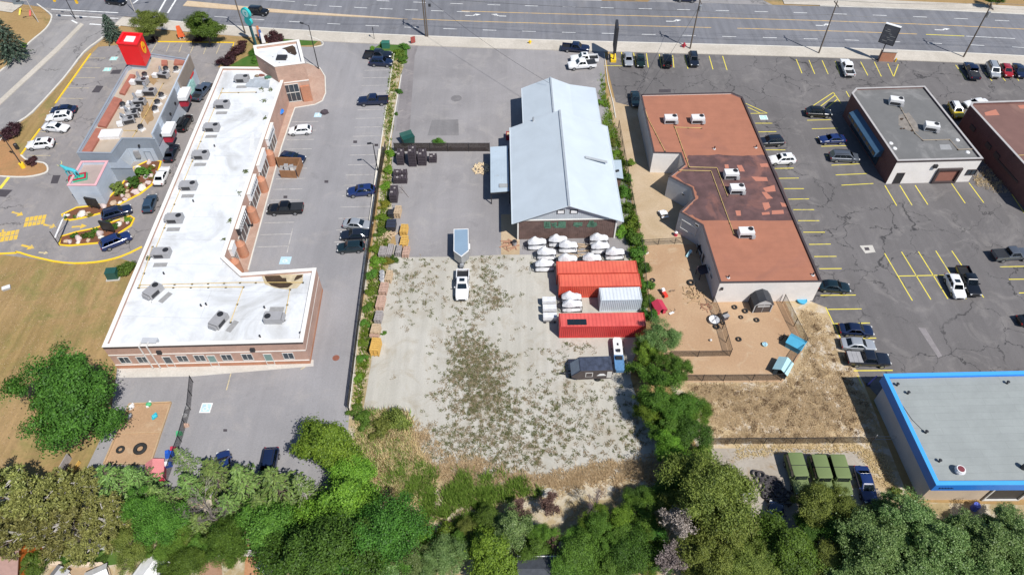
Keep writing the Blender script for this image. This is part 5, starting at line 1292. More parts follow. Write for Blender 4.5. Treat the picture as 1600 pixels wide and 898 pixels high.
for k in range(3): KIND['pickup_panels'].add('bed_cover', MB().box(-1.28 - k * .63, 0, 1.16, 1.20, .60, 1.86), m_grey)
KIND['jeep'] = car_proto(5.3, 2.05, 1.15, 1.12, 2.05, .95, .85, -2.30, -2.45, 1.15, .45, boxy=1.0, split=(.3,), canvas=True)
KIND['jeep'].add('roof_seam', MB().box(-.55, 0, 2.045, 2.075, .07, 1.80), m_trim)
def pm(name, c, rough=.22, metal=.0, coat=.7): return mat('paint_' + name, c, .02, .5, rough, metal, coat=coat)
PA = dict(navy=pm('navy', (.008, .016, .048)), blue=pm('blue', (.012, .028, .11)), black=pm('black', (.006, .007, .009)), ink=pm('ink', (.010, .014, .024)), white=pm('white', (.74, .74, .74), .3), silver=pm('silver', (.42, .44, .46), .3, .4), grey=pm('grey', (.10, .115, .14), .3, .3), bluegrey=pm('blue_grey', (.085, .115, .165), .3, .3), red=pm('red', (.30, .012, .018)), yellow=pm('yellow', (.52, .40, .02), .3), teal=pm('dark_teal', (.008, .02, .026)), green=pm('dark_green', (.008, .018, .014)), champagne=pm('pearl', (.52, .51, .50), .3, .2), army=mat('paint_army', (.135, .18, .065), .08, .8, .75), steel=pm('steel_blue', (.05, .09, .14), .3, .4))
def car(kind, paint, cx, cy, fx, fy, label, cat, group, roof=None, ph=0.75):
 a = ang((cx, cy), (fx, fy)); g = G(cx, cy, ph)
 p = {'body': PA[paint], 'roof': PA[roof or paint]}
 nm = {'sedan': 'parked_sedan', 'coupe': 'parked_coupe', 'hatch': 'parked_hatchback', 'suv': 'parked_suv', 'suv_roof': 'parked_suv', 'offroad': 'parked_suv', 'minivan': 'parked_minivan', 'jeep': 'canvas_top_truck'}.get(kind, 'parked_pickup')
 KIND[kind].place(nm, label, cat, (g.x, g.y, .036), a, group, p, scale=1.0)
gr, gd, gs, gc_, ge = 'cars parked at the restaurant', 'cars queuing in the drive-thru', 'cars in the strip mall car park', 'vehicles on the centre lot', 'cars in the east car park'
for a in [
 ('sedan', 'navy', 99, 171, 78, 172, 'navy sedan at the restaurant kerb, mostly hidden behind a white suv', 'car', gr),
 ('suv_roof', 'white', 92.5, 182.5, 70, 185, 'white suv with dark sunroof between a navy sedan and a white sedan', 'car', gr),
 ('sedan', 'white', 87, 198.5, 108, 200, 'white sedan parked right below the white suv with dark sunroof', 'car', gr),
 ('suv_roof', 'white', 63, 225, 40, 227, 'white suv parked alone by the yellow kerb above the mulch island', 'car', gr),
 ('pickup', 'bluegrey', 315, 143, 327, 128, 'blue grey pickup in the lane beside the restaurant, bed towards us', 'pickup truck', gd),
 ('suv', 'black', 288, 192, 297, 177, 'black suv in the drive-thru lane by the upper white hood', 'car', gd),
 ('sedan', 'ink', 268, 238, 274, 225, 'black sedan in the drive-thru lane ahead of the white sedan', 'car', gd),
 ('sedan', 'white', 252.5, 274, 258, 262, 'white sedan in the drive-thru lane beside the round shrubs', 'car', gd),
 ('hatch', 'steel', 234, 317, 238, 305, 'steel blue hatchback waiting in the lane behind the white sedan', 'car', gd),
 ('suv', 'navy', 182.5, 332, 206, 325, 'navy suv beside the upper planted island of the drive-thru', 'car', gd),
 ('suv', 'blue', 180.5, 376, 205, 366, 'dark blue suv rounding the lower planted island of the drive-thru', 'car', gd),
 ('offroad', 'black', 404, 18, 424, 20, 'black suv driving along the main road towards the right', 'car', 'cars on the main road'),
 ('sedan', 'black', 181, 1.5, 200, 4, 'black car at the top left of the main road, cut by the frame', 'car', 'cars on the main road'),
 ('suv', 'navy', 1072, -3, 1090, -2, 'navy car behind the pole top on the far lane', 'car', 'cars on the main road'),
 ('hatch', 'white', 469, 203, 447, 204.5, 'white crossover with a dark roof window beside the paved walk', 'car', gs),
 ('suv_roof', 'navy', 457, 247, 478, 250, 'navy car half hidden behind the wooden bin enclosure', 'car', gs),
 ('pickup_cover', 'black', 446, 326, 421, 327, 'black pickup with covered bed in front of the shop signs', 'pickup truck', gs),
 ('suv_roof', 'blue', 564.5, 298, 542, 300, 'bright navy suv alone at the fence below the twin lamp post', 'car', gs),
 ('sedan', 'silver', 559, 350, 581, 352, 'silver sedan, uppermost of three cars at the fence', 'car', gs),
 ('sedan', 'ink', 555, 366, 532, 367, 'black sedan, middle of three cars at the fence', 'car', gs),
 ('hatch', 'teal', 548, 385.5, 525, 387, 'dark teal hatchback, lowest of three cars at the fence', 'car', gs),
 ('pickup', 'ink', 591, 86, 614, 87, 'black pickup by the green shrubs at the lot entrance', 'pickup truck', gs),
 ('suv', 'navy', 595.5, 97, 617, 98, 'navy suv just below the black pickup at the lot entrance', 'car', gs),
 ('pickup', 'navy', 583, 157, 559, 158, 'navy pickup backed onto the narrow weedy strip', 'pickup truck', gs),
 ('pickup', 'navy', 899.5, 75, 923, 77, 'navy pickup at the road edge of the centre lot', 'pickup truck', gc_),
 ('pickup_roof', 'white', 913, 92, 889, 93, 'white pickup half hidden behind another white pickup', 'pickup truck', gc_),
 ('pickup_cover', 'white', 909, 101, 885, 103, 'white pickup with a dark bed cover nearest the workshop roof', 'pickup truck', gc_),
 ('pickup_roof', 'white', 722.5, 445, 721.5, 470, 'white pickup towing the box trailer on the gravel', 'pickup truck', gc_),
 ('sedan', 'silver', 982, 92, 983, 103, 'silver sedan beside the tall black pylon sign', 'car', ge),
 ('coupe', 'green', 1001, 94, 1002, 105, 'dark green coupe between the silver sedan and a black suv', 'car', ge),
 ('offroad', 'black', 1042, 95, 1041, 84, 'black suv with a spare wheel at the roadside bays', 'car', ge),
 ('suv', 'ink', 1083.5, 93, 1086, 105, 'dark suv parked at the foot of a utility pole', 'car', ge),
 ('pickup', 'white', 1323.5, 106, 1319, 95, 'white pickup alone in the roadside bays of the east lot', 'pickup truck', ge),
 ('pickup_cover', 'navy', 1518, 111, 1512, 99, 'large navy pickup left of the silver minivan', 'pickup truck', ge),
 ('minivan', 'silver', 1552, 109.5, 1557, 121, 'silver minivan between the navy pickup and a red car', 'car', ge),
 ('hatch', 'red', 1573, 110, 1578, 120, 'red hatchback in the roadside bays', 'car', ge),
 ('sedan', 'navy', 1593, 110, 1598, 120, 'navy sedan right of the red hatchback at the frame edge', 'car', ge),
 ('sedan', 'white', 1526, 161, 1500, 164, 'white car mostly hidden behind the brown building', 'car', ge),
 ('sedan', 'teal', 993, 154.5, 995, 167, 'dark car tucked against the corner of the red-roofed building', 'car', ge),
 ('suv', 'ink', 1204, 221, 1182, 222, 'dark grey suv with loaded roof rails beside the red roof', 'car', ge),
 ('suv_roof', 'white', 1222, 249, 1200, 250, 'white suv parked beside the red-roofed building', 'car', ge),
 ('suv', 'black', 1279, 176, 1301, 177, 'black suv below the striped triangle of the brick shop', 'car', ge),
 ('sedan', 'blue', 1300, 217, 1278, 218, 'navy blue sedan at the middle of the brick shop canopy', 'car', ge),
 ('minivan', 'grey', 1319, 245, 1343, 246, 'dark grey minivan at the lower end of the brick shop canopy', 'car', ge),
 ('sedan', 'teal', 1303, 447, 1325, 449, 'dark sedan at the white lower corner of the red-roofed building', 'car', ge),
 ('suv_roof', 'white', 1492.5, 447, 1501, 465, 'white suv beside the black pickup in the middle of the east lot', 'car', ge),
 ('pickup', 'black', 1513, 439.5, 1522, 458, 'black pickup beside the white suv in the middle bays', 'pickup truck', ge),
 ('pickup_cover', 'grey', 1580, 397.5, 1604, 396, 'dark grey pickup cut by the right edge of the frame', 'pickup truck', ge),
 ('sedan', 'navy', 1338, 514.5, 1362, 516, 'dark navy sedan, uppermost of three along the dry grass', 'car', ge),
 ('sedan', 'silver', 1341, 537.5, 1364, 539, 'silver sedan, middle of three along the dry grass', 'car', ge),
 ('pickup_panels', 'ink', 1356, 561, 1380, 562, 'dark pickup with a panelled bed cover, lowest of three', 'pickup truck', ge),
 ('sedan', 'black', 1617, 499, 1640, 498, 'black car at the right frame edge with only its tail in view', 'car', ge),
 ('hatch', 'blue', 350.5, 727, 348, 705, 'blue hatchback half under the spruce boughs', 'car', gs),
 ('suv', 'navy', 420, 727, 415, 752, 'navy suv nosing under the trees behind the strip mall', 'car', gs),
 ('sedan', 'blue', 1353, 756, 1362, 785, 'navy sedan right of the green canvas trucks', 'car', 'vehicles behind the dry grass'),
 ('sedan', 'navy', 1212, 812, 1213, 790, 'dark blue car half hidden by trees below the heap of tyres', 'car', 'vehicles behind the dry grass'),
]: car(*a)
car('suv', 'yellow', 1494, 172.5, 1500, 184, 'yellow suv with a white roof between the brick shop and the brown building', 'car', ge, roof='white')
for k, (x, y, w) in enumerate(((1247, 738, 'leftmost of three, beside the tyre heap'), (1284, 741, 'middle of three, between two alike'), (1313, 741, 'rightmost of three, beside the navy sedan'))):
 car('jeep', 'army', x, y, x + 9, y + 30, 'army green canvas-topped truck, ' + w, 'truck', 'green canvas-topped trucks', ph=1.2)
# ------------------------------------------------------------------ poles, wires, lamps and signs
ORD = 'first second third fourth fifth sixth seventh eighth ninth tenth eleventh twelfth thirteenth fourteenth fifteenth sixteenth seventeenth eighteenth nineteenth twentieth twenty-first twenty-second twenty-third'.split()
m_wood = mat('weathered_pole', (.12, .095, .075), .25, 2, .9); m_conc_pole = mat('concrete_pole', (.45, .42, .38), .1, 2, .8)
m_pallet = mat('pallet_wood', (.46, .34, .22), .25, 3, .85); m_palletg = mat('grey_pallet_wood', (.30, .27, .26), .25, 3, .9); m_pallety = mat('orange_pallet_wood', (.55, .33, .08), .2, 3, .8); m_palletp = mat('pinkish_pallet_wood', (.44, .29, .22), .25, 3, .85); m_palletd = mat('dark_crate_wood', (.055, .042, .05), .35, 3, .85)
def pole(px, py, h, label, arms=True, transformer=False, m=None):
 c = G(px, py); q = Thing('utility_pole', label, 'utility pole', c, 0, 'utility poles along the main road')
 q.part('shaft', MB().tube([(0, 0, 0), (0, 0, h)], .17, 8, .11), m or m_wood)
 if arms:
  q.part('crossarm', MB().box(0, 0, h - .7, h - .55, .12, 2.4, .08), m_wood)
  q.part('insulator', MB().cyl(.0, -1.0, h - .55, h - .25, .06, n=6).cyl(0, 1.0, h - .55, h - .25, .06, n=6).cyl(0, 0, h, h + .3, .06, n=6), m_galv)
 if transformer: q.part('transformer', MB().cyl(.35, -.1, h - 2.6, h - 1.6, .28, n=10), m_galv)
 return c + Vector((0, 0, h))
PT = [pole(383.5, 53.5, 11.6, 'dark utility pole on the dry verge left of the turquoise sign'), pole(665.7, 58, 11.8, 'utility pole at the driveway of the centre lot', True, True),
  pole(1078, 77, 11.4, 'utility pole with transformer behind the dark suv at the roadside bays', True, True), pole(1279, 84, 11.6, 'utility pole on the sidewalk above the white pickup'), pole(1505, 90, 11.8, 'utility pole with transformer left of the big navy pickup', True, True)]
c = G(668.5, 58); q = Thing('utility_pole', 'shorter second pole standing against the pole at the centre lot driveway', 'utility pole', c, 0); q.part('shaft', MB().tube([(0, 0, 0), (0, 0, 9.0)], .15, 8, .11), m_wood); q.part('cross_light', MB().box(.5, 0, 8.5, 8.65, 1.2, .1).box(1.0, 0, 7.0, 7.5, .5, .4), m_darkmetal)
ends = [PT[0] + Vector((-52, 5, .3))] + PT + [PT[-1] + Vector((60, -4, 0))]
def sag(a, b, s, n=10): return [a.lerp(b, k / n) - Vector((0, 0, s * 4 * (k / n) * (1 - k / n))) for k in range(n + 1)]
nmz = ('left of the turquoise sign', 'over the strip mall driveway', 'over the centre lot driveway', 'above the roadside bays', 'in front of the black sign board', 'at the right end of the road')
for i in range(len(ends) - 1):
 t = Thing('power_line', 'thin sagging power cables strung along the road ' + nmz[i], 'power line', ends[i])
 for o in ((0, -1.0, -.3), (0, 1.0, -.3), (0, 0, .25), (0, 0, -2.8)):
  t.part('cable', MB().tube(sag(ends[i] + Vector(o), ends[i + 1] + Vector(o), .5), .022 if o[2] > -1 else .035, 4, caps=False), m_black, world=True)
t = Thing('power_line', 'service cable sagging from the road pole to the workshop roof', 'power line', PT[1])
t.part('cable', MB().tube(sag(PT[1] - Vector((0, 0, 2)), G(858, 130, 7.0), .9), .03, 4, caps=False), m_black, world=True)
t = Thing('power_line', 'service cable from the pole above the dark suv to the red roof', 'power line', PT[2])
t.part('cable', MB().tube(sag(PT[2] - Vector((0, 0, 2)), G(1003, 150, 4.6), .7), .03, 4, caps=False), m_black, world=True)
def lamp(px, py, tx, ty, ax, ay, label, m=None, base=False):
 c = G(px, py); h = top_z(c.x, c.y, ty); q = Thing('lamp_post', label, 'lamp post', c, 0, 'lamp posts')
 q.part('shaft', MB().tube([(0, 0, 0), (0, 0, h)], .11, 8, .07), m or m_darkmetal)
 tip = G(ax, ay, h + .1) - c; tip.z = h + .1
 q.part('arm', MB().tube([(0, 0, h - .1), tip], .05, 6), m or m_darkmetal)
 d = tip.copy(); d.z = 0; a = math.atan2(d.y, d.x)
 q.part('lamp_head', MB().box(tip.x, tip.y, h, h + .16, .75, .35, a), m_darkmetal)
 if base: q.part('base', MB().cyl(0, 0, .05, 1.0, .42, n=12), p_kerb)
lamp(591, 270, 584, 224, 577, 224, 'dark lamp post with short arm at the fence above the bright navy suv')
lamp(498, 108, 473, 40, 471, 36, 'tall lamp post on the paved corner below the green verge')
lamp(37, 262, 5, 217, 0, 212, 'lamp post on a yellow base in the orange mulch island', base=True)
lamp(60, 35, 37, 0, 28, 2, 'pale concrete street light at the side road corner', m_conc_pole)
lamp(118, 30, 104, -2, 90, -4, 'signal pole on the road island at the junction', m_darkmetal)
lamp(211, 19, 206, -20, 226, -24, 'slim street light behind the yellowish roadside tree', m_conc_pole)
def signal(px, py, z, label, arm=None):
 c = G(px, py, z); q = Thing('traffic_light', label, 'traffic light', (c.x, c.y, z), .1, 'traffic lights over the junction')
 b = q.part('housing', MB().box(0, 0, -.55, .55, .45, .35), mat('signal_yellow', (.75, .45, .02), .1, 2, .5))
 for k in (-.33, 0, .33): q.part('lens', MB().cyl(0, 0, 0, .02, .11, n=8).shift((0, .0, -k)), m_black, b)
 q.part('hanger', MB().tube([(0, 0, .55), (0, 0, 1.2)], .04, 5), m_darkmetal)
signal(119, 2, 5.5, 'yellow traffic light at the right side of the junction'); signal(84, -1, 5.5, 'yellow traffic light at the left side of the junction')
t = Thing('signal_cable', 'span wire carrying the traffic lights over the junction', 'cable', G(37, 0, 6.7)); t.part('wire', MB().tube([G(20, -4, 6.9), G(84, -1, 6.7), G(119, 2, 6.7), G(205, -12, 7.2)], .03, 4), m_black, world=True)
# tall black pylon sign, its yellow plinth
def board(nm, px, py, zs, z0, z1, w, th, rot, label, face, posts, cat='sign', panel=None, base=None, cap=None):
 c = G(px, py); q = Thing(nm, label, cat, c, rot)
 for x in posts: q.part('post', MB().box(x, 0, 0, z0 + .2, .2, .2), m_dcoping)
 b = q.part('panel', MB().box(0, 0, z0, z1, w, th), face)
 if panel:
  for s in (-1, 1): q.part('face', MB().box(0, s * (th / 2 + .015), z0 + .15, z1 - .15, w - .3, .03), panel, b)
 if cap: q.part('cap', MB().box(0, 0, z1 + .003, z1 + .1, w, th + .06), cap, b)
 if base: q.part('plinth', MB().box(*base), p_kerb)
 return q
board('pylon_sign', 958, 93, 0, 2.4, 8.0, 3.4, .5, math.pi / 2 - .05, 'tall black pylon sign seen edge-on beside a navy pickup', m_signd, (-.9, .9), panel=mat('sign_dark_face', (.03, .035, .05), .2, 1), base=(0, 0, 0, .6, 2.6, 1.1))
c = G(1383.5, 68)
q = board('pole_sign', 1371.5, 97, 0, 4.2, 8.2, 3.0, .6, -.62, 'black framed sign board on one post over the roadside bays', m_signd, (0,), panel=mat('sign_grey_face', (.09, .09, .10), .35, 2), cap=m_signw)
mb = MB()
for k in range(7): mb.box(random.uniform(-.8, .8), -.34, 4.8 + k * .4, 4.95 + k * .4, random.uniform(.5, 1.2), .02)
q.part('lettering', mb, mat('sign_faint_letters', (.28, .27, .26), .3, 2), kind='stuff')
c = G(1383, 95); q = Thing('brick_sign_base', 'low red brick pier beside the post of the black sign board', 'pier', c, -.1)
q.part('brickwork', MB().box(0, 0, 0, 2.2, 2.9, .9), b_terra); q.part('cap', MB().box(0, 0, 2.2, 2.35, 3.1, 1.1), m_conc_pole)
c = G(1398.5, 97); q = Thing('fire_hydrant', 'small yellow hydrant right of the red brick pier', 'hydrant', c); q.part('barrel', MB().cyl(0, 0, 0, .7, .14, n=8).cyl(0, 0, .7, .9, .17, .05, n=8), p_kerb); q.part('cap', MB().box(0, 0, .42, .56, .55, .12), m_darkmetal)
c = G(828, 69); q = Thing('fire_hydrant', 'small yellow hydrant at the road edge of the centre lot', 'hydrant', c); q.part('barrel', MB().cyl(0, 0, 0, .8, .2, n=8).cyl(0, 0, .8, 1.0, .2, .05, n=8), p_kerb); q.part('cap', MB().box(0, 0, .45, .62, .8, .16), p_kerb)
c = G(1068, 75); q = Thing('fire_hydrant', 'red hydrant on the sidewalk left of the utility pole', 'hydrant', c); q.part('barrel', MB().cyl(0, 0, .13, 1.0, .25, n=8), m_dred); q.part('cap', MB().cyl(0, 0, 1.0, 1.25, .25, .08, n=8).box(0, 0, .5, .7, 1.0, .2), m_dred)
# turquoise round pylon sign, small coloured flags beneath
c = G(400, 72); q = Thing('round_pylon_sign', 'turquoise pylon sign with two round panels beside the corner tower', 'sign', c, -.5)
q.part('mast', MB().box(0, 0, 0, 5.6, .5, .35), mat('dark_teal_mast', (.03, .11, .13), .1, 2, .5))
def disc2(z, r, th=.55):
 vs = [];  n = 18
 for y in (-th / 2, th / 2): vs += [(r * math.cos(2 * math.pi * i / n), y, z + r * math.sin(2 * math.pi * i / n)) for i in range(n)]
 return MB().add(vs, [(i, (i + 1) % n, n + (i + 1) % n, n + i) for i in range(n)] + [tuple(range(n - 1, -1, -1)), tuple(range(n, 2 * n))])
m_turq2 = mat('turquoise_sign', (.03, .42, .42), .06, 1, .4)
q.part('round_panel', disc2(7.5, 1.15), m_turq2); q.part('lower_panel', disc2(5.7, .95, .5), m_turq2)
f = disc2(7.5, .8, .60); q.part('face', f, mat('sign_pale_teal', (.45, .70, .70), .08, 1, .4)); q.part('emblem', MB().box(0, 0, 7.15, 7.85, .18, .66).box(.15, 0, 7.7, 7.85, .45, .66), m_turq2)
for k, (x, y, m, lb) in enumerate(((408, 68, mat('flag_blue', (.05, .12, .35), .1, 1), 'blue'), (404.5, 62, mat('flag_orange', (.55, .22, .10), .1, 1), 'orange'), (411, 73, m_signw, 'white'))):
 c = G(x, y); q = Thing('feather_flag', lb + ' feather flag on the verge behind the turquoise pylon sign', 'flag', c, .4); q.part('staff', MB().tube([(0, 0, 0), (0, 0, 3.2)], .03, 5), m_darkmetal); q.part('cloth', MB().box(.4, 0, .7, 3.1, .8, .05, 0, .6), m)
c = G(285, 61); q = Thing('banner_frame', 'orange red advertising figure standing on the verge between two trees', 'banner', c, .3); q.part('cloth', MB().box(0, 0, .5, 3.0, 1.5, .35, 0, .5), mat('banner_orange', (.70, .13, .04), .2, 2, .6)); q.part('stand', MB().box(-.4, 0, 0, .55, .1, .3).box(.4, 0, 0, .55, .1, .3), m_signw)
c = G(40, 22); q = Thing('plank_marker', 'yellow and red plank markers leaning on the dry corner verge', 'marker', c); q.part('plank', MB().beam((-1.0, -.8, .1), (-1.6, 1.5, .5), .4, .06), p_yel); q.part('plank', MB().beam((1.6, -1.2, .1), (.9, .8, .5), .4, .06), mat('marker_red', (.6, .12, .1), .1, 1))
c = G(30, 7); q = Thing('street_cabinet', 'grey street cabinet on the sidewalk at the junction corner', 'cabinet', c); q.part('case', MB().box(0, 0, .13, 1.5, 1.9, .9), mat('cabinet_grey', (.16, .19, .21), .1, 1, .5)); q.part('lid', MB().box(0, 0, 1.5, 1.6, 2.0, 1.0), m_darkmetal)
c = G(646, 69); q = Thing('sidewalk_sign', 'small red folding sign on the driveway edge by the pole', 'sign', c, .5); q.part('panel', MB().box(0, .0, .3, 1.7, 1.0, .08), mat('sandwich_red', (.30, .06, .05), .2, 2)); q.part('leg', MB().beam((-.45, .3, 0), (-.45, 0, 1.6), .07, .07).beam((.45, .3, 0), (.45, 0, 1.6), .07, .07), m_darkmetal)
c = G(585, 62); q = Thing('sign_post', 'thin sign post at the sidewalk by the lot entrance', 'post', c); q.part('shaft', MB().tube([(0, 0, 0), (0, 0, 2.8)], .05, 5), m_darkmetal); q.part('plate', MB().box(0, 0, 2.2, 2.8, .1, .5), m_darkmetal)

# ------------------------------------------------------------------ rooftop units
hv = Proto()
b = hv.add('casing', MB().box(0, 0, .12, 1.25, 2.2, 1.35), m_grey)
hv.add('curb', MB().box(0, 0, 0, .12, 2.0, 1.2), m_darkmetal); hv.add('fan_guard', MB().cyl(.62, .1, 1.254, 1.31, .40, n=14), m_black, b)
hv.add('louvre', MB().box(-.3, -.69, .3, 1.0, 1.2, .04), m_darkmetal, b); hv.add('hood', MB().box(-1.25, 0, .5, 1.1, .35, 1.1, 0, .5), m_grey, b); hv.add('walk_pad', MB().box(.1, -1.75, 0.0, .03, 1.8, .75), mat('walk_pad_grey', (.27, .265, .26), .15, 2, .9))
hw = Proto()
b = hw.add('casing', MB().box(0, 0, .12, 1.15, 2.1, 1.3), m_unitw)
hw.add('curb', MB().box(0, 0, 0, .12, 1.9, 1.1), m_darkmetal); hw.add('fan_guard', MB().cyl(.6, .2, 1.154, 1.2, .38, n=14), m_black, b); hw.add('louvre', MB().box(-.2, -.67, .25, .75, 1.5, .04), m_darkmetal, b); hw.add('hood', MB().box(.9, -.8, .3, .8, .5, .4, 0, 1, .4), m_grey, b)
HZ = HS - .4
for i, (x, y, a, w) in enumerate([(380, 127, 0, 'nearest the tower'), (349, 167, 0, 'second down the left edge'), (333, 203, 0, 'third down the left edge'), (316, 246, 0, 'fourth down the left edge'), (297, 294, 0, 'fifth down the left edge'), (275, 345, 0, 'sixth down the left edge'), (255, 399, 0, 'seventh and last down the left edge'), (242, 458, 1.05, 'turned upright at the bend of the gas pipes'), (344, 504, 1.15, 'turned upright near the rear edge'), (429, 500, 3.1, 'at the lower right corner by the puddle end')]):
 hv.place('rooftop_unit', 'grey rooftop unit on the white roof, ' + w, 'rooftop unit', G(x, y, HZ), a + .04, 'grey units on the white roof', scale=(1.1, 1.1, .85))
hnr = HN - .18
for x, y, w in ((1047, 191, 'left of a pair near the road end'), (1089, 191, 'right of a pair near the road end'), (1141, 277, 'upper of a pair on the worn felt'), (1150, 300, 'lower of a pair on the worn felt'), (1164, 368, 'alone on the clean lower felt')):
 hw.place('rooftop_unit', 'white rooftop unit on the red roof, ' + w, 'rooftop unit', G(x, y, hnr), 0.02, 'white units on the red roof', scale=1.08)
for x, y, w in ((1398, 163, 'nearer the road'), (1453, 203, 'nearer the white wall')): hw.place('rooftop_unit', 'white rooftop unit on the grey shop roof, ' + w, 'rooftop unit', G(x, y, HB - .25), -.25, 'white units on the grey roof', scale=1.1)
vt = Proto(); vt.add('pipe', MB().cyl(0, 0, 0, .55, .11, n=8), m_darkmetal); vt.add('flange', MB().cyl(0, 0, .0, .08, .25, n=8), m_unitw)
for x, y, w in ((257, 429, 'left of the gas pipe bend'), (315, 479, 'left of a pair in the middle'), (323, 477, 'right of a pair in the middle'), (407, 527, 'by the rear parapet'), (303, 316, 'between the fifth and sixth units'), (336, 230, 'below the third unit'), (470, 522, 'by the east parapet corner'), (414, 482, 'by the pad of the lower right unit')):
 vt.place('vent_pipe', 'dark vent pipe on the white roof ' + w, 'vent', G(x, y, HZ), 0, 'vent pipes on the white roof')
for x, y, w in ((1270, 430, 'in the lower right corner'), (1138, 434, 'in the lower left corner'), (1116, 233, 'left near the worn felt'), (1181, 231, 'right near the worn felt')): vt.place('vent_pipe', 'small vent on the red roof ' + w, 'vent', G(x, y, hnr), 0, 'vents on the red roof')

# ------------------------------------------------------------------ containers
def corr_side(L, z0, z1, n, dep=.05):
 mb = MB(); st = L / n; vs = []; P = []
 for k in range(n):
  x = -L / 2 + k * st
  P += [(x, 0), (x + st * .3, 0), (x + st * .5, dep), (x + st * .8, dep)]
 P.append((L / 2, 0))
 for x, y in P: vs += [(x, y, z0), (x, y, z1)]
 return mb.add(vs, [(2 * i, 2 * i + 2, 2 * i + 3, 2 * i + 1) for i in range(len(P) - 1)])
def container_proto(L, m, mr, name_door='door'):
 p = Proto(); Wd, H_ = 2.44, 2.59
 def turned(mb, a, ox, oy):
  c, s = math.cos(a), math.sin(a); mb.v = [(x * c - y * s + ox, x * s + y * c + oy, z) for x, y, z in mb.v]; return mb
 n = int(L / .28)
 p.add('side_panel', turned(corr_side(L - .2, .15, H_ - .1, n), 0, 0, -Wd / 2 + .01), m); p.add('side_panel', turned(corr_side(L - .2, .15, H_ - .1, n), math.pi, 0, Wd / 2 - .01), m)
 p.add('end_panel', turned(corr_side(Wd - .2, .15, H_ - .1, 8), math.pi / 2, L / 2 - .01, 0), m)
 d = MB().box(-L / 2 + .03, -.57, .18, H_ - .12, .05, 1.1).box(-L / 2 + .03, .57, .18, H_ - .12, .05, 1.1)
 k = p.add('door', d, m); p.add('lock_rod', MB().tube([(-L / 2 - .02, -.3, .2), (-L / 2 - .02, -.3, 2.4)], .02, 5).tube([(-L / 2 - .02, .3, .2), (-L / 2 - .02, .3, 2.4)], .02, 5), m_galv, k)
 rf = MB(); vs = []; nr = int(L / .55); st = (L - .3) / nr; P = []
 for i in range(nr):
  x = -L / 2 + .15 + i * st; P += [(x, H_ - .02), (x + st * .35, H_ - .02), (x + st * .5, H_ + .012), (x + st * .85, H_ + .012)]
 P.append((L / 2 - .15, H_ - .02))
 for x, z in P: vs += [(x, -Wd / 2 + .06, z), (x, Wd / 2 - .06, z)]
 p.add('roof', rf.add(vs, [(2 * i + 1, 2 * i, 2 * i + 2, 2 * i + 3) for i in range(len(P) - 1)]), mr)
 fr = MB()
 for s in (-1, 1):
  fr.box(0, s * (Wd / 2 - .03), .0, .15, L, .07); fr.box(0, s * (Wd / 2 - .035), H_ - .1, H_, L, .08)
  for e in (-1, 1): fr.box(e * (L / 2 - .06), s * (Wd / 2 - .065), .151, H_ - .101, .12, .13)
 for e in (-1, 1): fr.box(e * (L / 2 - .04), 0, H_ - .1, H_, .08, Wd - .17)
 p.add('frame', fr, m)
 return p
def faded(name, c, c2, rust):
 t = NT(name); col = t.mix(t.ramp(t.noise(.35, 6, .65), .35, .65), rgb(c), rgb(c2)); col = t.mix(t.math('MULTIPLY', t.ramp(t.noise(1.6, 8, .72), .62, .74), rust), col, rgb((.24, .10, .05)))
 return t.done(col, .5, .0)
co_o = faded('container_orange', (.60, .095, .055), (.50, .06, .038), .4); co_or = faded('container_orange_roof', (.66, .14, .085), (.56, .10, .065), .5)
co_r = faded('container_red', (.54, .045, .042), (.44, .035, .035), .45); co_rr = faded('container_red_roof', (.64, .115, .095), (.54, .08, .07), .6)
co_w = faded('container_grey_white', (.50, .55, .60), (.42, .48, .53), .3); co_wr = faded('container_white_roof', (.62, .65, .67), (.52, .55, .57), .45)
rc = .0
ca = ang((872, 528), (1007, 526))
def put_container(pr, fl_, fr_, label, L, base):
 a = ang(fl_, fr_); m = (G(*fl_) + G(*fr_)) / 2; n = Vector((-math.sin(a), math.cos(a), 0)); c = m + n * 1.22
 pr.place('shipping_container', label, 'container', (c.x, c.y, base), a, 'shipping containers on the gravel')
 return c, a
pO = container_proto(12.19, co_o, co_or); pR = container_proto(12.19, co_r, co_rr); pW = container_proto(6.06, co_w, co_wr)
cR, aR = put_container(pR, (872, 528), (1007, 526.5), 'red container nearest us with a black panel on its roof', 12.19, .02)
put_container(pW, (934, 487), (1002, 485.5), 'short grey white container between the orange and the red ones', 6.06, .02)
cB, aB = put_container(pO, (870, 465.5), (1001, 464), 'faded orange container beside the white wrapped bundles, nearer of the orange pair', 12.19, .02)
nB = Vector((-math.sin(aB), math.cos(aB), 0)); cA = cB + nB * 2.62
pO.place('shipping_container', 'faded orange container at the back, touching its twin', 'container', (cA.x - .15, cA.y, .02), aB, 'shipping containers on the gravel')
q = Thing('solar_panel', 'black panel lying on the roof of the red container', 'panel', (G(901.5, 503, 2.63).x, G(901.5, 503, 2.63).y, 2.61), aR)
q.part('frame', MB().box(0, 0, 0, .05, 2.75, 1.0), m_black)
for i in range(3):
 for j in (-1, 1): q.part('cell', MB().box(-.88 + i * .88, j * .24, .05, .065, .8, .42), m_cglass)
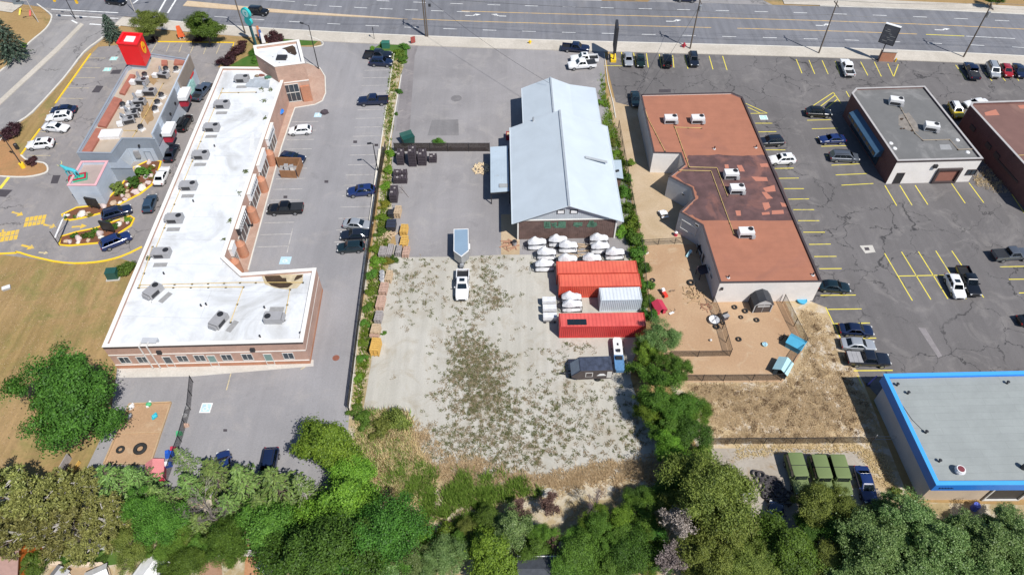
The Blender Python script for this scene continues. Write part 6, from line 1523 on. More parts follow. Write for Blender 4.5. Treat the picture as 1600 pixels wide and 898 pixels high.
# ------------------------------------------------------------------ wrapped bundles on frames
m_wrap = NT('white_wrap'); m_wrap.bump(m_wrap.noise(2.6, 6, .62, 1.2), .9, .12)
m_wrap = m_wrap.done(m_wrap.ramp(m_wrap.noise(1.3, 4), .3, .7, rgb((.58, .58, .60)), rgb((.72, .72, .73))), .4)
def bundle_mesh(seed, L=2.9, Wd=1.2, H_=.95):
 rr = random.Random(seed); n = 14; m = 9; vs = []
 for i in range(n + 1):
  u = i / n; x = (u - .5) * L
  hp = H_ * (.30 + .85 * math.exp(-((u - .36) / .24) ** 2) + .42 * math.exp(-((u - .8) / .16) ** 2)) * (1 if 0 < i < n else .45)
  wp = Wd / 2 * (.75 + .25 * math.sin(math.pi * min(1, u * 1.25))) * (1 if 0 < i < n else .8)
  for j in range(m + 1):
   v = j / m * 2 - 1; z = hp * (1 - abs(v) ** 3.2) + .0
   vs.append((x + rr.uniform(-.06, .06), wp * v + rr.uniform(-.03, .03), max(0, z + rr.uniform(-.05, .05)) if 0 < j < m else 0))
 return MB().add(vs, [(i * (m + 1) + j, (i + 1) * (m + 1) + j, (i + 1) * (m + 1) + j + 1, i * (m + 1) + j + 1) for i in range(n) for j in range(m)])
bm_ = [bundle_mesh(s).mesh('bundle', m_wrap, 50) for s in range(5)]
def rack_mesh():
 mb = MB()
 for x in (-1.45, 1.45):
  for y in (-.55, .55): mb.box(x, y, 0, 1.28, .07, .07)
 for y in (-.55, .55):
  for z in (.12, 1.16): mb.box(0, y, z, z + .08, 2.83, .06)
 for x in (-1.45, 1.45):
  for z in (.13, 1.17): mb.box(x, 0, z, z + .06, .06, 1.03)
 mb.tube([(-1.5, -.4, .2), (-2.1, -.4, .35), (-2.1, .4, .35), (-1.5, .4, .2)], .035, 5)
 return mb
rk = rack_mesh().mesh('rack', m_black)
gb = 'white wrapped machines stacked on racks'
for i, (x, y, w, n) in enumerate([(839, 377, 'first from the left against the brown boards', 2), (872, 373, 'second from the left against the brown boards', 2), (936, 371, 'against the brown boards at the right corner trim', 1), (888, 382, 'in front of the second one at the boards', 2), (938, 383.5, 'just below the corner one by the boards', 2), (854, 393, 'left of the middle row', 2), (961, 393, 'beside the hedge, right of the middle row', 2), (887, 403, 'against the orange container, second from left', 2), (925, 402, 'against the orange container, third from left', 2), (851, 411, 'lowest at the left, next to the container corner', 2), (893, 462.5, 'beside the grey white container, upper', 1), (894, 474, 'beside the grey white container, lower', 2)]):
 c = G(x, y, 1.5); q = Thing('wrapped_machine_rack', 'white wrapped machines on a black rack, ' + w, 'wrapped load', (c.x, c.y, .02), .02 + random.uniform(-.05, .05), gb)
 link('rack', rk, q.o)
 for k in range(2 if n == 2 else 2): link('wrapped_machine', bm_[(i + 2 * k) % 5], q.o, (0, 0, .26 + k * 1.05), (0, 0, 0))
for k, (x, y, w) in enumerate(((858, 467, 'upper'), (859, 479, 'middle'), (859.5, 492, 'lower'))):
 c = G(x, y, 1.3); q = Thing('covered_cart', 'white covered cart left of the wrapped machines, ' + w + ' of three in a row', 'covered cart', (c.x, c.y, .02), .03, 'white covered carts')
 q.part('cover', MB().box(0, 0, .75, 1.3, 2.05, 1.0, 0, .97, .9), m_wrap, smooth=20); q.part('skirt', MB().box(0, 0, .35, .75, 1.95, .92), m_grey); q.part('wheel', MB().torus((-.7, -.5, .2), .14, .06, 10, 5, 'y').torus((.7, -.5, .2), .14, .06, 10, 5, 'y').torus((-.7, .5, .2), .14, .06, 10, 5, 'y').torus((.7, .5, .2), .14, .06, 10, 5, 'y'), m_tyre)
# box trailer, black camper, boat
c = (G(721, 358, 2.4) + G(721, 391, 2.4)) / 2
c = G(720.5, 376, 2.4); a = ang((721, 365), (721.3, 412)); q = Thing('box_trailer', 'silver blue enclosed trailer with a pointed nose behind the white pickup', 'trailer', (c.x, c.y, .02), a)
tl = metal_mat('trailer_blue_roof', (.26, .36, .46), .6, .05, 0, .2, 0); Lh = 2.55
pl = [(-Lh, -1.15), (Lh - .3, -1.15), (Lh + .9, 0), (Lh - .3, 1.15), (-Lh, 1.15)]
q.part('body', MB().prism(pl, .55, 2.35), m_galv); q.part('roof', MB().prism(inset(pl, .05), 2.35, 2.42), tl); q.part('roof_trim', MB().ring(inset(pl, -.03), inset(pl, .09), 2.33, 2.46), m_unitw)
q.part('drawbar', MB().beam((Lh + .2, -.5, .5), (Lh + 2.0, 0, .5), .1, .1).beam((Lh + .2, .5, .5), (Lh + 2.0, 0, .5), .1, .1), m_darkmetal); q.part('nose_box', MB().box(Lh + 1.15, 0, .5, .95, .5, .7, 0, .8, .8), m_galv)
for s in (-1, 1): q.part('wheel', MB().torus((-.3, s * 1.12, .34), .22, .11, 14, 6, 'y'), m_tyre); q.part('fender', MB().box(-.3, s * 1.24, .66, .74, 1.2, .18), m_unitw)
q.part('rear_door', MB().box(-Lh - .02, 0, .7, 2.25, .04, 2.0), m_unitw)
c = G(925, 576, 1.3); q = Thing('camper_trailer', 'weathered black travel trailer with sloped nose on the gravel', 'trailer', (c.x, c.y, .02), math.pi + .04)
m_camp = mat('faded_navy_roof', (.045, .055, .085), .5, 1.6, .55); m_campw = mat('camper_side', (.07, .055, .055), .35, 2, .5)
sec = [(-2.6, .55), (2.1, .55), (2.9, 1.1), (2.9, 1.35), (1.75, 2.55), (-2.45, 2.55), (-2.6, 2.35)]
vs = [(x, s * 1.15, z) for s in (-1, 1) for x, z in sec]; n = 7
q.part('side_wall', MB().add(vs, [tuple(range(n)), tuple(range(2 * n - 1, n - 1, -1))]), m_campw)
q.part('shell', MB().add(vs, [((i + 1) % n, i, n + i, n + (i + 1) % n) for i in range(n)]), m_camp)
q.part('nose_panel', MB().add([(2.92, -1.0, 1.37), (2.92, 1.0, 1.37), (1.85, 1.0, 2.50), (1.85, -1.0, 2.50)], [(0, 1, 2, 3)]), mat('camper_nose_grey', (.16, .19, .23), .2, 2, .4))
for s in (1,):
 q.part('window', MB().box(.55, s * 1.155, 1.1, 2.1, 1.0, .05), m_frame); q.part('pane', MB().box(.55, s * 1.185, 1.2, 2.0, .8, .03), m_campw); q.part('graphic', MB().box(-1.15, s * 1.16, 1.3, 1.75, 1.3, .03, 0, .4), m_signw); q.part('window', MB().box(-2.2, s * 1.155, .75, 2.2, .65, .05), m_frame)
for k in range(6): q.part('roof_rib', MB().box(-2.2 + k * .7, 0, 2.55, 2.57, .06, 2.2), m_camp)
q.part('drawbar', MB().beam((2.0, -.5, .5), (4.2, 0, .5), .1, .1).beam((2.0, .5, .5), (4.2, 0, .5), .1, .1), m_darkmetal)
for s in (-1, 1): q.part('wheel', MB().torus((-.8, s * 1.16, .36), .24, .12, 14, 6, 'y'), m_tyre)
c = G(966.5, 555, .9); q = Thing('flat_boat', 'narrow boat on a trailer, white forward and blue aft, below the red container', 'boat', (c.x, c.y, .02), ang((969, 575), (965, 534)))
q.part('fore_deck', MB().prism([(0, -.62), (2.6, -.62), (3.0, -.4), (3.0, .4), (2.6, .62), (0, .62)], .5, 1.05), m_signw)
q.part('aft_deck', MB().prism([(-2.6, -.5), (-2.3, -.66), (-.003, -.66), (-.003, .66), (-2.3, .66), (-2.6, .5)], .5, 1.0), mat('boat_blue', (.10, .22, .40), .25, 1.5, .4))
q.part('seat', MB().box(-.6, 0, 1.0, 1.3, .5, .9), m_black); q.part('console', MB().box(.6, 0, 1.05, 1.4, .35, .5), m_darkmetal); q.part('hatch', MB().box(1.8, 0, 1.05, 1.1, .4, .25), m_darkmetal)
q.part('trailer_frame', MB().box(0, -.95, .35, .45, 5.6, .08).box(0, .95, .35, .45, 5.6, .08).box(-1, 0, .3, .4, .1, 1.9).box(1.5, 0, .3, .4, .1, 1.9), m_darkmetal)
for s in (-1, 1): q.part('wheel', MB().torus((-.6, s * 1.05, .3), .2, .09, 12, 6, 'y'), m_tyre)

# ------------------------------------------------------------------ pallets, crates and scrap along the west fence
def pallet_stack(n, m, L=1.2, Wd=1.0, lean=0.0):
 p = Proto(); H1 = .15
 sl, st = MB(), MB()
 for k in range(n):
  z = k * H1; ox, oy = random.uniform(-.03, .03), random.uniform(-.03, .03)
  for j in range(3): st.box(ox, oy + (j - 1) * (Wd / 2 - .05), z, z + .1, L, .09)
  for i in range(6): sl.box(ox + (i - 2.5) * L / 6.1, oy, z + .1, z + .135, L / 8.5, Wd)
 p.add('slats', sl, m, kind='stuff' if n > 2 else None); p.add('stringers', st, m, kind='stuff' if n > 2 else None)
 return p
pst = 'pallet stacks along the west fence'
for x, y, n, m, L, Wd, a, w in ((621, 319 + 8, 8, m_pallet, 2.0, 1.0, 1.5, 'pale wooden pallet stack beside the dark cabinet'), (631, 356, 7, m_pallety, 1.9, 1.15, 1.52, 'yellowish pallet stack at the asphalt edge, upper of two'), (631, 375, 7, m_pallety, 2.2, 1.1, 1.5, 'yellowish pallet stack at the asphalt edge, lower of two'), (634, 391, 5, m_palletp, 2.0, 1.0, 1.5, 'pinkish pallet stack at the lower end of the asphalt'), (623, 388, 6, m_palletg, 2.0, .8, 1.5, 'grey pallet stack between pinkish pallets and the pale boards'), (598, 391, 6, m_palletg, 1.9, 1.1, 1.5, 'grey pallet stack nearest the fence beside the asphalt end'), (607, 429, 6, m_pallet, 2.1, .9, 1.5, 'pale pallet stack right of the stacked white drums'), (599, 448, 6, m_palletp, 2.0, 1.2, 1.5, 'pinkish pallet stack first below the white drums'), (594.5, 470, 6, m_palletp, 2.3, 1.15, 1.5, 'pinkish pallet stack with red boards, second below the drums'), (591, 492, 7, m_palletg, 1.8, 1.0, 1.48, 'grey pallet stack amid the weeds, third below the drums'), (586.5, 512, 8, m_pallet, 1.6, 1.2, 1.48, 'brown pallet stack just above the orange one'), (586, 537, 10, m_pallety, 2.3, 1.2, 1.5, 'bright orange pallet stack, lowest along the fence'), (585, 521, 5, m_palletp, .9, 1.3, 1.5, 'small pale box pallet squeezed above the orange stack')):
 c = G(x, y, n * .15); pallet_stack(n, m, L, Wd).place('pallet_stack', w, 'pallets', (c.x, c.y, .02), a, pst)
def crate_proto(L, Wd, H_, m):
 p = Proto(); fr, bd = MB(), MB(); nz = max(3, int(H_ / .35))
 for sx in (-1, 1):
  for sy in (-1, 1): fr.box(sx * (L / 2 - .05), sy * (Wd / 2 - .05), 0, H_, .1, .1)
 for k in range(nz):
  z = .1 + k * (H_ - .1) / nz
  for s in (-1, 1): bd.box(0, s * (Wd / 2 + .015), z, z + .2, L, .03); bd.box(s * (L / 2 + .015), 0, z, z + .2, .03, Wd)
 p.add('frame', fr, m); p.add('boards', bd, m, kind='stuff')
 tp = MB()
 for i in range(5): tp.box((i - 2) * L / 5, 0, H_ - .12, H_ - .04, L / 7, Wd - .1)
 p.add('deck', tp, m); p.add('contents', MB().box(0, 0, .05, H_ - .25, L - .15, Wd - .15), m_palletd)
 p.add('bracket', MB().box(-L * .2, -Wd * .2, H_ - .04, H_ + .1, .4, .25), m_palletg); p.add('bracket', MB().box(L * .15, Wd * .2, H_ - .04, H_ + .06, .3, .3), m_palletg)
 return p
for x, y, L, Wd, H_, w in ((625, 238, 1.2, 2.4, 2.0, 'dark slatted crate at the left end of the brown yard fence'), (643, 233, 1.3, 2.0, 3.2, 'tall dark crate stack in front of the green bin'), (659, 238, 1.4, 2.2, 2.2, 'dark slatted crate third along the brown yard fence'), (676, 243, 1.3, 1.3, 1.2, 'small dark crate at the right end of the crate row'), (625, 267, 2.3, 1.1, 1.2, 'wide dark crate alone, upper of the pair by the bushes'), (625, 276, 2.3, 1.1, 1.2, 'wide dark crate alone, lower of the pair by the bushes'), (614.5, 297, 1.2, 2.6, 1.8, 'dark upright crate left of the dead branch')):
 c = G(x, y, H_); crate_proto(L, Wd, H_, m_palletd).place('slatted_crate', w, 'crate', (c.x, c.y, .02), .02, 'dark crates in the yard')
def simple(nm, label, cat, loc, rot, parts, group=None):
 q = Thing(nm, label, cat, loc, rot, group)
 for a in parts: q.part(*a)
 return q
m_bin = mat('bin_green', (.012, .065, .052), .2, 1, .5)
c = G(636, 212, 1.6); simple('waste_bin', 'large dark green steel waste bin at the yard fence corner', 'waste bin', (c.x, c.y, .02), .5, [('body', MB().box(0, 0, .1, 1.5, 2.0, 1.6, 0, 1.12, 1.15), m_bin), ('lid', MB().box(0, -.45, 1.5, 1.62, 2.3, .95), m_bin), ('lid', MB().add([(-1.15, .05, 1.62), (1.15, .05, 1.62), (1.15, .9, 1.95), (-1.15, .9, 1.95), (-1.15, .05, 1.56), (1.15, .05, 1.56), (1.15, .9, 1.89), (-1.15, .9, 1.89)], [(0, 1, 2, 3), (7, 6, 5, 4), (0, 4, 5, 1), (1, 5, 6, 2), (2, 6, 7, 3), (3, 7, 4, 0)]), m_bin)])
c = G(611, 348, 1.2); simple('storage_box', 'dark blue box with ribbed lid among the pallets', 'box', (c.x, c.y, .02), .0, [('body', MB().box(0, 0, 0, 1.0, 1.4, 1.8), m_signd), ('lid', MB().box(0, 0, 1.0, 1.12, 1.5, 1.9), mat('lid_navy', (.03, .035, .055), .2, 1, .5)), ('rib', MB().box(0, -.3, 1.12, 1.16, 1.5, .1).box(0, .35, 1.12, 1.16, 1.5, .1), m_darkmetal)])
c = G(611, 331, 1.0); simple('storage_box', 'small dark cabinet left of the pale pallet stack', 'box', (c.x, c.y, .02), .05, [('body', MB().box(0, 0, 0, .95, 1.0, 1.2), m_signd), ('lid', MB().box(0, 0, .95, 1.02, 1.08, 1.3), m_darkmetal)])
def plank_heap(nm, label, px, py, n, r, L, m, cat, seed, th=.12):
 rr = random.Random(seed); c = G(px, py); q = Thing(nm, label, cat, (c.x, c.y, .02))
 for k in range(n):
  a = rr.uniform(0, 6.3) if r > 0 else rr.uniform(-.3, .3); d = abs(r) * math.sqrt(rr.random()); z = .05 + (1 - d / max(.1, abs(r))) * rr.uniform(0, .5)
  x, y = d * math.cos(k * 2.4), d * math.sin(k * 2.4); l = L * rr.uniform(.6, 1.1)
  q.part('plank', MB().beam((x - l / 2 * math.cos(a), y - l / 2 * math.sin(a), z), (x + l / 2 * math.cos(a), y + l / 2 * math.sin(a), z + rr.uniform(-.03, .12)), th, th * .6), m)
plank_heap('firewood_heap', 'heap of pale split firewood left of the carport', 751, 264, 60, 1.5, .7, mat('split_wood', (.60, .47, .30), .3, 3, .85), 'firewood', 3, .2)
plank_heap('board_heap', 'loose heap of pale boards between the dark box and the pallets', 608, 367, 22, 1.2, 1.5, m_pallet, 'boards', 5, .18)
plank_heap('board_heap', 'broken wooden boards strewn on the sand below the white wall corner', 1083, 461, 24, 1.7, 1.0, mat('board_tan', (.42, .29, .16), .3, 3, .85), 'boards', 8, .12)
plank_heap('board_heap', 'reddish scrap planks beside the gravel strip at the workshop corner', 797, 383, 16, 1.3, 1.4, mat('reddish_planks', (.36, .19, .12), .3, 3, .85), 'boards', 9, .16)
plank_heap('board_heap', 'thin reddish sticks on the sand beside the upper chain-link fence', 1103, 480, 14, .9, .7, mat('red_sticks', (.34, .16, .10), .3, 3, .85), 'boards', 10, .07)
plank_heap('board_heap', 'pale timber laid between the two groups of wrapped machines', 909, 391, 16, -2.0, 2.6, m_pallet, 'boards', 12, .12)
c = G(609, 388, .9); simple('pale_board_stack', 'stack of pale weathered boards among the grey pallets', 'boards', (c.x, c.y, .02), 1.5, [('board', MB().box(0, -.3 + .3 * k, 0, .75, 2.3, .25), m_palletg) for k in range(3)])
for k in range(3):
 c = G(596.5, 424 + k * 5.5, .9); simple('white_drum', ('upper', 'middle', 'lower')[k] + ' white plastic drum in the weeds left of a pale pallet stack', 'drum', (c.x, c.y, .02), 0, [('barrel', MB().cyl(0, 0, 0, .85, .38, n=12), m_unitw), ('lid', MB().cyl(0, 0, .85, .9, .34, n=12), m_grey)], 'white drums by the west fence')
plank_heap('timber_sheets', 'bricks and split logs stacked at the corner of the workshop wall', 873 - 70, 205, 14, .6, .6, mat('log_tan', (.45, .30, .18), .3, 3), 'logs', 14, .22)
c = G(795, 209, 1.0); simple('log_box', 'dark red wooden box of logs against the workshop west wall', 'box', (c.x, c.y, .02), 0, [('side', MB().ring([(-.5, -.7), (.5, -.7), (.5, .7), (-.5, .7)], [(-.42, -.62), (.42, -.62), (.42, .62), (-.42, .62)], 0, 1.0), m_dred), ('log', MB().tube([(-.35, -.3, .9), (.35, -.3, .95)], .13, 7).tube([(-.35, 0, .95), (.35, .05, .9)], .14, 7).tube([(-.35, .35, .9), (.35, .35, .9)], .13, 7), m_pallet)])
c = G(804, 378, .8); simple('dustbin', 'grey dustbin against the workshop corner trim', 'bin', (c.x, c.y, .02), 0, [('body', MB().cyl(0, 0, 0, .95, .32, .38, 12), m_grey), ('lid', MB().cyl(0, 0, .95, 1.02, .4, .36, 12), m_darkmetal)])
# dead branch lying in the yard
c = G(632, 305); q = Thing('dead_branch', 'dry grey branch with twigs lying on the yard asphalt', 'branch', (c.x, c.y, .02)); mb = MB().tube([G(639, 308, .1), G(628, 294, .2)], .07, 5)
for k in range(14): s = G(628 + random.uniform(-2, 4), 296 + random.uniform(-3, 5), .15); mb.tube([s, s + Vector((random.uniform(-1.6, -.3), random.uniform(-.5, 1.4), random.uniform(0, .3)))], .025, 4, .01)
q.part('wood', mb, m_palletg, world=True)
# wooden bin enclosure in the strip mall lot
c = G(453, 268); q = Thing('bin_enclosure', 'brown wooden bin enclosure with white bins inside the strip mall lot', 'enclosure', (c.x, c.y, .02), -.04)
m_fbr = mat('brown_stain_wood', (.25, .125, .06), .2, 1.5, .8)
q.part('back_wall', MB().box(-.3, 1.6, 0, 1.8, 4.6, .14), m_fbr); q.part('side_wall', MB().box(1.9, .0, 0, 1.8, .14, 3.0), m_fbr); q.part('front_wall', MB().box(.3, -1.7, 0, 1.6, 2.8, .14), m_fbr); q.part('door', MB().box(-2.2, 1.2, 0, 1.8, .14, .7, .3), m_fbr)
for k in range(9): q.part('board', MB().box(-2.35 + .5 * k, 1.515, .05, 1.75, .42, .03), m_fbr)
for k, (x, y) in enumerate(((-.6, .5), (.4, .3), (-.2, -.6))):
 c2 = c + Vector((x, y, 0)); simple('waste_cart', ('left', 'right', 'front')[k] + ' pale waste cart inside the brown wooden enclosure', 'bin', (c2.x, c2.y, .02), .2 * k, [('body', MB().box(0, 0, .05, 1.0, .55, .6, 0, 1.15, 1.1), m_unitw), ('lid', MB().box(0, 0, 1.0, 1.06, .7, .75), m_grey)], 'waste carts in the wooden enclosure')
c = G(507, 174, .5); simple('dark_bag', 'dark sack lying beside the pale blue bay symbol near the paved walk', 'sack', (c.x, c.y, .03), 0, [('body', MB().blob((0, 0, .3), .8, .6, .45, 9, 6, .15, 0), m_palletd)])
c = G(438, 185, .5); simple('blue_umbrella', 'blue parasol over a table at the shop fronts by the tower', 'parasol', (c.x, c.y, .03), 0, [('canopy', MB().cyl(0, 0, 2.0, 2.5, 1.1, .05, 10), mat('parasol_blue', (.02, .16, .55), .1, 1, .6)), ('pole', MB().cyl(0, 0, 0, 2.0, .04, n=6), m_darkmetal)])
for x, y, w in ((407, 274, 'below the second shop sign'), (386, 357, 'below the fourth shop sign')):
 c = G(x, y); simple('patio_table', 'dark patio table with chairs ' + w, 'table', (c.x, c.y, .03), .4, [('top', MB().cyl(0, 0, .7, .75, .55, n=12), m_darkmetal), ('stem', MB().cyl(0, 0, 0, .7, .06, n=6), m_darkmetal), ('chair', MB().box(.9, 0, .4, .46, .45, .45).box(1.1, 0, .46, .9, .05, .45).box(-.9, .1, .4, .46, .45, .45).box(-1.1, .1, .46, .9, .05, .45), m_darkmetal)])
c = G(603, 71, .5); simple('utility_box', 'green transformer box in the shrubs at the lot entrance', 'utility box', (c.x, c.y, .04), .0, [('case', MB().box(0, 0, 0, 1.2, 1.6, 1.2), mat('transformer_green', (.03, .14, .10), .1, 1, .5)), ('lid', MB().box(0, 0, 1.2, 1.28, 1.7, 1.3), mat('transformer_green', (.03, .14, .10)))])
c = G(176, 429, .6); simple('utility_box', 'dark green utility box on a concrete pad on the dry lawn', 'utility box', (c.x, c.y, .02), .12, [('pad', MB().box(0, 0, 0, .15, 2.0, 1.7), m_conc_pole), ('case', MB().box(0, 0, .15, 1.4, 1.6, 1.3, 0, .92, .9), mat('utility_teal', (.018, .075, .062), .1, 1, .5)), ('lid', MB().box(0, .05, 1.4, 1.5, 1.6, 1.25), mat('utility_teal', (.018, .075, .062)))])
c = G(10, 450, .2); simple('valve_box', 'small grey metal box at the left edge of the dry lawn', 'box', (c.x, c.y, .01), .5, [('case', MB().box(0, 0, 0, .35, 1.1, .6), m_grey), ('lid', MB().box(0, 0, .35, .42, 1.2, .7, 0, .9), m_unitw)])

# ------------------------------------------------------------------ fences
net_b = mesh_mat('dark_chain_link', (.035, .03, .028), .36); net_g = mesh_mat('grey_chain_link', (.16, .14, .13), .22); net_s = mesh_mat('slatted_chain_link', (.055, .042, .038), .85)
def fence(label, pts, h, net, pm_, step=3.0, group=None, low=False, z=.02, every=1):
 P = [Vector(G(*p)[:2]) for p in pts]; q = Thing('chain_link_fence', label, 'fence', (P[0].x, P[0].y, z), 0, group); o = Vector((P[0].x, P[0].y, 0))
 po = MB().cyl(0, 0, 0, h + .06, .055, n=6).mesh('post', pm_); seen = set()
 for a, b in zip(P, P[1:]):
  n = max(1, round((b - a).length / step))
  for k in range(n):
   u, v = a.lerp(b, k / n), a.lerp(b, (k + 1) / n)
   if (round(u.x, 2), round(u.y, 2)) not in seen: link('post', po, q.o, (u.x - o.x, u.y - o.y, 0)); seen.add((round(u.x, 2), round(u.y, 2)))
   q.part('net_panel', MB().face([(u.x, u.y, z + .06), (v.x, v.y, z + .06), (v.x, v.y, z + h), (u.x, u.y, z + h)]), net, world=True)
   q.part('rail', MB().beam((u.x, u.y, z + h), (v.x, v.y, z + h), .05, .05), pm_, world=True)
 u = P[-1]; link('post', po, q.o, (u.x - o.x, u.y - o.y, 0)); return q
fence('long black chain-link fence along the strip mall lot above the weeds', [(603, 234), (591, 300), (575, 410), (562, 510), (546, 642)], 1.7, net_s, m_black, 3.0)
fence('dark slatted fence closing the yard behind the crates', [(617, 237), (700, 237), (765, 237)], 1.9, net_s, m_darkmetal, 3.2)
fence('black chain-link fence along the zone of parked toys behind the strip mall', [(302, 597), (298, 640), (284, 690), (262, 752)], 1.6, net_b, m_black, 2.6)
fg = 'chain-link fences round the sand yard'
fence('low brown chain-link fence across the path below the dirt path', [(1002, 384), (1054, 381), (1066, 380)], 1.3, net_g, m_darkmetal, 3.0, fg)
fence('chain-link fence running down from the white wall corner into the sand yard', [(1112, 474), (1121, 495), (1128, 514), (1140, 556)], 1.7, net_b, m_darkmetal, 3.0, fg)
fence('chain-link fence closing the inner sand yard at its lower side', [(1046, 557), (1090, 557), (1140, 556)], 1.3, net_b, m_darkmetal, 3.2, fg)
fence('chain-link fence on the right of the black shed down to the blue playhouse', [(1222, 473), (1240, 510), (1256, 541)], 1.9, net_b, m_darkmetal, 3.2, fg)
fence('diagonal chain-link fence behind the two blue playhouses', [(1256, 541), (1220, 594)], 1.6, net_b, m_darkmetal, 3.2, fg)
fence('chain-link fence along the lower edge of the sand yard', [(1064, 595), (1130, 595), (1220, 594)], 1.5, net_b, m_darkmetal, 3.2, fg)
fence('rusty chain-link fence across the dry grass to the pale wall', [(1100, 694), (1240, 693), (1360, 692)], 1.5, net_b, m_darkmetal, 4.0)
fence('dark overgrown fence along the hedge between gravel and sand yard', [(966, 200), (990, 330), (1003, 400), (1012, 480), (1020, 530)], 1.7, net_b, m_darkmetal, 3.0)
c = G(1378, 689); q = Thing('barrier_rail', 'grey gate rails between the fence end and the pale wall', 'gate', (c.x, c.y, .02)); q.part('rail', MB().tube([(-1.2, 0, .5), (1.4, 0, .5)], .04, 5).tube([(-1.2, 0, 1.2), (1.4, 0, 1.2)], .04, 5), m_galv); q.part('post', MB().tube([(1.4, 0, 0), (1.4, 0, 1.6)], .06, 6).tube([(-1.2, 0, 0), (-1.2, 0, 1.6)], .06, 6), m_galv)
c = G(1356, 601); q = Thing('bollard_bar', 'purple blue steel bar leaning at the corner of the blue trim building', 'bar', (c.x, c.y, .02)); q.part('bar', MB().beam((0, 0, .1), tuple(G(1370, 587, 1.4) - c), .16, .16), mat('purple_bar', (.22, .17, .50), .1, 1, .5)); q.part('foot', MB().box(0, 0, 0, .1, .5, .5), m_darkmetal)

# ------------------------------------------------------------------ sand yard: shed, tyres, toys
def tyre(px, py, r, label, group=None, flat=True, z=.03):
 c = G(px, py); p = Proto(); p.add('tyre', MB().torus((0, 0, 0), r * .72, r * .30, 16, 7, 'z', .85), m_tyre, smooth=True)
 return p.place('tyre', label, 'tyre', (c.x, c.y, z + r * .25), random.random(), group)
gt = 'tyres lying in the sand yards'
for x, y, r, w in ((1079.5, 442.5, .62, 'big tyre at the edge of the white wall shadow'), (1019.5, 438.5, .42, 'small tyre lying alone at the upper left of the sand yard'), (1147.5, 480.5, .42, 'tyre right of the lower white wall corner, upper one'), (1164, 486.5, .45, 'tyre touching the black shed'), (1157.5, 496, .35, 'small tyre just below the black shed'), (1182, 500.5, .42, 'tyre lying right below the shed doors'), (1154, 530.5, .42, 'tyre alone in the middle of the lower sand yard'), (1119, 511, .48, 'tyre against the fence below the white tub'), (1129, 505, .36, 'tyre leaning right of the fence by the white tub'), (1038.5, 484, .42, 'tyre beside the red playhouse'), (189, 703, .55, 'smaller tyre in the timber framed sandbox'), (220, 702, .85, 'large tyre in the timber framed sandbox')):
 tyre(x, y, r, w, gt, z=.05 if x < 300 else .03)
c = G(1185.5, 478); q = Thing('garden_shed', 'black garden shed with gambrel roof and a pale trimmed double door', 'shed', (c.x, c.y, .02), .06)
m_shed = mat('shed_black_roof', (.035, .037, .043), .2, 1.2, .6); m_shedw = mat('shed_grey_trim', (.42, .42, .42), .1, 1, .7)
q.part('wall', MB().prism([(-1.35, -1.2), (1.35, -1.2), (1.35, 1.8), (-1.35, 1.8)], 0, 1.75), m_shed)
pr_ = [(-1.5, 1.7), (-.9, 2.5), (0, 2.95), (.9, 2.5), (1.5, 1.7)]
vs = [(x, y, z) for y in (-1.35, 1.95) for x, z in pr_];
for i in range(4): q.part('roof_slope', MB().add([vs[i], vs[i + 1], vs[6 + i], vs[5 + i]] + [(v[0], v[1], v[2] - .06) for v in (vs[i], vs[i + 1], vs[6 + i], vs[5 + i])], [(0, 1, 2, 3), (7, 6, 5, 4), (0, 4, 5, 1), (1, 5, 6, 2), (2, 6, 7, 3), (3, 7, 4, 0)]), m_shed)
q.part('gable', MB().add([(x, -1.21, z - .07) for x, z in pr_], [(0, 1, 2, 3, 4)]), m_shedw)
for s in (-1, 1): q.part('corner_trim', MB().box(s * 1.3, -1.23, 0, 1.7, .14, .06), m_shedw)
d = q.part('door', MB().box(0, -1.22, .05, 1.75, 2.1, .05), mat('shed_door_brown', (.07, .055, .05), .2, 1)); q.part('door_trim', MB().box(0, -1.26, 1.3, 1.6, 1.8, .03).box(0, -1.255, .05, 1.75, .05, .03), m_shedw, d)
def playhouse(px, py, a, mr, mw, label, s=1.0):
 c = G(px, py); q = Thing('playhouse', label, 'playhouse', (c.x, c.y, .02), a); w, l, h = .8 * s, .95 * s, 1.0 * s
 for sx in (-1, 1): q.part('wall', MB().box(sx * w, 0, 0, h, .08, 2 * l), mw)
 q.part('back_wall', MB().box(0, l, 0, h, 2 * w - .09, .08), mw); q.part('door_frame', MB().box(-w * .6, -l, 0, h, w * .55, .08).box(w * .6, -l, 0, h, w * .55, .08), mw)
 k = .15
 for sx in (-1, 1): q.part('roof_slope', MB().add([(0, -l - k, h + .55 * s), (sx * (w + k), -l - k, h - .05), (sx * (w + k), l + k, h - .05), (0, l + k, h + .55 * s), (0, -l - k, h + .48 * s), (sx * (w + k), -l - k, h - .12), (sx * (w + k), l + k, h - .12), (0, l + k, h + .48 * s)], [(0, 1, 2, 3), (7, 6, 5, 4), (0, 4, 5, 1), (1, 5, 6, 2), (2, 6, 7, 3), (3, 7, 4, 0)]), mr)
m_pb = mat('toy_blue', (.06, .34, .52), .1, 1, .5); m_pp = mat('toy_pale_blue', (.38, .60, .64), .08, 1, .5); m_pr = mat('toy_red', (.50, .04, .08), .1, 1, .5); m_pk = mat('toy_pink', (.62, .22, .22), .1, 1, .5); m_tb = mat('toy_deep_blue', (.02, .10, .48), .1, 1, .5); m_tg = mat('toy_green', (.08, .40, .18), .1, 1, .5); m_tc = mat('toy_cyan', (.03, .40, .50), .1, 1, .5)
playhouse(1241, 541, .9, m_pb, m_pb, 'bright blue playhouse in the right corner of the sand yard', 1.1)
playhouse(1220, 579, -.6, m_pp, mat('toy_dark_wall', (.05, .08, .10), .1, 1), 'pale blue roofed playhouse at the lower corner of the sand yard', 1.15)
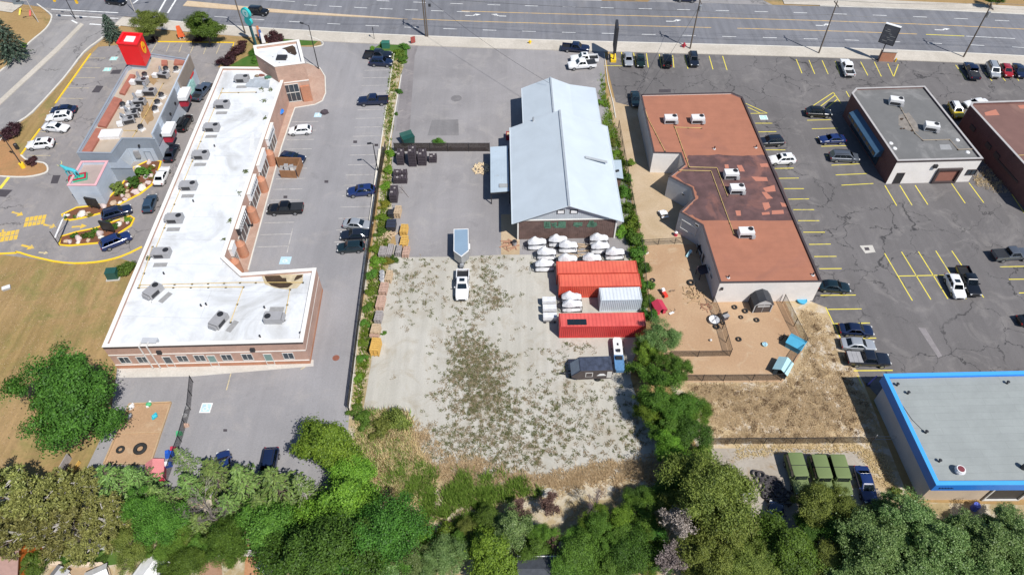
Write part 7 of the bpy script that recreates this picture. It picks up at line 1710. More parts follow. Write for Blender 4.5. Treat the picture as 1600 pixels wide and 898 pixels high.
playhouse(1029, 484, .3, m_pr, m_pr, 'dark red playhouse at the hedge side of the sand yard', .9)
playhouse(247, 741, .3, m_pk, m_pr, 'pink playhouse at the foot of the black fence behind the strip mall', 1.2)
c = G(1226, 531); simple('toy_bikes', 'dark tangle of toy tricycles left of the bright blue playhouse', 'tricycles', (c.x, c.y, .02), 0, [('wheel', MB().torus((k * .5 - .6, (k % 2) * .5, .25), .22, .05, 12, 5, 'x' if k % 2 else 'y'), m_tyre) for k in range(4)] + [('frame', MB().tube([(-.6, 0, .25), (0, .3, .6), (.6, .1, .25)], .04, 5).tube([(0, .3, .6), (-.2, .6, .9)], .04, 5), m_darkmetal)])
c = G(1195, 538, .2); simple('toy_bucket', 'small blue toy on the sand left of the blue playhouse', 'toy', (c.x, c.y, .02), 0, [('bowl', MB().cyl(0, 0, 0, .3, .3, .4, 10), m_pp), ('handle', MB().torus((0, 0, .3), .3, .03, 12, 4, 'x'), m_tb)])
c = G(1037.5, 461); simple('ride_on_toy', 'red and white ride-on toy car in the upper sand yard', 'toy', (c.x, c.y, .02), -1.2, [('body', MB().box(0, 0, .15, .55, 1.3, .65, 0, .85, .8), mat('toy_red2', (.62, .05, .03), .1, 1, .4)), ('seat', MB().box(-.5, 0, .55, .9, .5, .55, 0, .8, .8), m_signw), ('wheel', MB().torus((.4, .35, .18), .13, .05, 10, 5, 'y').torus((.4, -.35, .18), .13, .05, 10, 5, 'y').torus((-.4, .35, .18), .13, .05, 10, 5, 'y').torus((-.4, -.35, .18), .13, .05, 10, 5, 'y'), m_tyre)])
c = G(1049, 490); simple('toy_scooter', 'small white and dark toy right of the tyre by the red playhouse', 'toy', (c.x, c.y, .02), .5, [('deck', MB().box(0, 0, .1, .2, .8, .3), m_signw), ('stem', MB().tube([(.35, 0, .15), (.45, 0, .8)], .03, 5).tube([(.45, -.2, .8), (.45, .2, .8)], .03, 5), m_darkmetal)])
c = G(1050, 455.5); simple('toy_bike', 'tiny dark toy bicycle right of the ride-on toy', 'toy', (c.x, c.y, .02), .3, [('wheel', MB().torus((-.3, 0, .18), .15, .03, 10, 4, 'y').torus((.3, 0, .18), .15, .03, 10, 4, 'y'), m_tyre), ('frame', MB().tube([(-.3, 0, .18), (0, 0, .5), (.3, 0, .18)], .03, 4), m_palletp)])
c = G(1116, 499.5, .3); simple('play_tub', 'round white tub with dark rim against the fence in the sand yard', 'tub', (c.x, c.y, .03), .2, [('bowl', MB().cyl(0, 0, 0, .35, .8, .9, 16), m_signw), ('rim', MB().torus((0, 0, .35), .85, .07, 18, 5), m_black), ('divider', MB().box(0, 0, .35, .42, 1.2, .15, .6), m_grey)])
c = G(1132, 498.5); simple('toy_kitchen', 'dark toy stove with pale top right of the white tub', 'toy', (c.x, c.y, .02), .4, [('case', MB().box(0, 0, 0, .9, .9, .5), m_palletd), ('top', MB().box(0, -.1, .9, .96, .95, .6), m_grey), ('panel', MB().box(0, .28, .9, 1.3, .9, .06), m_darkmetal)])
c = G(1252, 470.5); simple('paddling_pool', 'blue paddling pool against the lower white wall', 'pool', (c.x, c.y, .02), 0, [('bowl', MB().cyl(0, 0, 0, .32, .68, .72, 18), m_pb), ('rim', MB().torus((0, 0, .32), .70, .08, 20, 6), m_pb)])
c = G(1036, 337); simple('picnic_table', 'white plastic picnic table on the dirt path', 'table', (c.x, c.y, .02), .25, [('top', MB().box(0, 0, .62, .7, 1.2, .8), m_signw), ('bench', MB().box(0, -.75, .35, .42, 1.2, .3), m_signw), ('bench', MB().box(0, .75, .35, .42, 1.2, .3), m_signw), ('leg', MB().box(-.45, 0, 0, .62, .1, 1.3).box(.45, 0, 0, .62, .1, 1.3), m_grey)])
c = G(1055.5, 368); simple('lidded_bin', 'small red and white container at the wall end of the low fence', 'bin', (c.x, c.y, .02), 0, [('body', MB().cyl(0, 0, 0, .7, .3, n=10), m_pr), ('lid', MB().cyl(0, 0, .7, .85, .3, .15, 10), m_signw)])
c = G(1076, 399); simple('toy_slide', 'pale toy in the shade edge below the low fence', 'toy', (c.x, c.y, .02), .8, [('slide', MB().beam((-.6, 0, .1), (.4, 0, .9), .4, .06), m_pp), ('ladder', MB().beam((.4, 0, .9), (.7, 0, 0), .4, .06), m_signw)])
c = G(1010, 396); simple('toy_block', 'tiny white toy near the hedge in the sand yard', 'toy', (c.x, c.y, .02), .4, [('body', MB().box(0, 0, 0, .25, .6, .3), m_signw), ('knob', MB().cyl(.1, 0, .25, .35, .1, n=8), m_pk)])
c = G(1110, 532.5); simple('toy_ball', 'small cream ball on the sand above the inner fence', 'ball', (c.x, c.y, .02), 0, [('ball', MB().blob((0, 0, .2), .2, .2, .2, 10, 8), m_frame)])
for k, (x, y, m, w) in enumerate(((1097, 398, m_darkmetal, 'upper dark play frame in the shade of the white wall'), (1096, 431, m_palletd, 'lower dark wooden play stand in the shade of the white wall'))):
 c = G(x, y); simple('climbing_stand', w, 'play frame', (c.x, c.y, .02), .3, [('leg', MB().box(-.7, -.6, 0, 1.2, .1, .1).box(.7, -.6, 0, 1.2, .1, .1).box(-.7, .6, 0, 1.2, .1, .1).box(.7, .6, 0, 1.2, .1, .1), m), ('deck', MB().box(0, 0, 1.2, 1.3, 1.6, 1.4), m), ('rail', MB().box(0, .65, 1.3, 1.7, 1.5, .08), m)])
# sandbox timber edging with its toys
q = Thing('sandbox_frame', 'timber edging round the sandbox with two tyres', 'sandbox', G(218, 680))
P = W(bx)
for a, b in zip(P, P[1:] + P[:1]): q.part('plank', MB().beam((a.x, a.y, .16), (b.x, b.y, .16), .16, .28), mat('sandbox_timber', (.42, .29, .17), .2, 2, .85), world=True)
m_ = P[0].lerp(P[3], .5); n_ = P[1].lerp(P[2], .5); q.part('plank', MB().beam((m_.x, m_.y, .08), (n_.x, n_.y, .08), .12, .12), mat('sandbox_timber', (.42, .29, .17)), world=True)
for x, y, m, w in ((243, 652, m_tc, 'turquoise toy in the sandbox'), (234, 633.5, m_tg, 'green and white toy at the top edge of the sandbox'), (207, 637, m_unitw, 'white toy at the top left corner of the sandbox'), (204, 653, m_galv, 'small grey toy near the left edge of the sandbox')):
 c = G(x, y); simple('sand_toy', w, 'toy', (c.x, c.y, .05), .4, [('body', MB().blob((0, 0, .3), .38, .3, .35, 9, 6, .1, 0), m), ('wing', MB().box(.1, .2, .2, .5, .5, .2, .6).box(-.2, -.2, .1, .35, .3, .3), m if m != m_tg else m_signw)])
for k, (x, y, m, w, s) in enumerate(((267, 712, m_tb, 'deep blue toy car against the black fence', 1.2), (272, 703, m_pr, 'red toy above the deep blue toy car', .8), (264, 728, m_tb, 'blue and white toy below the deep blue toy car', 1.0), (281, 679, m_tg, 'green toy hanging by the black fence', .8), (290, 650, m_unitw, 'white toy bits midway along the black fence', .6), (294, 637, m_unitw, 'white toy bits near the top of the black fence', .6), (292, 666, m_palletp, 'pinkish scooter left of the parked bay', .7))):
 c = G(x, y); simple('stored_toy', w, 'toy', (c.x, c.y, .03), .3, [('body', MB().box(0, 0, .1 * s, .6 * s, 1.0 * s, .6 * s, 0, .8, .8), m), ('top', MB().box(-.1 * s, 0, .6 * s, .95 * s, .5 * s, .5 * s, 0, .7, .8), m if k != 2 else m_signw), ('wheel', MB().torus((.3 * s, 0, .12), .1, .04, 8, 4, 'y').torus((-.3 * s, 0, .12), .1, .04, 8, 4, 'y'), m_tyre)])
# heap of tyres near the trucks
ty_ = Proto(); ty_.add('tyre', MB().torus((0, 0, 0), .33, .105, 16, 6, 'z', 1.2), mat('dusty_tyre', (.055, .048, .05), .3, 3, .9), smooth=True)
for k, (x, y) in enumerate(sorted(((1180, 741), (1188, 743), (1185, 751), (1197, 749), (1190, 760), (1205, 754), (1216, 757), (1212, 762), (1200, 764), (1195, 769), (1209, 766), (1222, 768), (1205, 773), (1215, 773), (1230, 773), (1202, 779), (1211, 781), (1220, 780), (1231, 785), (1193, 752), (1201, 757), (1209, 750), (1196, 775)))):
 c = G(x, y)
 ty_.place('tyre', 'worn tyre in the heap beside the green trucks, ' + ORD[k] + ' from the left', 'tyre', (c.x, c.y, .20 + (k % 3) * .05), 0, 'tyre heap beside the green trucks', scale=random.uniform(1.15, 1.4), rots=(random.uniform(-.15, .15), random.uniform(-.15, .15), k))
c = G(1216, 791); simple('steel_rack', 'dark steel frame between the tyre heap and a hidden dark blue car', 'rack', (c.x, c.y, .02), .0, [('rail', MB().box(0, 0, .8, .9, 2.6, .1).box(0, .6, .8, .9, 2.6, .1), m_darkmetal), ('leg', MB().box(-1.2, 0, 0, .8, .1, .1).box(1.2, 0, 0, .8, .1, .1), m_darkmetal)])
c = G(1521, 794); simple('blue_drum', 'blue plastic drum at the rear wall of the blue trim building', 'drum', (c.x, c.y, .02), 0, [('barrel', MB().cyl(0, 0, 0, .95, .42, n=12), mat('drum_blue', (.07, .10, .50), .1, 1, .5)), ('lid', MB().cyl(0, 0, .95, 1.0, .38, n=12), mat('drum_blue2', (.10, .14, .55), .1, 1, .5))])
# planting beds: boulders
st_ = [Proto() for _ in range(3)]
for k, p in enumerate(st_): p.add('stone', MB().blob((0, 0, .1), .5, .38, .32, 7, 5, .22, -.02), mat(('stone_pink', 'stone_white', 'stone_tan')[k], ((.52, .42, .40), (.60, .56, .50), (.46, .34, .24))[k], .15, 3, .85), smooth=30)
BL = ((213, 302, 1.5), (223, 295, 1.6), (201, 308, 1.3), (232, 287, 1.2), (229, 278, 1.3), (221, 275, .9), (237, 277, 1.3), (240, 262, 1.0), (226, 290, .8), (196, 313, 1.0), (188, 318, .9), (178, 319, 1.4), (163, 324, 1.3), (129, 336, 1.5), (139, 336, 1.0), (120, 340, .8), (106, 338, .9), (104, 378, .9), (124, 374, 1.4), (123, 380, .7), (139, 377, .8), (110, 379, 1.0), (159, 372, 1.0), (193, 345, 1.1), (200, 348, .9), (186, 352, 1.2), (203, 344, .8), (157, 367, 1.5), (216, 263, 1.2), (210, 268, 1.1), (234, 255, 1.2), (200, 290, .9), (199, 300, .8), (192, 307, .9))
bed = lambda x, y: ('on the lower island', 0) if y >= 343 else ('in the upper right bed', 1) if x >= 185 else ('on the upper island', 0)
seen = {}
for k, (x, y, s) in sorted(enumerate(BL), key=lambda q: q[1][bed(*q[1][:2])[1]]):
 cl, (wh, ax_) = ('pinkish', 'whitish', 'tan')[k % 3], bed(x, y); i = seen[cl, wh] = seen.get((cl, wh), -1) + 1
 c = G(x, y); st_[k % 3].place('boulder', ORD[i] + ' ' + cl + ' boulder ' + wh + ' of the drive-thru, counted from the ' + ('top' if ax_ else 'left'), 'boulder', (c.x, c.y, .12), k, cl + ' boulders in the planting beds', scale=s)
c = G(28, 233); simple('litter_bin', 'black litter bin beside the yellow kerb at the mulch island', 'bin', (c.x, c.y, .08), 0, [('body', MB().cyl(0, 0, 0, 1.0, .35, n=10), m_black), ('lid', MB().cyl(0, 0, 1.0, 1.15, .38, .2, 10), m_black)])
# bottom edge: houses, garden walls and sheds partly under the trees
m_brownsh = mat('brown_shingle', (.30, .185, .155), .12, 2.5, .9); m_rust_wall = mat('rust_orange_siding', (.42, .105, .012), .12, 1, .7)
e0, e1 = G(54, 893, 3.2), G(77, 872, 3.2)
c = G(60, 885); q = Thing('house', 'brown shingle roofed house with a rust orange gable end at the bottom left', 'house', (c.x, c.y, .0), .05)
w_, l_ = 3.2, 9.0
q.part('wall', MB().prism([(-l_, -w_), (0, -w_), (0, w_), (-l_, w_)], 0, 3.0), m_rust_wall)
q.part('gable', MB().add([(.01, -w_, 3.0), (.01, w_, 3.0), (.01, 0, 5.0)], [(0, 1, 2)]), m_rust_wall)
for s in (-1, 1): q.part('roof_slope', MB().add([(-l_, s * (w_ + .4), 2.75), (.4, s * (w_ + .4), 2.75), (.4, 0, 5.1), (-l_, 0, 5.1), (-l_, s * (w_ + .4), 2.63), (.4, s * (w_ + .4), 2.63), (.4, 0, 4.98), (-l_, 0, 4.98)], [(0, 1, 2, 3), (7, 6, 5, 4), (0, 4, 5, 1), (1, 5, 6, 2), (2, 6, 7, 3), (3, 7, 4, 0)]), m_brownsh)
kerb('garden_wall', [(78, 881), (120, 883), (160, 883), (169, 890), (173, 905)], .45, .5, mat('cream_stone', (.62, .50, .38), .12, 2), 0, kind=None)
tags(bpy.data.objects['garden_wall'], 'low cream stone garden wall curving beside the orange gable house', 'wall')
sheet('garden_lawn', [(60, 852), (170, 856), (190, 880), (80, 884)], .012, m_grass, k=3); sheet('garden_path', [(85, 883), (168, 884), (172, 920), (60, 920)], .012, ground_mat('garden_earth', (.36, .26, .17), (.42, .31, .20), .4, 4))
def wallrun(label, pts, h, m, nm='garden_fence', th=.12):
 P = W(pts); q = Thing(nm, label, 'fence', P[0])
 for a, b in zip(P, P[1:]):
  n = max(1, round((b - a).length / 2.2))
  for k in range(n):
   u, v = a.lerp(b, k / n), a.lerp(b, (k + 1) / n)
   q.part('panel', MB().beam((u.x, u.y, h / 2), (v.x, v.y, h / 2), th, h), m, world=True); q.part('post', MB().box(u.x, u.y, 0, h + .1, .14, .14), m, world=True)
wallrun('white garden fence seen between the trunks at the lower left', [(30, 857), (125, 858), (190, 858)], 1.5, m_unitw)
wallrun('white garden fence below the dead grey tree', [(268, 864), (300, 864), (345, 868)], 1.6, m_unitw)
wallrun('white garden fence between the lower left trees and a rusty patch', [(385, 868), (432, 868)], 1.7, m_unitw)
wallrun('grey picket fence at the corner of the dry lawn under the big tree', [(97, 742), (112, 716)], 1.3, m_palletg)
wallrun('yellowish timber edging beside the grey picket fence', [(110, 745), (126, 722)], .5, m_pallety)
def cabin(px, py, a, L, Wd, h, mr, mw, label):
 c = G(px, py, h); q = Thing('garden_shed', label, 'shed', (c.x, c.y, 0), a); q.part('wall', MB().prism([(-L, -Wd), (L, -Wd), (L, Wd), (-L, Wd)], 0, h - .5), mw)
 for s in (-1, 1): q.part('roof_slope', MB().add([(-L - .2, s * (Wd + .2), h - .6), (L + .2, s * (Wd + .2), h - .6), (L + .2, 0, h), (-L - .2, 0, h), (-L - .2, s * (Wd + .2), h - .68), (L + .2, s * (Wd + .2), h - .68), (L + .2, 0, h - .08), (-L - .2, 0, h - .08)], [(0, 1, 2, 3), (7, 6, 5, 4), (0, 4, 5, 1), (1, 5, 6, 2), (2, 6, 7, 3), (3, 7, 4, 0)]), mr)
cabin(228, 892, 1.2, 1.7, 1.3, 2.4, m_unitw, m_unitw, 'white roofed shed between two trees at the bottom left')
cabin(84, 898, 1.2, .9, .7, 1.6, m_grey, m_unitw, 'small grey shed beside the orange gable house'); cabin(148, 896, .5, 1.0, .8, 1.5, m_unitw, m_unitw, 'small white shed inside the curved garden wall')
cabin(416, 877, .9, .9, .7, 1.5, m_unitw, m_unitw, 'white hutch beside the rusty garden patch')
cabin(848, 888, 0, 2.6, 1.6, 2.6, mat('dark_shingle', (.045, .05, .06), .3, 2, .8), m_unitw, 'dark roofed shed peeking between trees at the bottom centre')
cabin(930, 893, .3, 1.2, .9, 2.0, m_grey, m_unitw, 'grey roofed shed peeking between trees right of the dark roofed one')
sheet('garden_path', [(385, 850), (430, 852), (440, 920), (380, 920)], .012, ground_mat('rusty_earth', (.40, .18, .08), (.44, .24, .13), .4, 4)); sheet('garden_path', [(300, 872), (345, 872), (350, 920), (320, 920)], .012, ground_mat('brown_earth', (.36, .22, .15), (.33, .19, .12), .4, 4))
c = G(1165, 770); simple('white_lattice', 'white lattice crate left of the tyre heap', 'crate', (c.x, c.y, .02), .1, [('side', MB().ring([(-.7, -1), (.7, -1), (.7, 1), (-.7, 1)], [(-.62, -.92), (.62, -.92), (.62, .92), (-.62, .92)], 0, .9), m_unitw), ('slat', MB().box(0, -.5, .9, .95, 1.4, .12).box(0, 0, .9, .95, 1.4, .12).box(0, .5, .9, .95, 1.4, .12).box(0, 0, .96, 1.0, .1, 2.0), m_unitw)])
# ------------------------------------------------------------------ trees, shrubs, weeds and grass
L_dark = leaf_mat('leaf_dark_green', (.020, .060, .010), (0.111, 0.245, 0.033))
L_mid = leaf_mat('leaf_mid_green', (.032, .085, .012), (0.171, 0.320, 0.045))
L_bright = leaf_mat('leaf_bright_green', (.05, .12, .012), (0.260, 0.425, 0.048))
L_olive = leaf_mat('leaf_olive', (.055, .090, .016), (.29, .35, .075))
L_silver = leaf_mat('leaf_silver_green', (.035, .095, .018), (.30, .42, .15), rough=.4)
L_pine = leaf_mat('needle_olive', (.055, .065, .014), (0.298, 0.305, 0.089), trans=.1)
L_spruce = leaf_mat('needle_green', (.040, .085, .018), (.19, .29, .07), trans=.1)
L_blue = leaf_mat('needle_blue', (.022, .045, .032), (0.104, 0.152, 0.110), trans=.1)
L_purple = leaf_mat('leaf_purple', (.030, .012, .014), (0.116, 0.046, 0.051))
L_yellow = leaf_mat('leaf_yellow_green', (.10, .12, .012), (0.357, 0.327, 0.045))
L_pink = leaf_mat('dry_pinkish', (.17, .14, .125), (.33, .28, .25), trans=.1)
L_rust = leaf_mat('dry_rusty', (.12, .08, .055), (.25, .165, .12), trans=.1)
m_bark = mat('bark', (.13, .10, .075), .3, 3, .95); m_barkg = mat('grey_bark', (.40, .37, .34), .25, 3, .95); m_twig = mat('grey_twigs', (.24, .205, .19), .25, 2, .95); m_twigp = mat('purplish_twigs', (.17, .125, .13), .25, 2, .95)
def unit(a): return a / np.maximum(1e-6, np.linalg.norm(a, axis=-1, keepdims=True))
def leaf_quads(C, N, ln, wd, rg, T=None):
 """diamond leaves at C facing N; returns (n,4,3)"""
 n = len(C); r = unit(rg.normal(size=(n, 3))) if T is None else T
 t = unit(r - N * (r * N).sum(1, keepdims=True)); b = np.cross(N, t)
 l = (ln * rg.uniform(.65, 1.3, (n, 1))); w = (wd * rg.uniform(.65, 1.3, (n, 1)))
 bend = N * l * .18
 return np.stack([C - t * l, C - b * w + bend, C + t * l, C + b * w + bend], 1)
def crown_broad(seed, nc=70, nl=170, cz=1.25, hh=.95, cr=.22, ln=.035, up=.35, inner=.5, updir=False, lobes=9, wr=.6):
 rg = np.random.default_rng(seed)
 d = unit(rg.normal(size=(lobes, 3)) * np.array([1, 1, .9])); d[0] = (0, 0, 1); lc = d * rg.uniform(.36, .64, (lobes, 1)) * np.array([1, 1, hh]) + np.array([0, 0, cz])
 lr = rg.uniform(.24, .44, lobes); pick = rg.choice(lobes, nc, p=lr / lr.sum())
 e = unit(rg.normal(size=(nc, 3)) + np.array([0, 0, .25])); P = lc[pick] + e * (lr[pick] * rg.uniform(inner, 1.05, nc))[:, None] * np.array([1, 1, .9])
 R_ = cr * rg.uniform(.5, 1.2, nc)
 Q = np.repeat(P, nl, 0); rr = np.repeat(R_, nl)[:, None]
 dl = unit(rg.normal(size=(len(Q), 3)) + np.array([0, 0, .35])); k = rg.uniform(.35, 1.1, (len(Q), 1)) * np.where(rg.random((len(Q), 1)) < .10, 1.5, 1)
 C = Q + dl * rr * k * np.array([1.1, 1.1, .75])
 o = C[:, :2].mean(0); s = 1 / np.percentile(np.linalg.norm(C[:, :2] - o, axis=1), 96); C[:, :2] = (C[:, :2] - o) * s; P[:, :2] = (P[:, :2] - o) * s
 outw = unit(C - np.array([0, 0, cz - hh * .3]))
 N = unit(dl * .55 + outw * .5 + np.array([0, 0, up]) + rg.normal(size=C.shape) * .55)
 T = unit(np.tile(np.array([[0, 0, 1.0]]), (len(C), 1)) + outw * .5 + rg.normal(size=C.shape) * .45) if updir else None
 if updir: N = unit(N + rg.normal(size=C.shape) * .4)
 return leaf_quads(C, N, ln, ln * wr, rg, T), P, R_
def limbs(P, base=(0, 0, 0), r=.055, top=.7, seed=0, n=14, crook=.08):
 rr = random.Random(seed); mb = MB(); lean = Vector((rr.uniform(-.05, .05), rr.uniform(-.05, .05), 0))
 T = [Vector(base) + lean * k + Vector((0, 0, top * k / 4)) for k in range(5)]
 mb.tube(T, r, 7, r * .6)
 idx = rr.sample(range(len(P)), min(n, len(P)))
 for i in idx:
  e = Vector(P[i]); s = T[rr.randint(2, 4)]; m = s.lerp(e, .5) + Vector((rr.uniform(-crook, crook), rr.uniform(-crook, crook), rr.uniform(0, crook)))
  mb.tube([s, m, e], r * .42, 5, r * .12)
 return mb
def tree_proto(V, leafm, trunk_mb, bark):
 p = Proto(); p.add('trunk', trunk_mb, bark, smooth=50); p.add('crown', quads_mesh('crown', V, leafm), leafm, paint='leaf'); return p
TP = {}
def broad(name, mats_, seeds, **k):
 for s in seeds:
  V, P, _ = crown_broad(s, **k); TP.setdefault(name, []).append((tree_proto(V, mats_, limbs(P, top=k.get('cz', 1.25) * .75, seed=s), m_bark), k.get('cz', 1.25)))
broad('broad', L_dark, (1, 2), nc=95, nl=400, ln=.029)
broad('maple', L_dark, (19,), nc=150, nl=360, ln=.027, cr=.17, lobes=16, hh=1.05, inner=.7)
broad('mid', L_mid, (3, 4), nc=90, nl=340, ln=.033)
broad('bright', L_bright, (5, 6), nc=85, nl=320, ln=.037)
broad('dense', L_dark, (7,), nc=140, nl=280, ln=.025, cr=.18, lobes=14, inner=.8)
broad('olive', L_olive, (8, 9), nc=110, nl=330, ln=.034, cr=.17, wr=.32, updir=True)
L_feather = leaf_mat('leaf_feathery', (.040, .100, .012), (.20, .33, .045))
broad('feather', L_feather, (16, 17), nc=110, nl=330, ln=.034, cr=.17, wr=.32, updir=True)
broad('silver', L_silver, (10, 11, 12), nc=130, nl=260, cz=1.5, hh=1.25, cr=.16, ln=.031, updir=True, lobes=12)
broad('bush', L_mid, (13, 14), nc=34, nl=130, cz=.5, hh=.6, cr=.26, ln=.07, lobes=6)
broad('round', L_mid, (15,), nc=110, nl=110, cz=.75, hh=.8, cr=.13, ln=.05, inner=.9, lobes=16)
def conifer(seed, H_=2.9, rows=17, per=11, q=16, ln=.075, droop=.25, irr=.15, gap=0.0, r0=1.0, needles=True):
 rg = np.random.default_rng(seed); rr = random.Random(seed); V = []; mb = MB().tube([(0, 0, 0), (0, 0, H_ * .96)], .045, 7, .008)
 for k in range(rows):
  u = (k + rr.uniform(-.3, .3)) / rows; z = H_ * (.14 + .85 * u); rad = r0 * (1 - u) ** .85 * (1 + rr.uniform(-irr, irr)) + .05
  for j in range(per):
   if rr.random() < gap: continue
   a = 2 * math.pi * (j + rr.uniform(-.4, .4)) / per + k * 1.7; L = rad * rr.uniform(.75, 1.12)
   dirv = np.array([math.cos(a), math.sin(a), 0]); e = np.array([0, 0, z]) + dirv * L + np.array([0, 0, -droop * L + .10])
   s = np.array([0, 0, z]); mb.tube([tuple(s), tuple(e)], .012, 3, .004, caps=False)
   n = max(4, int(q * (L / r0) ** .7) + 3); t = rg.uniform(.22, 1.02, (n, 1)) ** .8
   side = np.array([-math.sin(a), math.cos(a), 0]); wv = (1.05 - t) * .22 * L + .02
   C = s + (e - s) * t + side * rg.uniform(-1, 1, (n, 1)) * wv + np.array([0, 0, 1]) * rg.uniform(-.05, .03, (n, 1))
   N = unit(np.array([0, 0, 1.0]) + dirv * .35 + rg.normal(size=(n, 3)) * .42)
   T = unit(dirv + side * rg.uniform(-.9, .9, (n, 1)) + np.array([0, 0, -.2]))
   V.append(leaf_quads(C, N, ln, ln * .36, rg, T))
 return np.concatenate(V), mb
for s in (21, 22): V, mb = conifer(s, rows=14, per=9, q=24, gap=.12, irr=.28); TP.setdefault('spruce', []).append((tree_proto(V, L_spruce, mb, m_bark), 1.1))
for s in (23,): V, mb = conifer(s, H_=2.6, rows=18, per=12, q=26); TP.setdefault('bluespruce', []).append((tree_proto(V, L_blue, mb, m_bark), 1.1))
for s in (24, 25): V, mb = conifer(s, H_=3.6, rows=17, per=8, q=22, ln=.07, irr=.4, gap=.25, droop=.1); TP.setdefault('thinspruce', []).append((tree_proto(V, L_spruce, mb, m_barkg), 1.4))
def pine(seed, leafm, bark):
 rg = np.random.default_rng(seed); rr = random.Random(seed); V = []; mb = MB()
 T = [Vector((rr.uniform(-.06, .06) * k, rr.uniform(-.06, .06) * k, 2.05 * k / 4)) for k in range(5)]; mb.tube(T, .05, 7, .018)
 for k in range(34):
  z = rr.uniform(.55, 2.05); s = T[0].lerp(T[4], z / 2.05); a = rr.uniform(0, 6.28); L = (1.05 - .75 * abs((z - .95) / 1.3) ** 1.5) * rr.uniform(.55, 1.05)
  d = Vector((math.cos(a), math.sin(a), rr.uniform(-.05, .5))); m = s + d * L * .5; e = s + d * L + Vector((0, 0, .12)); mb.tube([s, m, e], .018, 4, .006)
  for q in range(7):
   t = rr.uniform(.45, 1.05); b = s.lerp(e, t) + Vector((rr.uniform(-.16, .16), rr.uniform(-.16, .16), rr.uniform(-.03, .12)))
   mb.tube([s.lerp(e, t * .8), b], .007, 3, .003, caps=False)
   n = 34; C0 = np.array(b); T_ = unit(rg.normal(size=(n, 3)) * np.array([1, 1, .7]) + np.array([0, 0, .5])); C = C0 + T_ * rg.uniform(.02, .12, (n, 1))
   N = unit(np.cross(T_, rg.normal(size=(n, 3))) + np.array([0, 0, .3])); V.append(leaf_quads(C, N, .050, .020, rg, T_))
 return tree_proto(np.concatenate(V), leafm, mb, bark)
for s in (31, 32, 33): TP.setdefault('pine', []).append((pine(s, L_pine, m_barkg), 1.25))
def bare(seed, spread=1.0, H_=2.0, depth=5, bark=m_twig, leafm=None, leaf=0, up=.5):
 rr = random.Random(seed); mb = MB(); tips = []
 def grow(p, d, L, r, k):
  e = p + d * L; mb.tube([p, p.lerp(e, .5) + Vector((rr.uniform(-.05, .05), rr.uniform(-.05, .05), 0)) * L, e], r, 4 if k > 2 else 3, r * .6, caps=False)
  tips.append(e)
  if k == 0: return
  for _ in range(rr.choice((3, 3, 4)) if k > 1 else 4):
   nd = (d + Vector((rr.uniform(-1, 1) * spread, rr.uniform(-1, 1) * spread, rr.uniform(-.15, .6) * up * 1.5)) * .75).normalized()
   grow(p.lerp(e, rr.uniform(.55, 1.0)), nd, L * rr.uniform(.55, .80), r * .58, k - 1)
 grow(Vector((0, 0, 0)), Vector((0, 0, 1)), H_ * .38, .04, depth)
 p = Proto(); p.add('trunk', mb, bark)
 if leaf:
  rg = np.random.default_rng(seed); C = np.array([tuple(t) for t in tips]); C = np.repeat(C, leaf, 0) + rg.normal(size=(len(C) * leaf, 3)) * .05
  p.add('crown', quads_mesh('crown', leaf_quads(C, unit(rg.normal(size=C.shape)), .035, .02, rg), leafm), leafm, paint='leaf')
 return p
TP['bare'] = [(bare(41, .9, depth=6), 1.1), (bare(42, .8, depth=6), 1.1)]
TP['purplebare'] = [(bare(43, .8, 2.0, 6, m_twigp, up=.9), 1.1)]
TP['drypink'] = [(bare(44, .7, 2.2, 5, m_twig, L_pink, 8), 1.2)]
TP['dryrust'] = [(bare(45, .9, 1.7, 5, m_twig, L_rust, 8), 1.0)]
_n = {}
def tree(kind, cx, cy, wpx, label, hs=1.0, leaf=None, cat='tree', nm=None, group=None, zk=1.0):
 L = TP[kind]; i = _n[kind] = _n.get(kind, -1) + 1; pr, cz = L[i % len(L)]
 r = wpx / 2 * mpp(cx, cy); kf = 1.1 if cy > 735 else 1.0
 for _ in range(3): zc = cz * r * hs * zk; r = wpx / 2 * (G(cx + 1, cy, zc) - G(cx, cy, zc)).length
 g = G(cx, cy, zc); r *= kf
 return pr.place(nm or {'bluespruce': 'spruce_tree', 'spruce': 'spruce_tree', 'thinspruce': 'spruce_tree', 'pine': 'pine_tree', 'bush': 'shrub', 'round': 'shrub', 'bare': 'bare_tree', 'purplebare': 'bare_tree', 'drypink': 'dry_tree', 'dryrust': 'dry_shrub'}.get(kind, 'leafy_tree'), label, cat, (g.x, g.y, 0), random.random() * 6.3 + i * 2.1, group, {'leaf': leaf} if leaf else None, scale=(r, r, r * hs))
bs = 'trees along the bottom edge'; hg = 'hedge trees between the gravel and the sand yard'
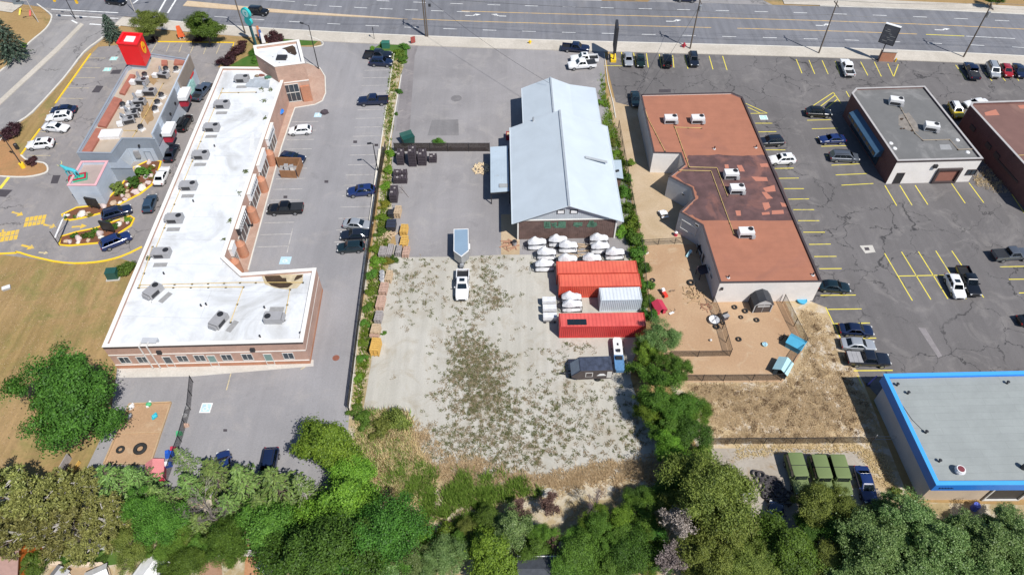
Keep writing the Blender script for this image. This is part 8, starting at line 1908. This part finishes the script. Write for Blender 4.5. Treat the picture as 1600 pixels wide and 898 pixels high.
for a in [
 ('maple', 108, 624, 150, 'big round dark green tree on the dry lawn beside the sandbox', 1.15),
 ('mid', 318, 40, 52, 'dense green roadside tree left of the purple hedge', 1.05), ('olive', 234, 38, 50, 'yellowish roadside tree behind the red sign box', 1.0),
 ('bluespruce', 8, 62, 52, 'dark blue spruce at the top left corner', 1.25), ('bluespruce', 173, 46, 34, 'small blue spruce at the side road beside the red sign box', 1.0),
 ('broad', 1552, 1, 26, 'dark tree top behind the last utility pole on the right', 1.0, None, 'tree', None, None, .8),
 # lower left belt
 ('pine', 22, 778, 105, 'olive pine at the left edge below the dry lawn', .95), ('pine', 78, 790, 100, 'olive pine right of the leftmost one below the dry lawn', .9), ('pine', 128, 770, 80, 'olive pine below the grey picket fence', .9),
 ('pine', 35, 845, 95, 'olive pine above the orange gable house', .8), ('pine', 100, 832, 85, 'olive pine above the green garden shrubs', .8), ('broad', 2, 880, 60, 'dark leafy tree in the bottom left corner', .8),
 ('spruce', 185, 760, 72, 'grey green spruce below the sandbox timber', .9), ('spruce', 222, 758, 60, 'slender spruce with its tip over the sandbox corner', 1.0), ('pine', 178, 822, 82, 'olive pine left of the soft willow-like tree', .8),
 ('bare', 150, 830, 80, 'tangle of bare grey branches among the lower left pines', .8), ('feather', 246, 812, 84, 'soft willow-like green tree behind the white shed', 1.1, L_mid), ('olive', 205, 855, 60, 'yellow green tree over the white roofed shed', .9),
 ('thinspruce', 290, 722, 42, 'slim conifer standing at the black fence behind the strip mall', 1.0), ('bare', 283, 818, 70, 'bare brown trunked tree leaning by the white fence', 1.0), ('bare', 333, 802, 96, 'grey leafless tree in front of the parked hatchback trees', .95),
 ('spruce', 340, 748, 66, 'spruce whose boughs hide the blue hatchback', .9), ('spruce', 392, 768, 92, 'broad spruce in front of the navy suv behind the mall', .9), ('spruce', 440, 772, 90, 'broad spruce right of the navy suv behind the mall', .9), ('mid', 425, 828, 96, 'mid green tree above the white hutch', .9), ('thinspruce', 480, 780, 66, 'thin conifer between the broad spruce and the bright tree', .9),
 ('olive', 360, 850, 64, 'soft green conical tree left of the white hutch', 1.3, L_mid), ('olive', 285, 888, 70, 'soft green tree at the bottom below the bare brown trunk', .8, L_mid),
 ('bright', 510, 690, 100, 'bright green tree at the lower end of the black fence', 1.0), ('bright', 548, 742, 60, 'bright green tree touching the meadow left edge', .9), ('bright', 530, 792, 104, 'bright green tree below the pinkish kerb corner', .9), ('bright', 478, 800, 36, 'pale lime sapling between spruce and bright tree', 1.1, L_yellow),
 ('dense', 500, 868, 150, 'large dark dense tree at the bottom centre left', .9), ('dense', 588, 838, 128, 'dark dense tree right of the largest dark one', .9), ('silver', 598, 898, 60, 'pale silvery tree at the bottom below the dark dense pair', .7), ('silver', 650, 885, 64, 'silvery tree bottom centre beside the grey twiggy one', .7), ('olive', 692, 872, 66, 'grey green twiggy tree at the bottom centre', .9, L_silver), ('bright', 765, 872, 84, 'yellow green tree at the bottom left of the dark shingle roof', .9), ('mid', 795, 828, 66, 'grey green tree below the rusty shrubs', .9, L_silver), ('mid', 720, 850, 40, 'small green tree under the meadow grass', .9),
 ('bush', 660, 838, 40, 'bright low shrub at the lower end of the meadow', 1.0, L_bright), ('bush', 700, 832, 36, 'lime shrub at the meadow foot right of another', 1.0, L_bright), ('dryrust', 866, 792, 56, 'rusty brown dry shrub by the purplish bare tree', 1.0), ('dryrust', 820, 800, 56, 'rusty brown dry shrub at the straw bank', .9), ('dryrust', 872, 850, 44, 'rusty red dry tree at the bottom centre', 1.1), ('dryrust', 808, 885, 26, 'small rusty dry tree beside the dark shingle roof', 1.2), ('purplebare', 925, 792, 62, 'purplish leafless tree on the straw bank', 1.1),
 ('spruce', 255, 785, 62, 'spruce between the soft willow-like tree and the leaning bare trunk', .9), ('spruce', 302, 765, 54, 'spruce above the grey leafless tree', .9), ('mid', 312, 856, 50, 'low green tree over the white fence gap', .8), ('mid', 622, 862, 56, 'green tree between the dark dense pair and the silvery one', .8), ('olive', 740, 835, 48, 'low olive tree at the meadow foot', .8), ('mid', 836, 858, 50, 'green tree above the dark shingle roof', .8), ('mid', 885, 893, 60, 'green tree at the bottom edge right of the dark shingle roof', .8), ('broad', 1012, 832, 46, 'dark low tree left of the pinkish dry tree top', .8), ('olive', 1088, 888, 56, 'olive tree right of the pinkish dry tree at the bottom', .8), ('broad', 1196, 838, 50, 'dark tree left of the rounded mid green one', .8), ('mid', 1190, 892, 50, 'green tree at the bottom below the rounded one', .8), ('olive', 1292, 888, 70, 'olive tree at the bottom of the dark gap', .8), ('olive', 1345, 812, 44, 'olive tree below the third green truck', .9), ('pine', 58, 812, 90, 'olive pine in the middle of the lower left belt', .8), ('pine', 140, 852, 70, 'olive pine above the curved garden wall', .7),
 ('mid', 905, 868, 66, 'green tree right of the dark shingle roof', .9), ('olive', 940, 838, 62, 'light green tree beside the dead branches', 1.0, L_mid), ('bare', 955, 860, 44, 'dead branching snag at the bottom centre right', 1.1), ('broad', 990, 862, 70, 'dark green tree left of the pinkish dry tree', .9), ('bright', 968, 815, 36, 'light green narrow tree above the dead snag', 1.3), ('bright', 1008, 880, 34, 'light green narrow tree at the foot of the pinkish dry tree', 1.4),
 ('drypink', 1052, 820, 86, 'pinkish dry tree at the bottom right of centre', 1.15), ('drypink', 1050, 880, 80, 'pinkish dry tree at the very bottom edge', .9), ('olive', 1112, 770, 124, 'large olive feathery tree left of the tyre heap', .95), ('olive', 1120, 850, 110, 'large olive feathery tree with grey limbs at the bottom', .9), ('olive', 1165, 880, 80, 'olive tree at the bottom below the big feathery ones', .8), ('bare', 1125, 735, 60, 'grey twiggy tree at the lower end of the hedge', .7), ('broad', 1060, 752, 50, 'dark shaded tree at the right end of the straw bank', .8), ('broad', 1035, 775, 44, 'dark shaded tree above the pinkish dry tree', .8),
 ('mid', 1228, 852, 92, 'rounded mid green tree below the tyre heap', .9), ('bright', 1268, 790, 56, 'yellowish feathery tree in front of the first green truck', 1.2, L_olive), ('olive', 1310, 792, 60, 'olive feathery tree in front of the second green truck', 1.0), ('broad', 1262, 830, 44, 'dark low tree between the rounded and the yellowish ones', .9), ('bare', 1300, 850, 60, 'bare grey limb tree in the dark gap at the lower right', .8),
 ('feather', 930, 818, 50, 'feathery green tree below the purplish bare tree', .9, L_bright), ('mid', 966, 842, 56, 'mid green tree behind the dead snag', .8), ('broad', 1022, 872, 50, 'dark tree between the light narrow one and the pinkish dry one', .8), ('feather', 1000, 838, 50, 'feathery tree left of the upper pinkish dry tree', .8), ('olive', 1095, 832, 60, 'olive feathery tree between the two large ones', .8), ('broad', 1318, 845, 62, 'dark tree in the shade beside the leftmost poplar', .8), ('broad', 1308, 886, 60, 'dark tree at the bottom beside the lowest left poplar', .8), ('feather', 1016, 640, 56, 'feathery green tree on the gravel side of the hedge', 1.0, L_bright), ('feather', 1048, 702, 60, 'feathery green tree at the lower gravel side of the hedge', 1.0, L_bright), ('feather', 1086, 648, 52, 'feathery green tree on the straw side of the hedge', 1.0), ('spruce', 318, 825, 60, 'spruce below the grey leafless tree', .8), ('mid', 352, 830, 50, 'green tree right of the grey leafless tree', .8), ('olive', 300, 842, 44, 'olive tree by the leaning bare trunk', .8), ('dense', 540, 830, 80, 'dark dense tree joining the two large dark ones', .8),
 ('feather', 268, 850, 56, 'soft green tree left of the leaning bare trunk', .9), ('mid', 640, 885, 50, 'green tree between two silvery ones at the bottom', .8), ('feather', 905, 845, 50, 'feathery green tree left of the light green one', .8), ('mid', 955, 888, 60, 'mid green tree at the bottom below the dead snag', .8), ('broad', 1000, 775, 40, 'small dark tree in the shade of the hedge end', .8), ('feather', 1140, 890, 60, 'feathery tree at the bottom between the olive ones', .8), ('mid', 1250, 872, 56, 'mid green tree right below the rounded one', .8),
 ('mid', 45, 880, 50, 'green tree at the lower left beside the brown shingles', .8), ('pine', 8, 815, 80, 'olive pine cut by the left frame edge', .8), ('spruce', 415, 800, 74, 'spruce below the navy suv', .8), ('spruce', 366, 800, 70, 'spruce right of the grey leafless tree', .8), ('bright', 460, 838, 60, 'bright green tree left of the largest dark tree', .9, L_mid), ('bright', 560, 800, 70, 'bright green tree above the dark dense pair', .8), ('silver', 625, 842, 50, 'pale silvery tree at the meadow foot', .8), ('olive', 1075, 800, 70, 'olive feathery tree right of the pinkish dry tree', .9), ('olive', 1148, 822, 56, 'olive feathery tree below the white lattice crate', .9), ('feather', 1000, 800, 50, 'feathery green tree at the shaded right end of the straw bank', .9), ('feather', 850, 838, 44, 'feathery tree between the rusty dry shrubs', .9), ('mid', 760, 812, 44, 'green tree at the right foot of the meadow', .8),
 ('silver', 1362, 852, 96, 'silvery poplar, leftmost of the lower right stand', .9), ('silver', 1420, 818, 84, 'silvery poplar beside the pale wall corner', .9), ('silver', 1470, 850, 92, 'silvery poplar in the middle of the lower right stand', .9), ('silver', 1530, 848, 90, 'silvery poplar behind the blue drum', .9), ('silver', 1590, 846, 84, 'silvery poplar at the lower right frame edge', .9), ('silver', 1330, 892, 80, 'silvery poplar low at the left of the stand', .7), ('silver', 1420, 890, 90, 'silvery poplar on the bottom edge below the wall corner', .7), ('silver', 1510, 900, 90, 'silvery poplar on the bottom edge below the blue drum', .7), ('silver', 1585, 900, 84, 'silvery poplar in the bottom right corner', .7), ('silver', 1562, 818, 50, 'small silvery poplar right of the blue drum', .8), ('silver', 1384, 800, 44, 'small silvery poplar between the navy sedan and the pale wall', .9), ('broad', 1230, 893, 50, 'dark tree in the bottom gap left of the silvery poplars', .7),
 # hedge between the gravel and the sand yard
 ('feather', 1032, 528, 56, 'grey green willow-like tree at the right end of the red container', 1.1, L_silver), ('mid', 1010, 546, 46, 'bright green tree at the corner of the red container', 1.0, L_bright), ('feather', 1052, 575, 54, 'feathery tree where the two sand yard fences meet the hedge', 1.1, L_mid), ('feather', 1030, 612, 72, 'large feathery tree casting shade over the gravel', 1.2, L_mid), ('feather', 1060, 640, 64, 'feathery green tree above the dark round one', 1.1, L_mid), ('broad', 1074, 680, 62, 'dark round tree at the lower end of the hedge', 1.0), ('bright', 1040, 670, 56, 'bright green tree left of the dark round one', 1.0, L_mid), ('bush', 1058, 712, 44, 'bright shrub at the bottom of the hedge', 1.0, L_bright), ('bright', 1095, 712, 40, 'bright shrub at the end of the rusty fence', .9), ('bush', 1000, 578, 40, 'low dark shrub beside the boat', .8)]:
 tree(*a)
# hedge bushes, from the road end down
for i, (x, y, w, s, lf) in enumerate(((938, 160, 12, 1, L_bright), (950, 200, 16, .6, L_olive), (956, 222, 18, .6, L_olive), (963, 240, 18, .7, L_bright), (983, 254, 20, .8, L_bright), (976, 300, 22, 1, L_mid), (982, 325, 24, 1, L_mid), (988, 350, 30, 1.1, L_bright), (992, 372, 34, 1.1, L_mid), (970, 362, 22, 1.0, L_bright), (998, 396, 32, 1.1, L_mid), (1004, 420, 28, 1.1, L_dark), (1008, 446, 26, 1.1, L_mid), (1012, 470, 26, 1.1, L_mid), (1016, 492, 28, 1.1, L_dark), (980, 278, 20, 1, L_mid))):
 tree('bush', x, y, w, 'green bush in the hedge line right of the workshop, number %s from the road' % ('one two three four five six seven eight nine ten eleven twelve thirteen fourteen fifteen sixteen'.split()[i]), s, lf, 'shrub', None, 'hedge bushes right of the workshop')
# weeds on the west strip
for i, (x, y, w, lf) in enumerate(((630, 93, 18, L_mid), (632, 73, 16, L_mid), (600, 68, 14, L_bright), (582, 77, 14, L_bright), (620, 82, 16, L_bright), (623, 143, 12, L_dark), (619, 178, 8, L_dark), (610, 240, 16, L_bright), (607, 265, 18, L_bright), (602, 290, 18, L_bright), (600, 320, 20, L_yellow), (597, 340, 20, L_bright), (594, 362, 22, L_mid), (586, 390, 24, L_bright), (590, 408, 26, L_bright), (606, 408, 18, L_yellow), (615, 405, 18, L_dark), (581, 428, 20, L_mid), (578, 455, 18, L_bright), (574, 480, 18, L_mid), (570, 505, 18, L_mid), (567, 535, 18, L_bright), (565, 560, 18, L_mid), (560, 590, 16, L_bright), (555, 640, 26, L_mid), (596, 474, 10, L_bright), (600, 520, 10, L_mid), (686, 222, 20, L_mid), (702, 232, 10, L_mid))):
 tree('bush', x, y, w, 'weedy bush of the west strip, ' + ('at the road end' if y < 100 else 'on the narrow upper strip' if y < 200 else 'in the yard fence' if x > 680 else 'beside the dark crates' if y < 310 else 'beside the pallets and boards' if y < 412 else 'beside the lower pallet stacks' if y < 545 else 'at the fence end') + (', dark green' if lf is L_dark else ', yellowish' if lf is L_yellow else ', bright green' if lf is L_bright else ', mid green') + ', ' + 'first second third fourth fifth sixth seventh eighth ninth tenth eleventh twelfth thirteenth fourteenth fifteenth sixteenth seventeenth eighteenth nineteenth twentieth next last outer inner upper lower far near final'.split()[i], random.uniform(.45, .8), lf, 'shrub', None, 'weedy bushes of the west strip')
for x, y, w, lf, lb, k in ((350, 98, 22, L_purple, 'dark purple shrub, lowest of the row by the restaurant lane', 'bush'), (360, 90, 22, L_purple, 'dark purple shrub, second lowest of the row by the restaurant lane', 'bush'), (370, 80, 24, L_purple, 'dark purple shrub, second from the top of the row by the lane', 'bush'), (378, 70, 20, L_purple, 'dark purple shrub at the top of the row by the restaurant lane', 'bush'), (430, 60, 28, L_purple, 'purple shrub behind the corner tower', 'bush'), (416, 62, 18, L_purple, 'small purple shrub beside the turquoise pylon sign', 'bush'), (395, 82, 14, L_dark, 'dark shrub at the tower corner', 'bush'), (400, 94, 16, L_mid, 'green shrub below the tower corner', 'bush'), (18, 205, 32, L_purple, 'purple leaved tree at the left edge of the mulch island', 'bush'), (49, 252, 20, L_purple, 'small purple shrub on the mulch island beside the lamp post', 'bush'), (208, 66, 12, L_dark, 'dark shrub behind the red sign box', 'bush'), (240, 62, 16, L_purple, 'dark purple shrub under the yellowish roadside tree', 'bush'), (314, 60, 22, L_purple, 'dark shrub at the foot of the dense roadside tree', 'bush'), (36, 72, 14, L_mid, 'low grey green shrub beside the blue spruce', 'bush'),
 (185, 293, 28, L_olive, 'yellow green rounded shrub beside the front block', 'round'), (209, 283, 24, L_dark, 'dark green rounded shrub in the planting bed', 'round'), (222, 268, 26, L_mid, 'light green spreading shrub behind the dark rounded one', 'round'), (236, 262, 12, L_yellow, 'yellow flowering plant by the kerb of the upper bed', 'bush'), (239, 276, 10, L_yellow, 'yellow flowers at the kerb beside the white sedan', 'bush'), (196, 420, 30, L_mid, 'low green juniper behind the dark utility box', 'bush'), (115, 368, 12, L_dark, 'dark green shrub, leftmost on the lower island', 'round'), (133, 368, 12, L_dark, 'dark green shrub left of the pointed one on the lower island', 'round'), (143, 366, 14, L_mid, 'green shrub in the middle of the lower island', 'round'), (149, 360, 12, L_mid, 'pointed green shrub beside the lower menu board', 'round'), (179, 354, 14, L_dark, 'dark shrub right of the lower menu board', 'bush'), (168, 344, 12, L_dark, 'dark shrub touching the navy suv on the upper bed', 'bush'), (199, 343, 14, L_bright, 'lime green shrub at the tip of the lower island', 'bush'), (140, 336, 10, L_yellow, 'yellow plant beside the upper menu board', 'bush'), (119, 338, 10, L_mid, 'low plant at the left of the upper island', 'bush'), (102, 339, 9, L_dark, 'dark low plant at the left tip of the upper island', 'bush'),
 (90, 866, 24, L_dark, 'trimmed green shrub, left of three behind the garden wall', 'bush'), (110, 866, 26, L_dark, 'trimmed green shrub, middle of three behind the garden wall', 'bush'), (136, 872, 24, L_dark, 'trimmed green shrub, right of three behind the garden wall', 'bush'), (161, 873, 16, L_dark, 'small dark green shrub at the bend of the garden wall', 'bush'), (1400, 770, 20, L_olive, 'yellowish low plant at the pale wall base', 'bush'), (1032, 275 - 40, 8, L_mid, 'tiny plant at the base of the white rear wing', 'bush'), (567, 655, 34, L_mid, 'green vine mound at the end of the black fence', 'bush'), (620, 655, 44, L_olive, 'overgrown mound of weeds at the corner of the gravel', 'bush'), (594, 668, 40, L_olive, 'brownish weed mound between the vine and the gravel', 'bush')):
 tree(k, x, y, w, lb, .9, lf, 'shrub')
# ---- stuff: weeds on the gravel, meadow and straw tufts
def in_poly(P, X, Y):
 c = np.zeros(len(X), bool); n = len(P)
 for i in range(n):
  x0, y0, x1, y1 = *P[i], *P[(i + 1) % n]
  if y0 == y1: continue
  k = ((y0 > Y) != (y1 > Y)) & (X < (x1 - x0) * (Y - y0) / (y1 - y0) + x0); c ^= k
 return c
def Gn(px, py):
 dx, v = px - 800.0, py - 449.0; t = CAM_H / (FPX * SP + v * CP)
 return np.stack([dx * t, (FPX * CP - v * SP) * t, np.zeros_like(dx)], 1)
def tufts(name, C, per, h, w, m, seed, spread=.12, flat=.5, label=None):
 rg = np.random.default_rng(seed); n = len(C) * per; B = np.repeat(C, per, 0).astype(float)
 a = rg.uniform(0, 2 * math.pi, n); d = np.stack([np.cos(a), np.sin(a), np.zeros(n)], 1); B[:, :2] += rg.normal(size=(n, 2)) * spread
 hh = h * rg.uniform(.4, 1.3, (n, 1)); ww = w * rg.uniform(.6, 1.3, (n, 1)); s = np.stack([-d[:, 1], d[:, 0], np.zeros(n)], 1)
 tip = B + d * hh * flat * rg.uniform(.4, 1.5, (n, 1)) + np.array([0, 0, 1.0]) * hh
 V = np.stack([B - s * ww, B + s * ww, tip], 1); V[:, :, 2] += .02
 o = link(name, quads_mesh(name, V, m, True)); o['kind'] = 'stuff'; return o
def clustered(polys, n, blobs, seed, div=4, sx=1.5):
 """points of the photo plane thickened round the given spots, then laid on the ground"""
 rg = np.random.default_rng(seed); out = []
 tot = sum(b[4] for b in blobs)
 for cx, cy, rx, ry, wt in blobs:
  k = int(n * wt / tot); m = max(4, k // div)
  sub = np.stack([rg.normal(cx, rx, m), rg.normal(cy, ry, m)], 1); i = rg.integers(0, m, k)
  out.append(np.stack([sub[i, 0] + rg.normal(0, sx, k), sub[i, 1] + rg.normal(0, sx * .73, k)], 1))
 P = np.concatenate(out); keep = np.zeros(len(P), bool)
 for pl in polys: keep |= in_poly(pl, P[:, 0], P[:, 1])
 P = P[keep]; return Gn(P[:, 0], P[:, 1])
gpoly = [(600, 400), (862, 400), (862, 535), (985, 540), (985, 590), (1030, 660), (1070, 735), (1000, 756), (900, 748), (830, 770), (760, 756), (700, 740), (650, 725), (632, 660), (590, 645), (590, 520)]
W_dark = leaf_mat('weed_green', (.045, .055, .020), (.15, .15, .055), trans=.1); W_dry = leaf_mat('weed_dry', (.14, .11, .06), (.34, .28, .17), trans=.1)
spots = [(655, 425, 30, 22, 1.0), (640, 470, 26, 18, .5), (760, 430, 14, 22, 1.0), (770, 465, 18, 10, .8), (740, 480, 22, 16, .8), (735, 535, 20, 12, 1.2), (745, 560, 22, 14, 2.4), (730, 590, 24, 14, 2.2), (765, 600, 18, 22, 2.4), (740, 630, 28, 16, 2.2), (800, 640, 34, 16, 1.2), (780, 680, 55, 18, 2.4), (860, 660, 55, 18, 1.0), (700, 690, 35, 16, 1.3), (920, 640, 45, 20, .7), (960, 690, 40, 16, .7), (880, 710, 60, 16, .9), (770, 720, 45, 12, 1.4), (910, 610, 45, 14, .4), (830, 560, 40, 25, .25), (845, 610, 30, 20, .3), (895, 545, 18, 8, .25), (880, 575, 8, 8, .2), (700, 520, 40, 40, .25), (810, 410, 25, 10, .15), (1000, 660, 20, 40, .8)]
tufts('gravel_weeds', clustered([gpoly], 7500, spots, 51), 5, .12, .055, W_dark, 52, .11, 1.0)
tufts('gravel_weeds', clustered([gpoly], 5200, spots, 53), 5, .12, .05, W_dry, 54, .16, 1.4)
rgx = np.random.default_rng(60)
def fill(poly, n, seed):
 rg = np.random.default_rng(seed); xs = [p[0] for p in poly]; ys = [p[1] for p in poly]
 X, Y = rg.uniform(min(xs), max(xs), n), rg.uniform(min(ys), max(ys), n); k = in_poly(poly, X, Y); return Gn(X[k], Y[k])
T_green = leaf_mat('meadow_green', (.09, .19, .025), (.28, .42, .08)); T_straw = leaf_mat('meadow_straw', (.46, .35, .18), (.68, .56, .34)); T_brown = leaf_mat('meadow_brown', (.13, .085, .04), (.28, .19, .095))
mead = [(620, 700), (720, 715), (840, 758), (850, 790), (790, 800), (730, 830), (690, 845), (640, 830), (600, 760)]
tufts('meadow_grass', clustered([mead], 1700, [(690, 752, 34, 18, 2), (740, 768, 38, 14, 2), (700, 790, 34, 16, 1.5), (785, 770, 30, 10, 1), (665, 785, 26, 20, 1), (640, 740, 20, 20, .5)], 61, 30, 5), 9, .85, .06, T_green, 62, .3, .45)
tufts('meadow_grass', fill([(640, 725), (720, 725), (820, 765), (900, 745), (1010, 735), (1060, 750), (1010, 800), (940, 830), (860, 800), (790, 805), (690, 845), (610, 800), (560, 720), (600, 660), (640, 690)], 1500, 63), 7, .4, .035, T_straw, 64, .22, .9)
tufts('meadow_grass', fill([(560, 640), (640, 645), (645, 700), (660, 760), (620, 800), (575, 760), (555, 690)], 700, 65), 8, .6, .05, T_brown, 66, .22, .9)
tufts('meadow_grass', fill([(560, 640), (640, 645), (645, 700), (660, 760), (620, 800), (575, 760), (555, 690)], 700, 67), 7, .6, .06, T_green, 68, .22, .8)
tufts('meadow_grass', fill([(560, 640), (640, 645), (655, 700), (680, 740), (660, 790), (620, 800), (575, 760), (555, 690)], 1500, 165), 8, .6, .05, T_straw, 166, .25, .9)
tufts('straw_tufts', clustered([[(600, 640), (720, 700), (830, 745), (1060, 700), (1080, 760), (830, 790), (640, 760)]], 3000, [(650, 690, 18, 20, 1), (720, 730, 30, 10, 1), (830, 752, 40, 8, 1.2), (920, 742, 40, 8, 1.2), (1010, 735, 30, 10, 1), (860, 735, 120, 14, 2)], 167), 6, .4, .045, T_straw, 168, .25, 1.1)
SF = [(1066, 600), (1230, 598), (1262, 545), (1250, 480), (1290, 490), (1345, 605), (1380, 690), (1110, 692), (1085, 640)]
sfs = [(1180, 625, 50, 14, 2), (1270, 600, 36, 40, 3), (1230, 650, 50, 20, 2.4), (1310, 640, 30, 30, 2), (1110, 612, 20, 8, 1), (1265, 520, 12, 26, 1), (1150, 655, 26, 14, .8), (1200, 685, 70, 5, 1)]
tufts('straw_tufts', clustered([SF], 9000, sfs, 69), 6, .12, .05, T_straw, 70, .2, 1.8)
tufts('straw_tufts', clustered([SF], 1300, sfs, 71), 6, .18, .05, T_brown, 72, .2, 1.0)
tufts('straw_tufts', fill([(1150, 697), (1375, 695), (1405, 770), (1375, 760), (1340, 710), (1230, 705), (1150, 720)], 1500, 73), 6, .25, .05, T_straw, 74, .16, 1.2)
tufts('verge_weeds', fill([(600, 200), (613, 80), (636, 80), (620, 130), (611, 215), (611, 320), (606, 400), (582, 520), (563, 640), (552, 640), (566, 520), (582, 410), (598, 300), (604, 232)], 6000, 75), 7, .45, .075, L_bright, 76, .2, .7)
tufts('verge_weeds', fill([(940, 110), (948, 150), (962, 200), (985, 290), (1000, 400), (1012, 480), (1000, 480), (985, 400), (968, 300), (945, 205), (938, 150)], 4200, 77), 8, .5, .07, L_bright, 78, .2, .7)
tufts('verge_weeds', fill([(1390, 135 + 120), (1546, 252), (1580, 300), (1560, 304), (1516, 286), (1540, 255)], 900, 79), 6, .4, .05, T_straw, 80, .2, .8)
tufts('lawn_tufts', fill([(0, 420), (60, 412), (190, 412), (185, 480), (150, 560), (60, 560), (0, 740)], 3000, 81), 4, .10, .03, T_straw, 82, .15, 1.2)
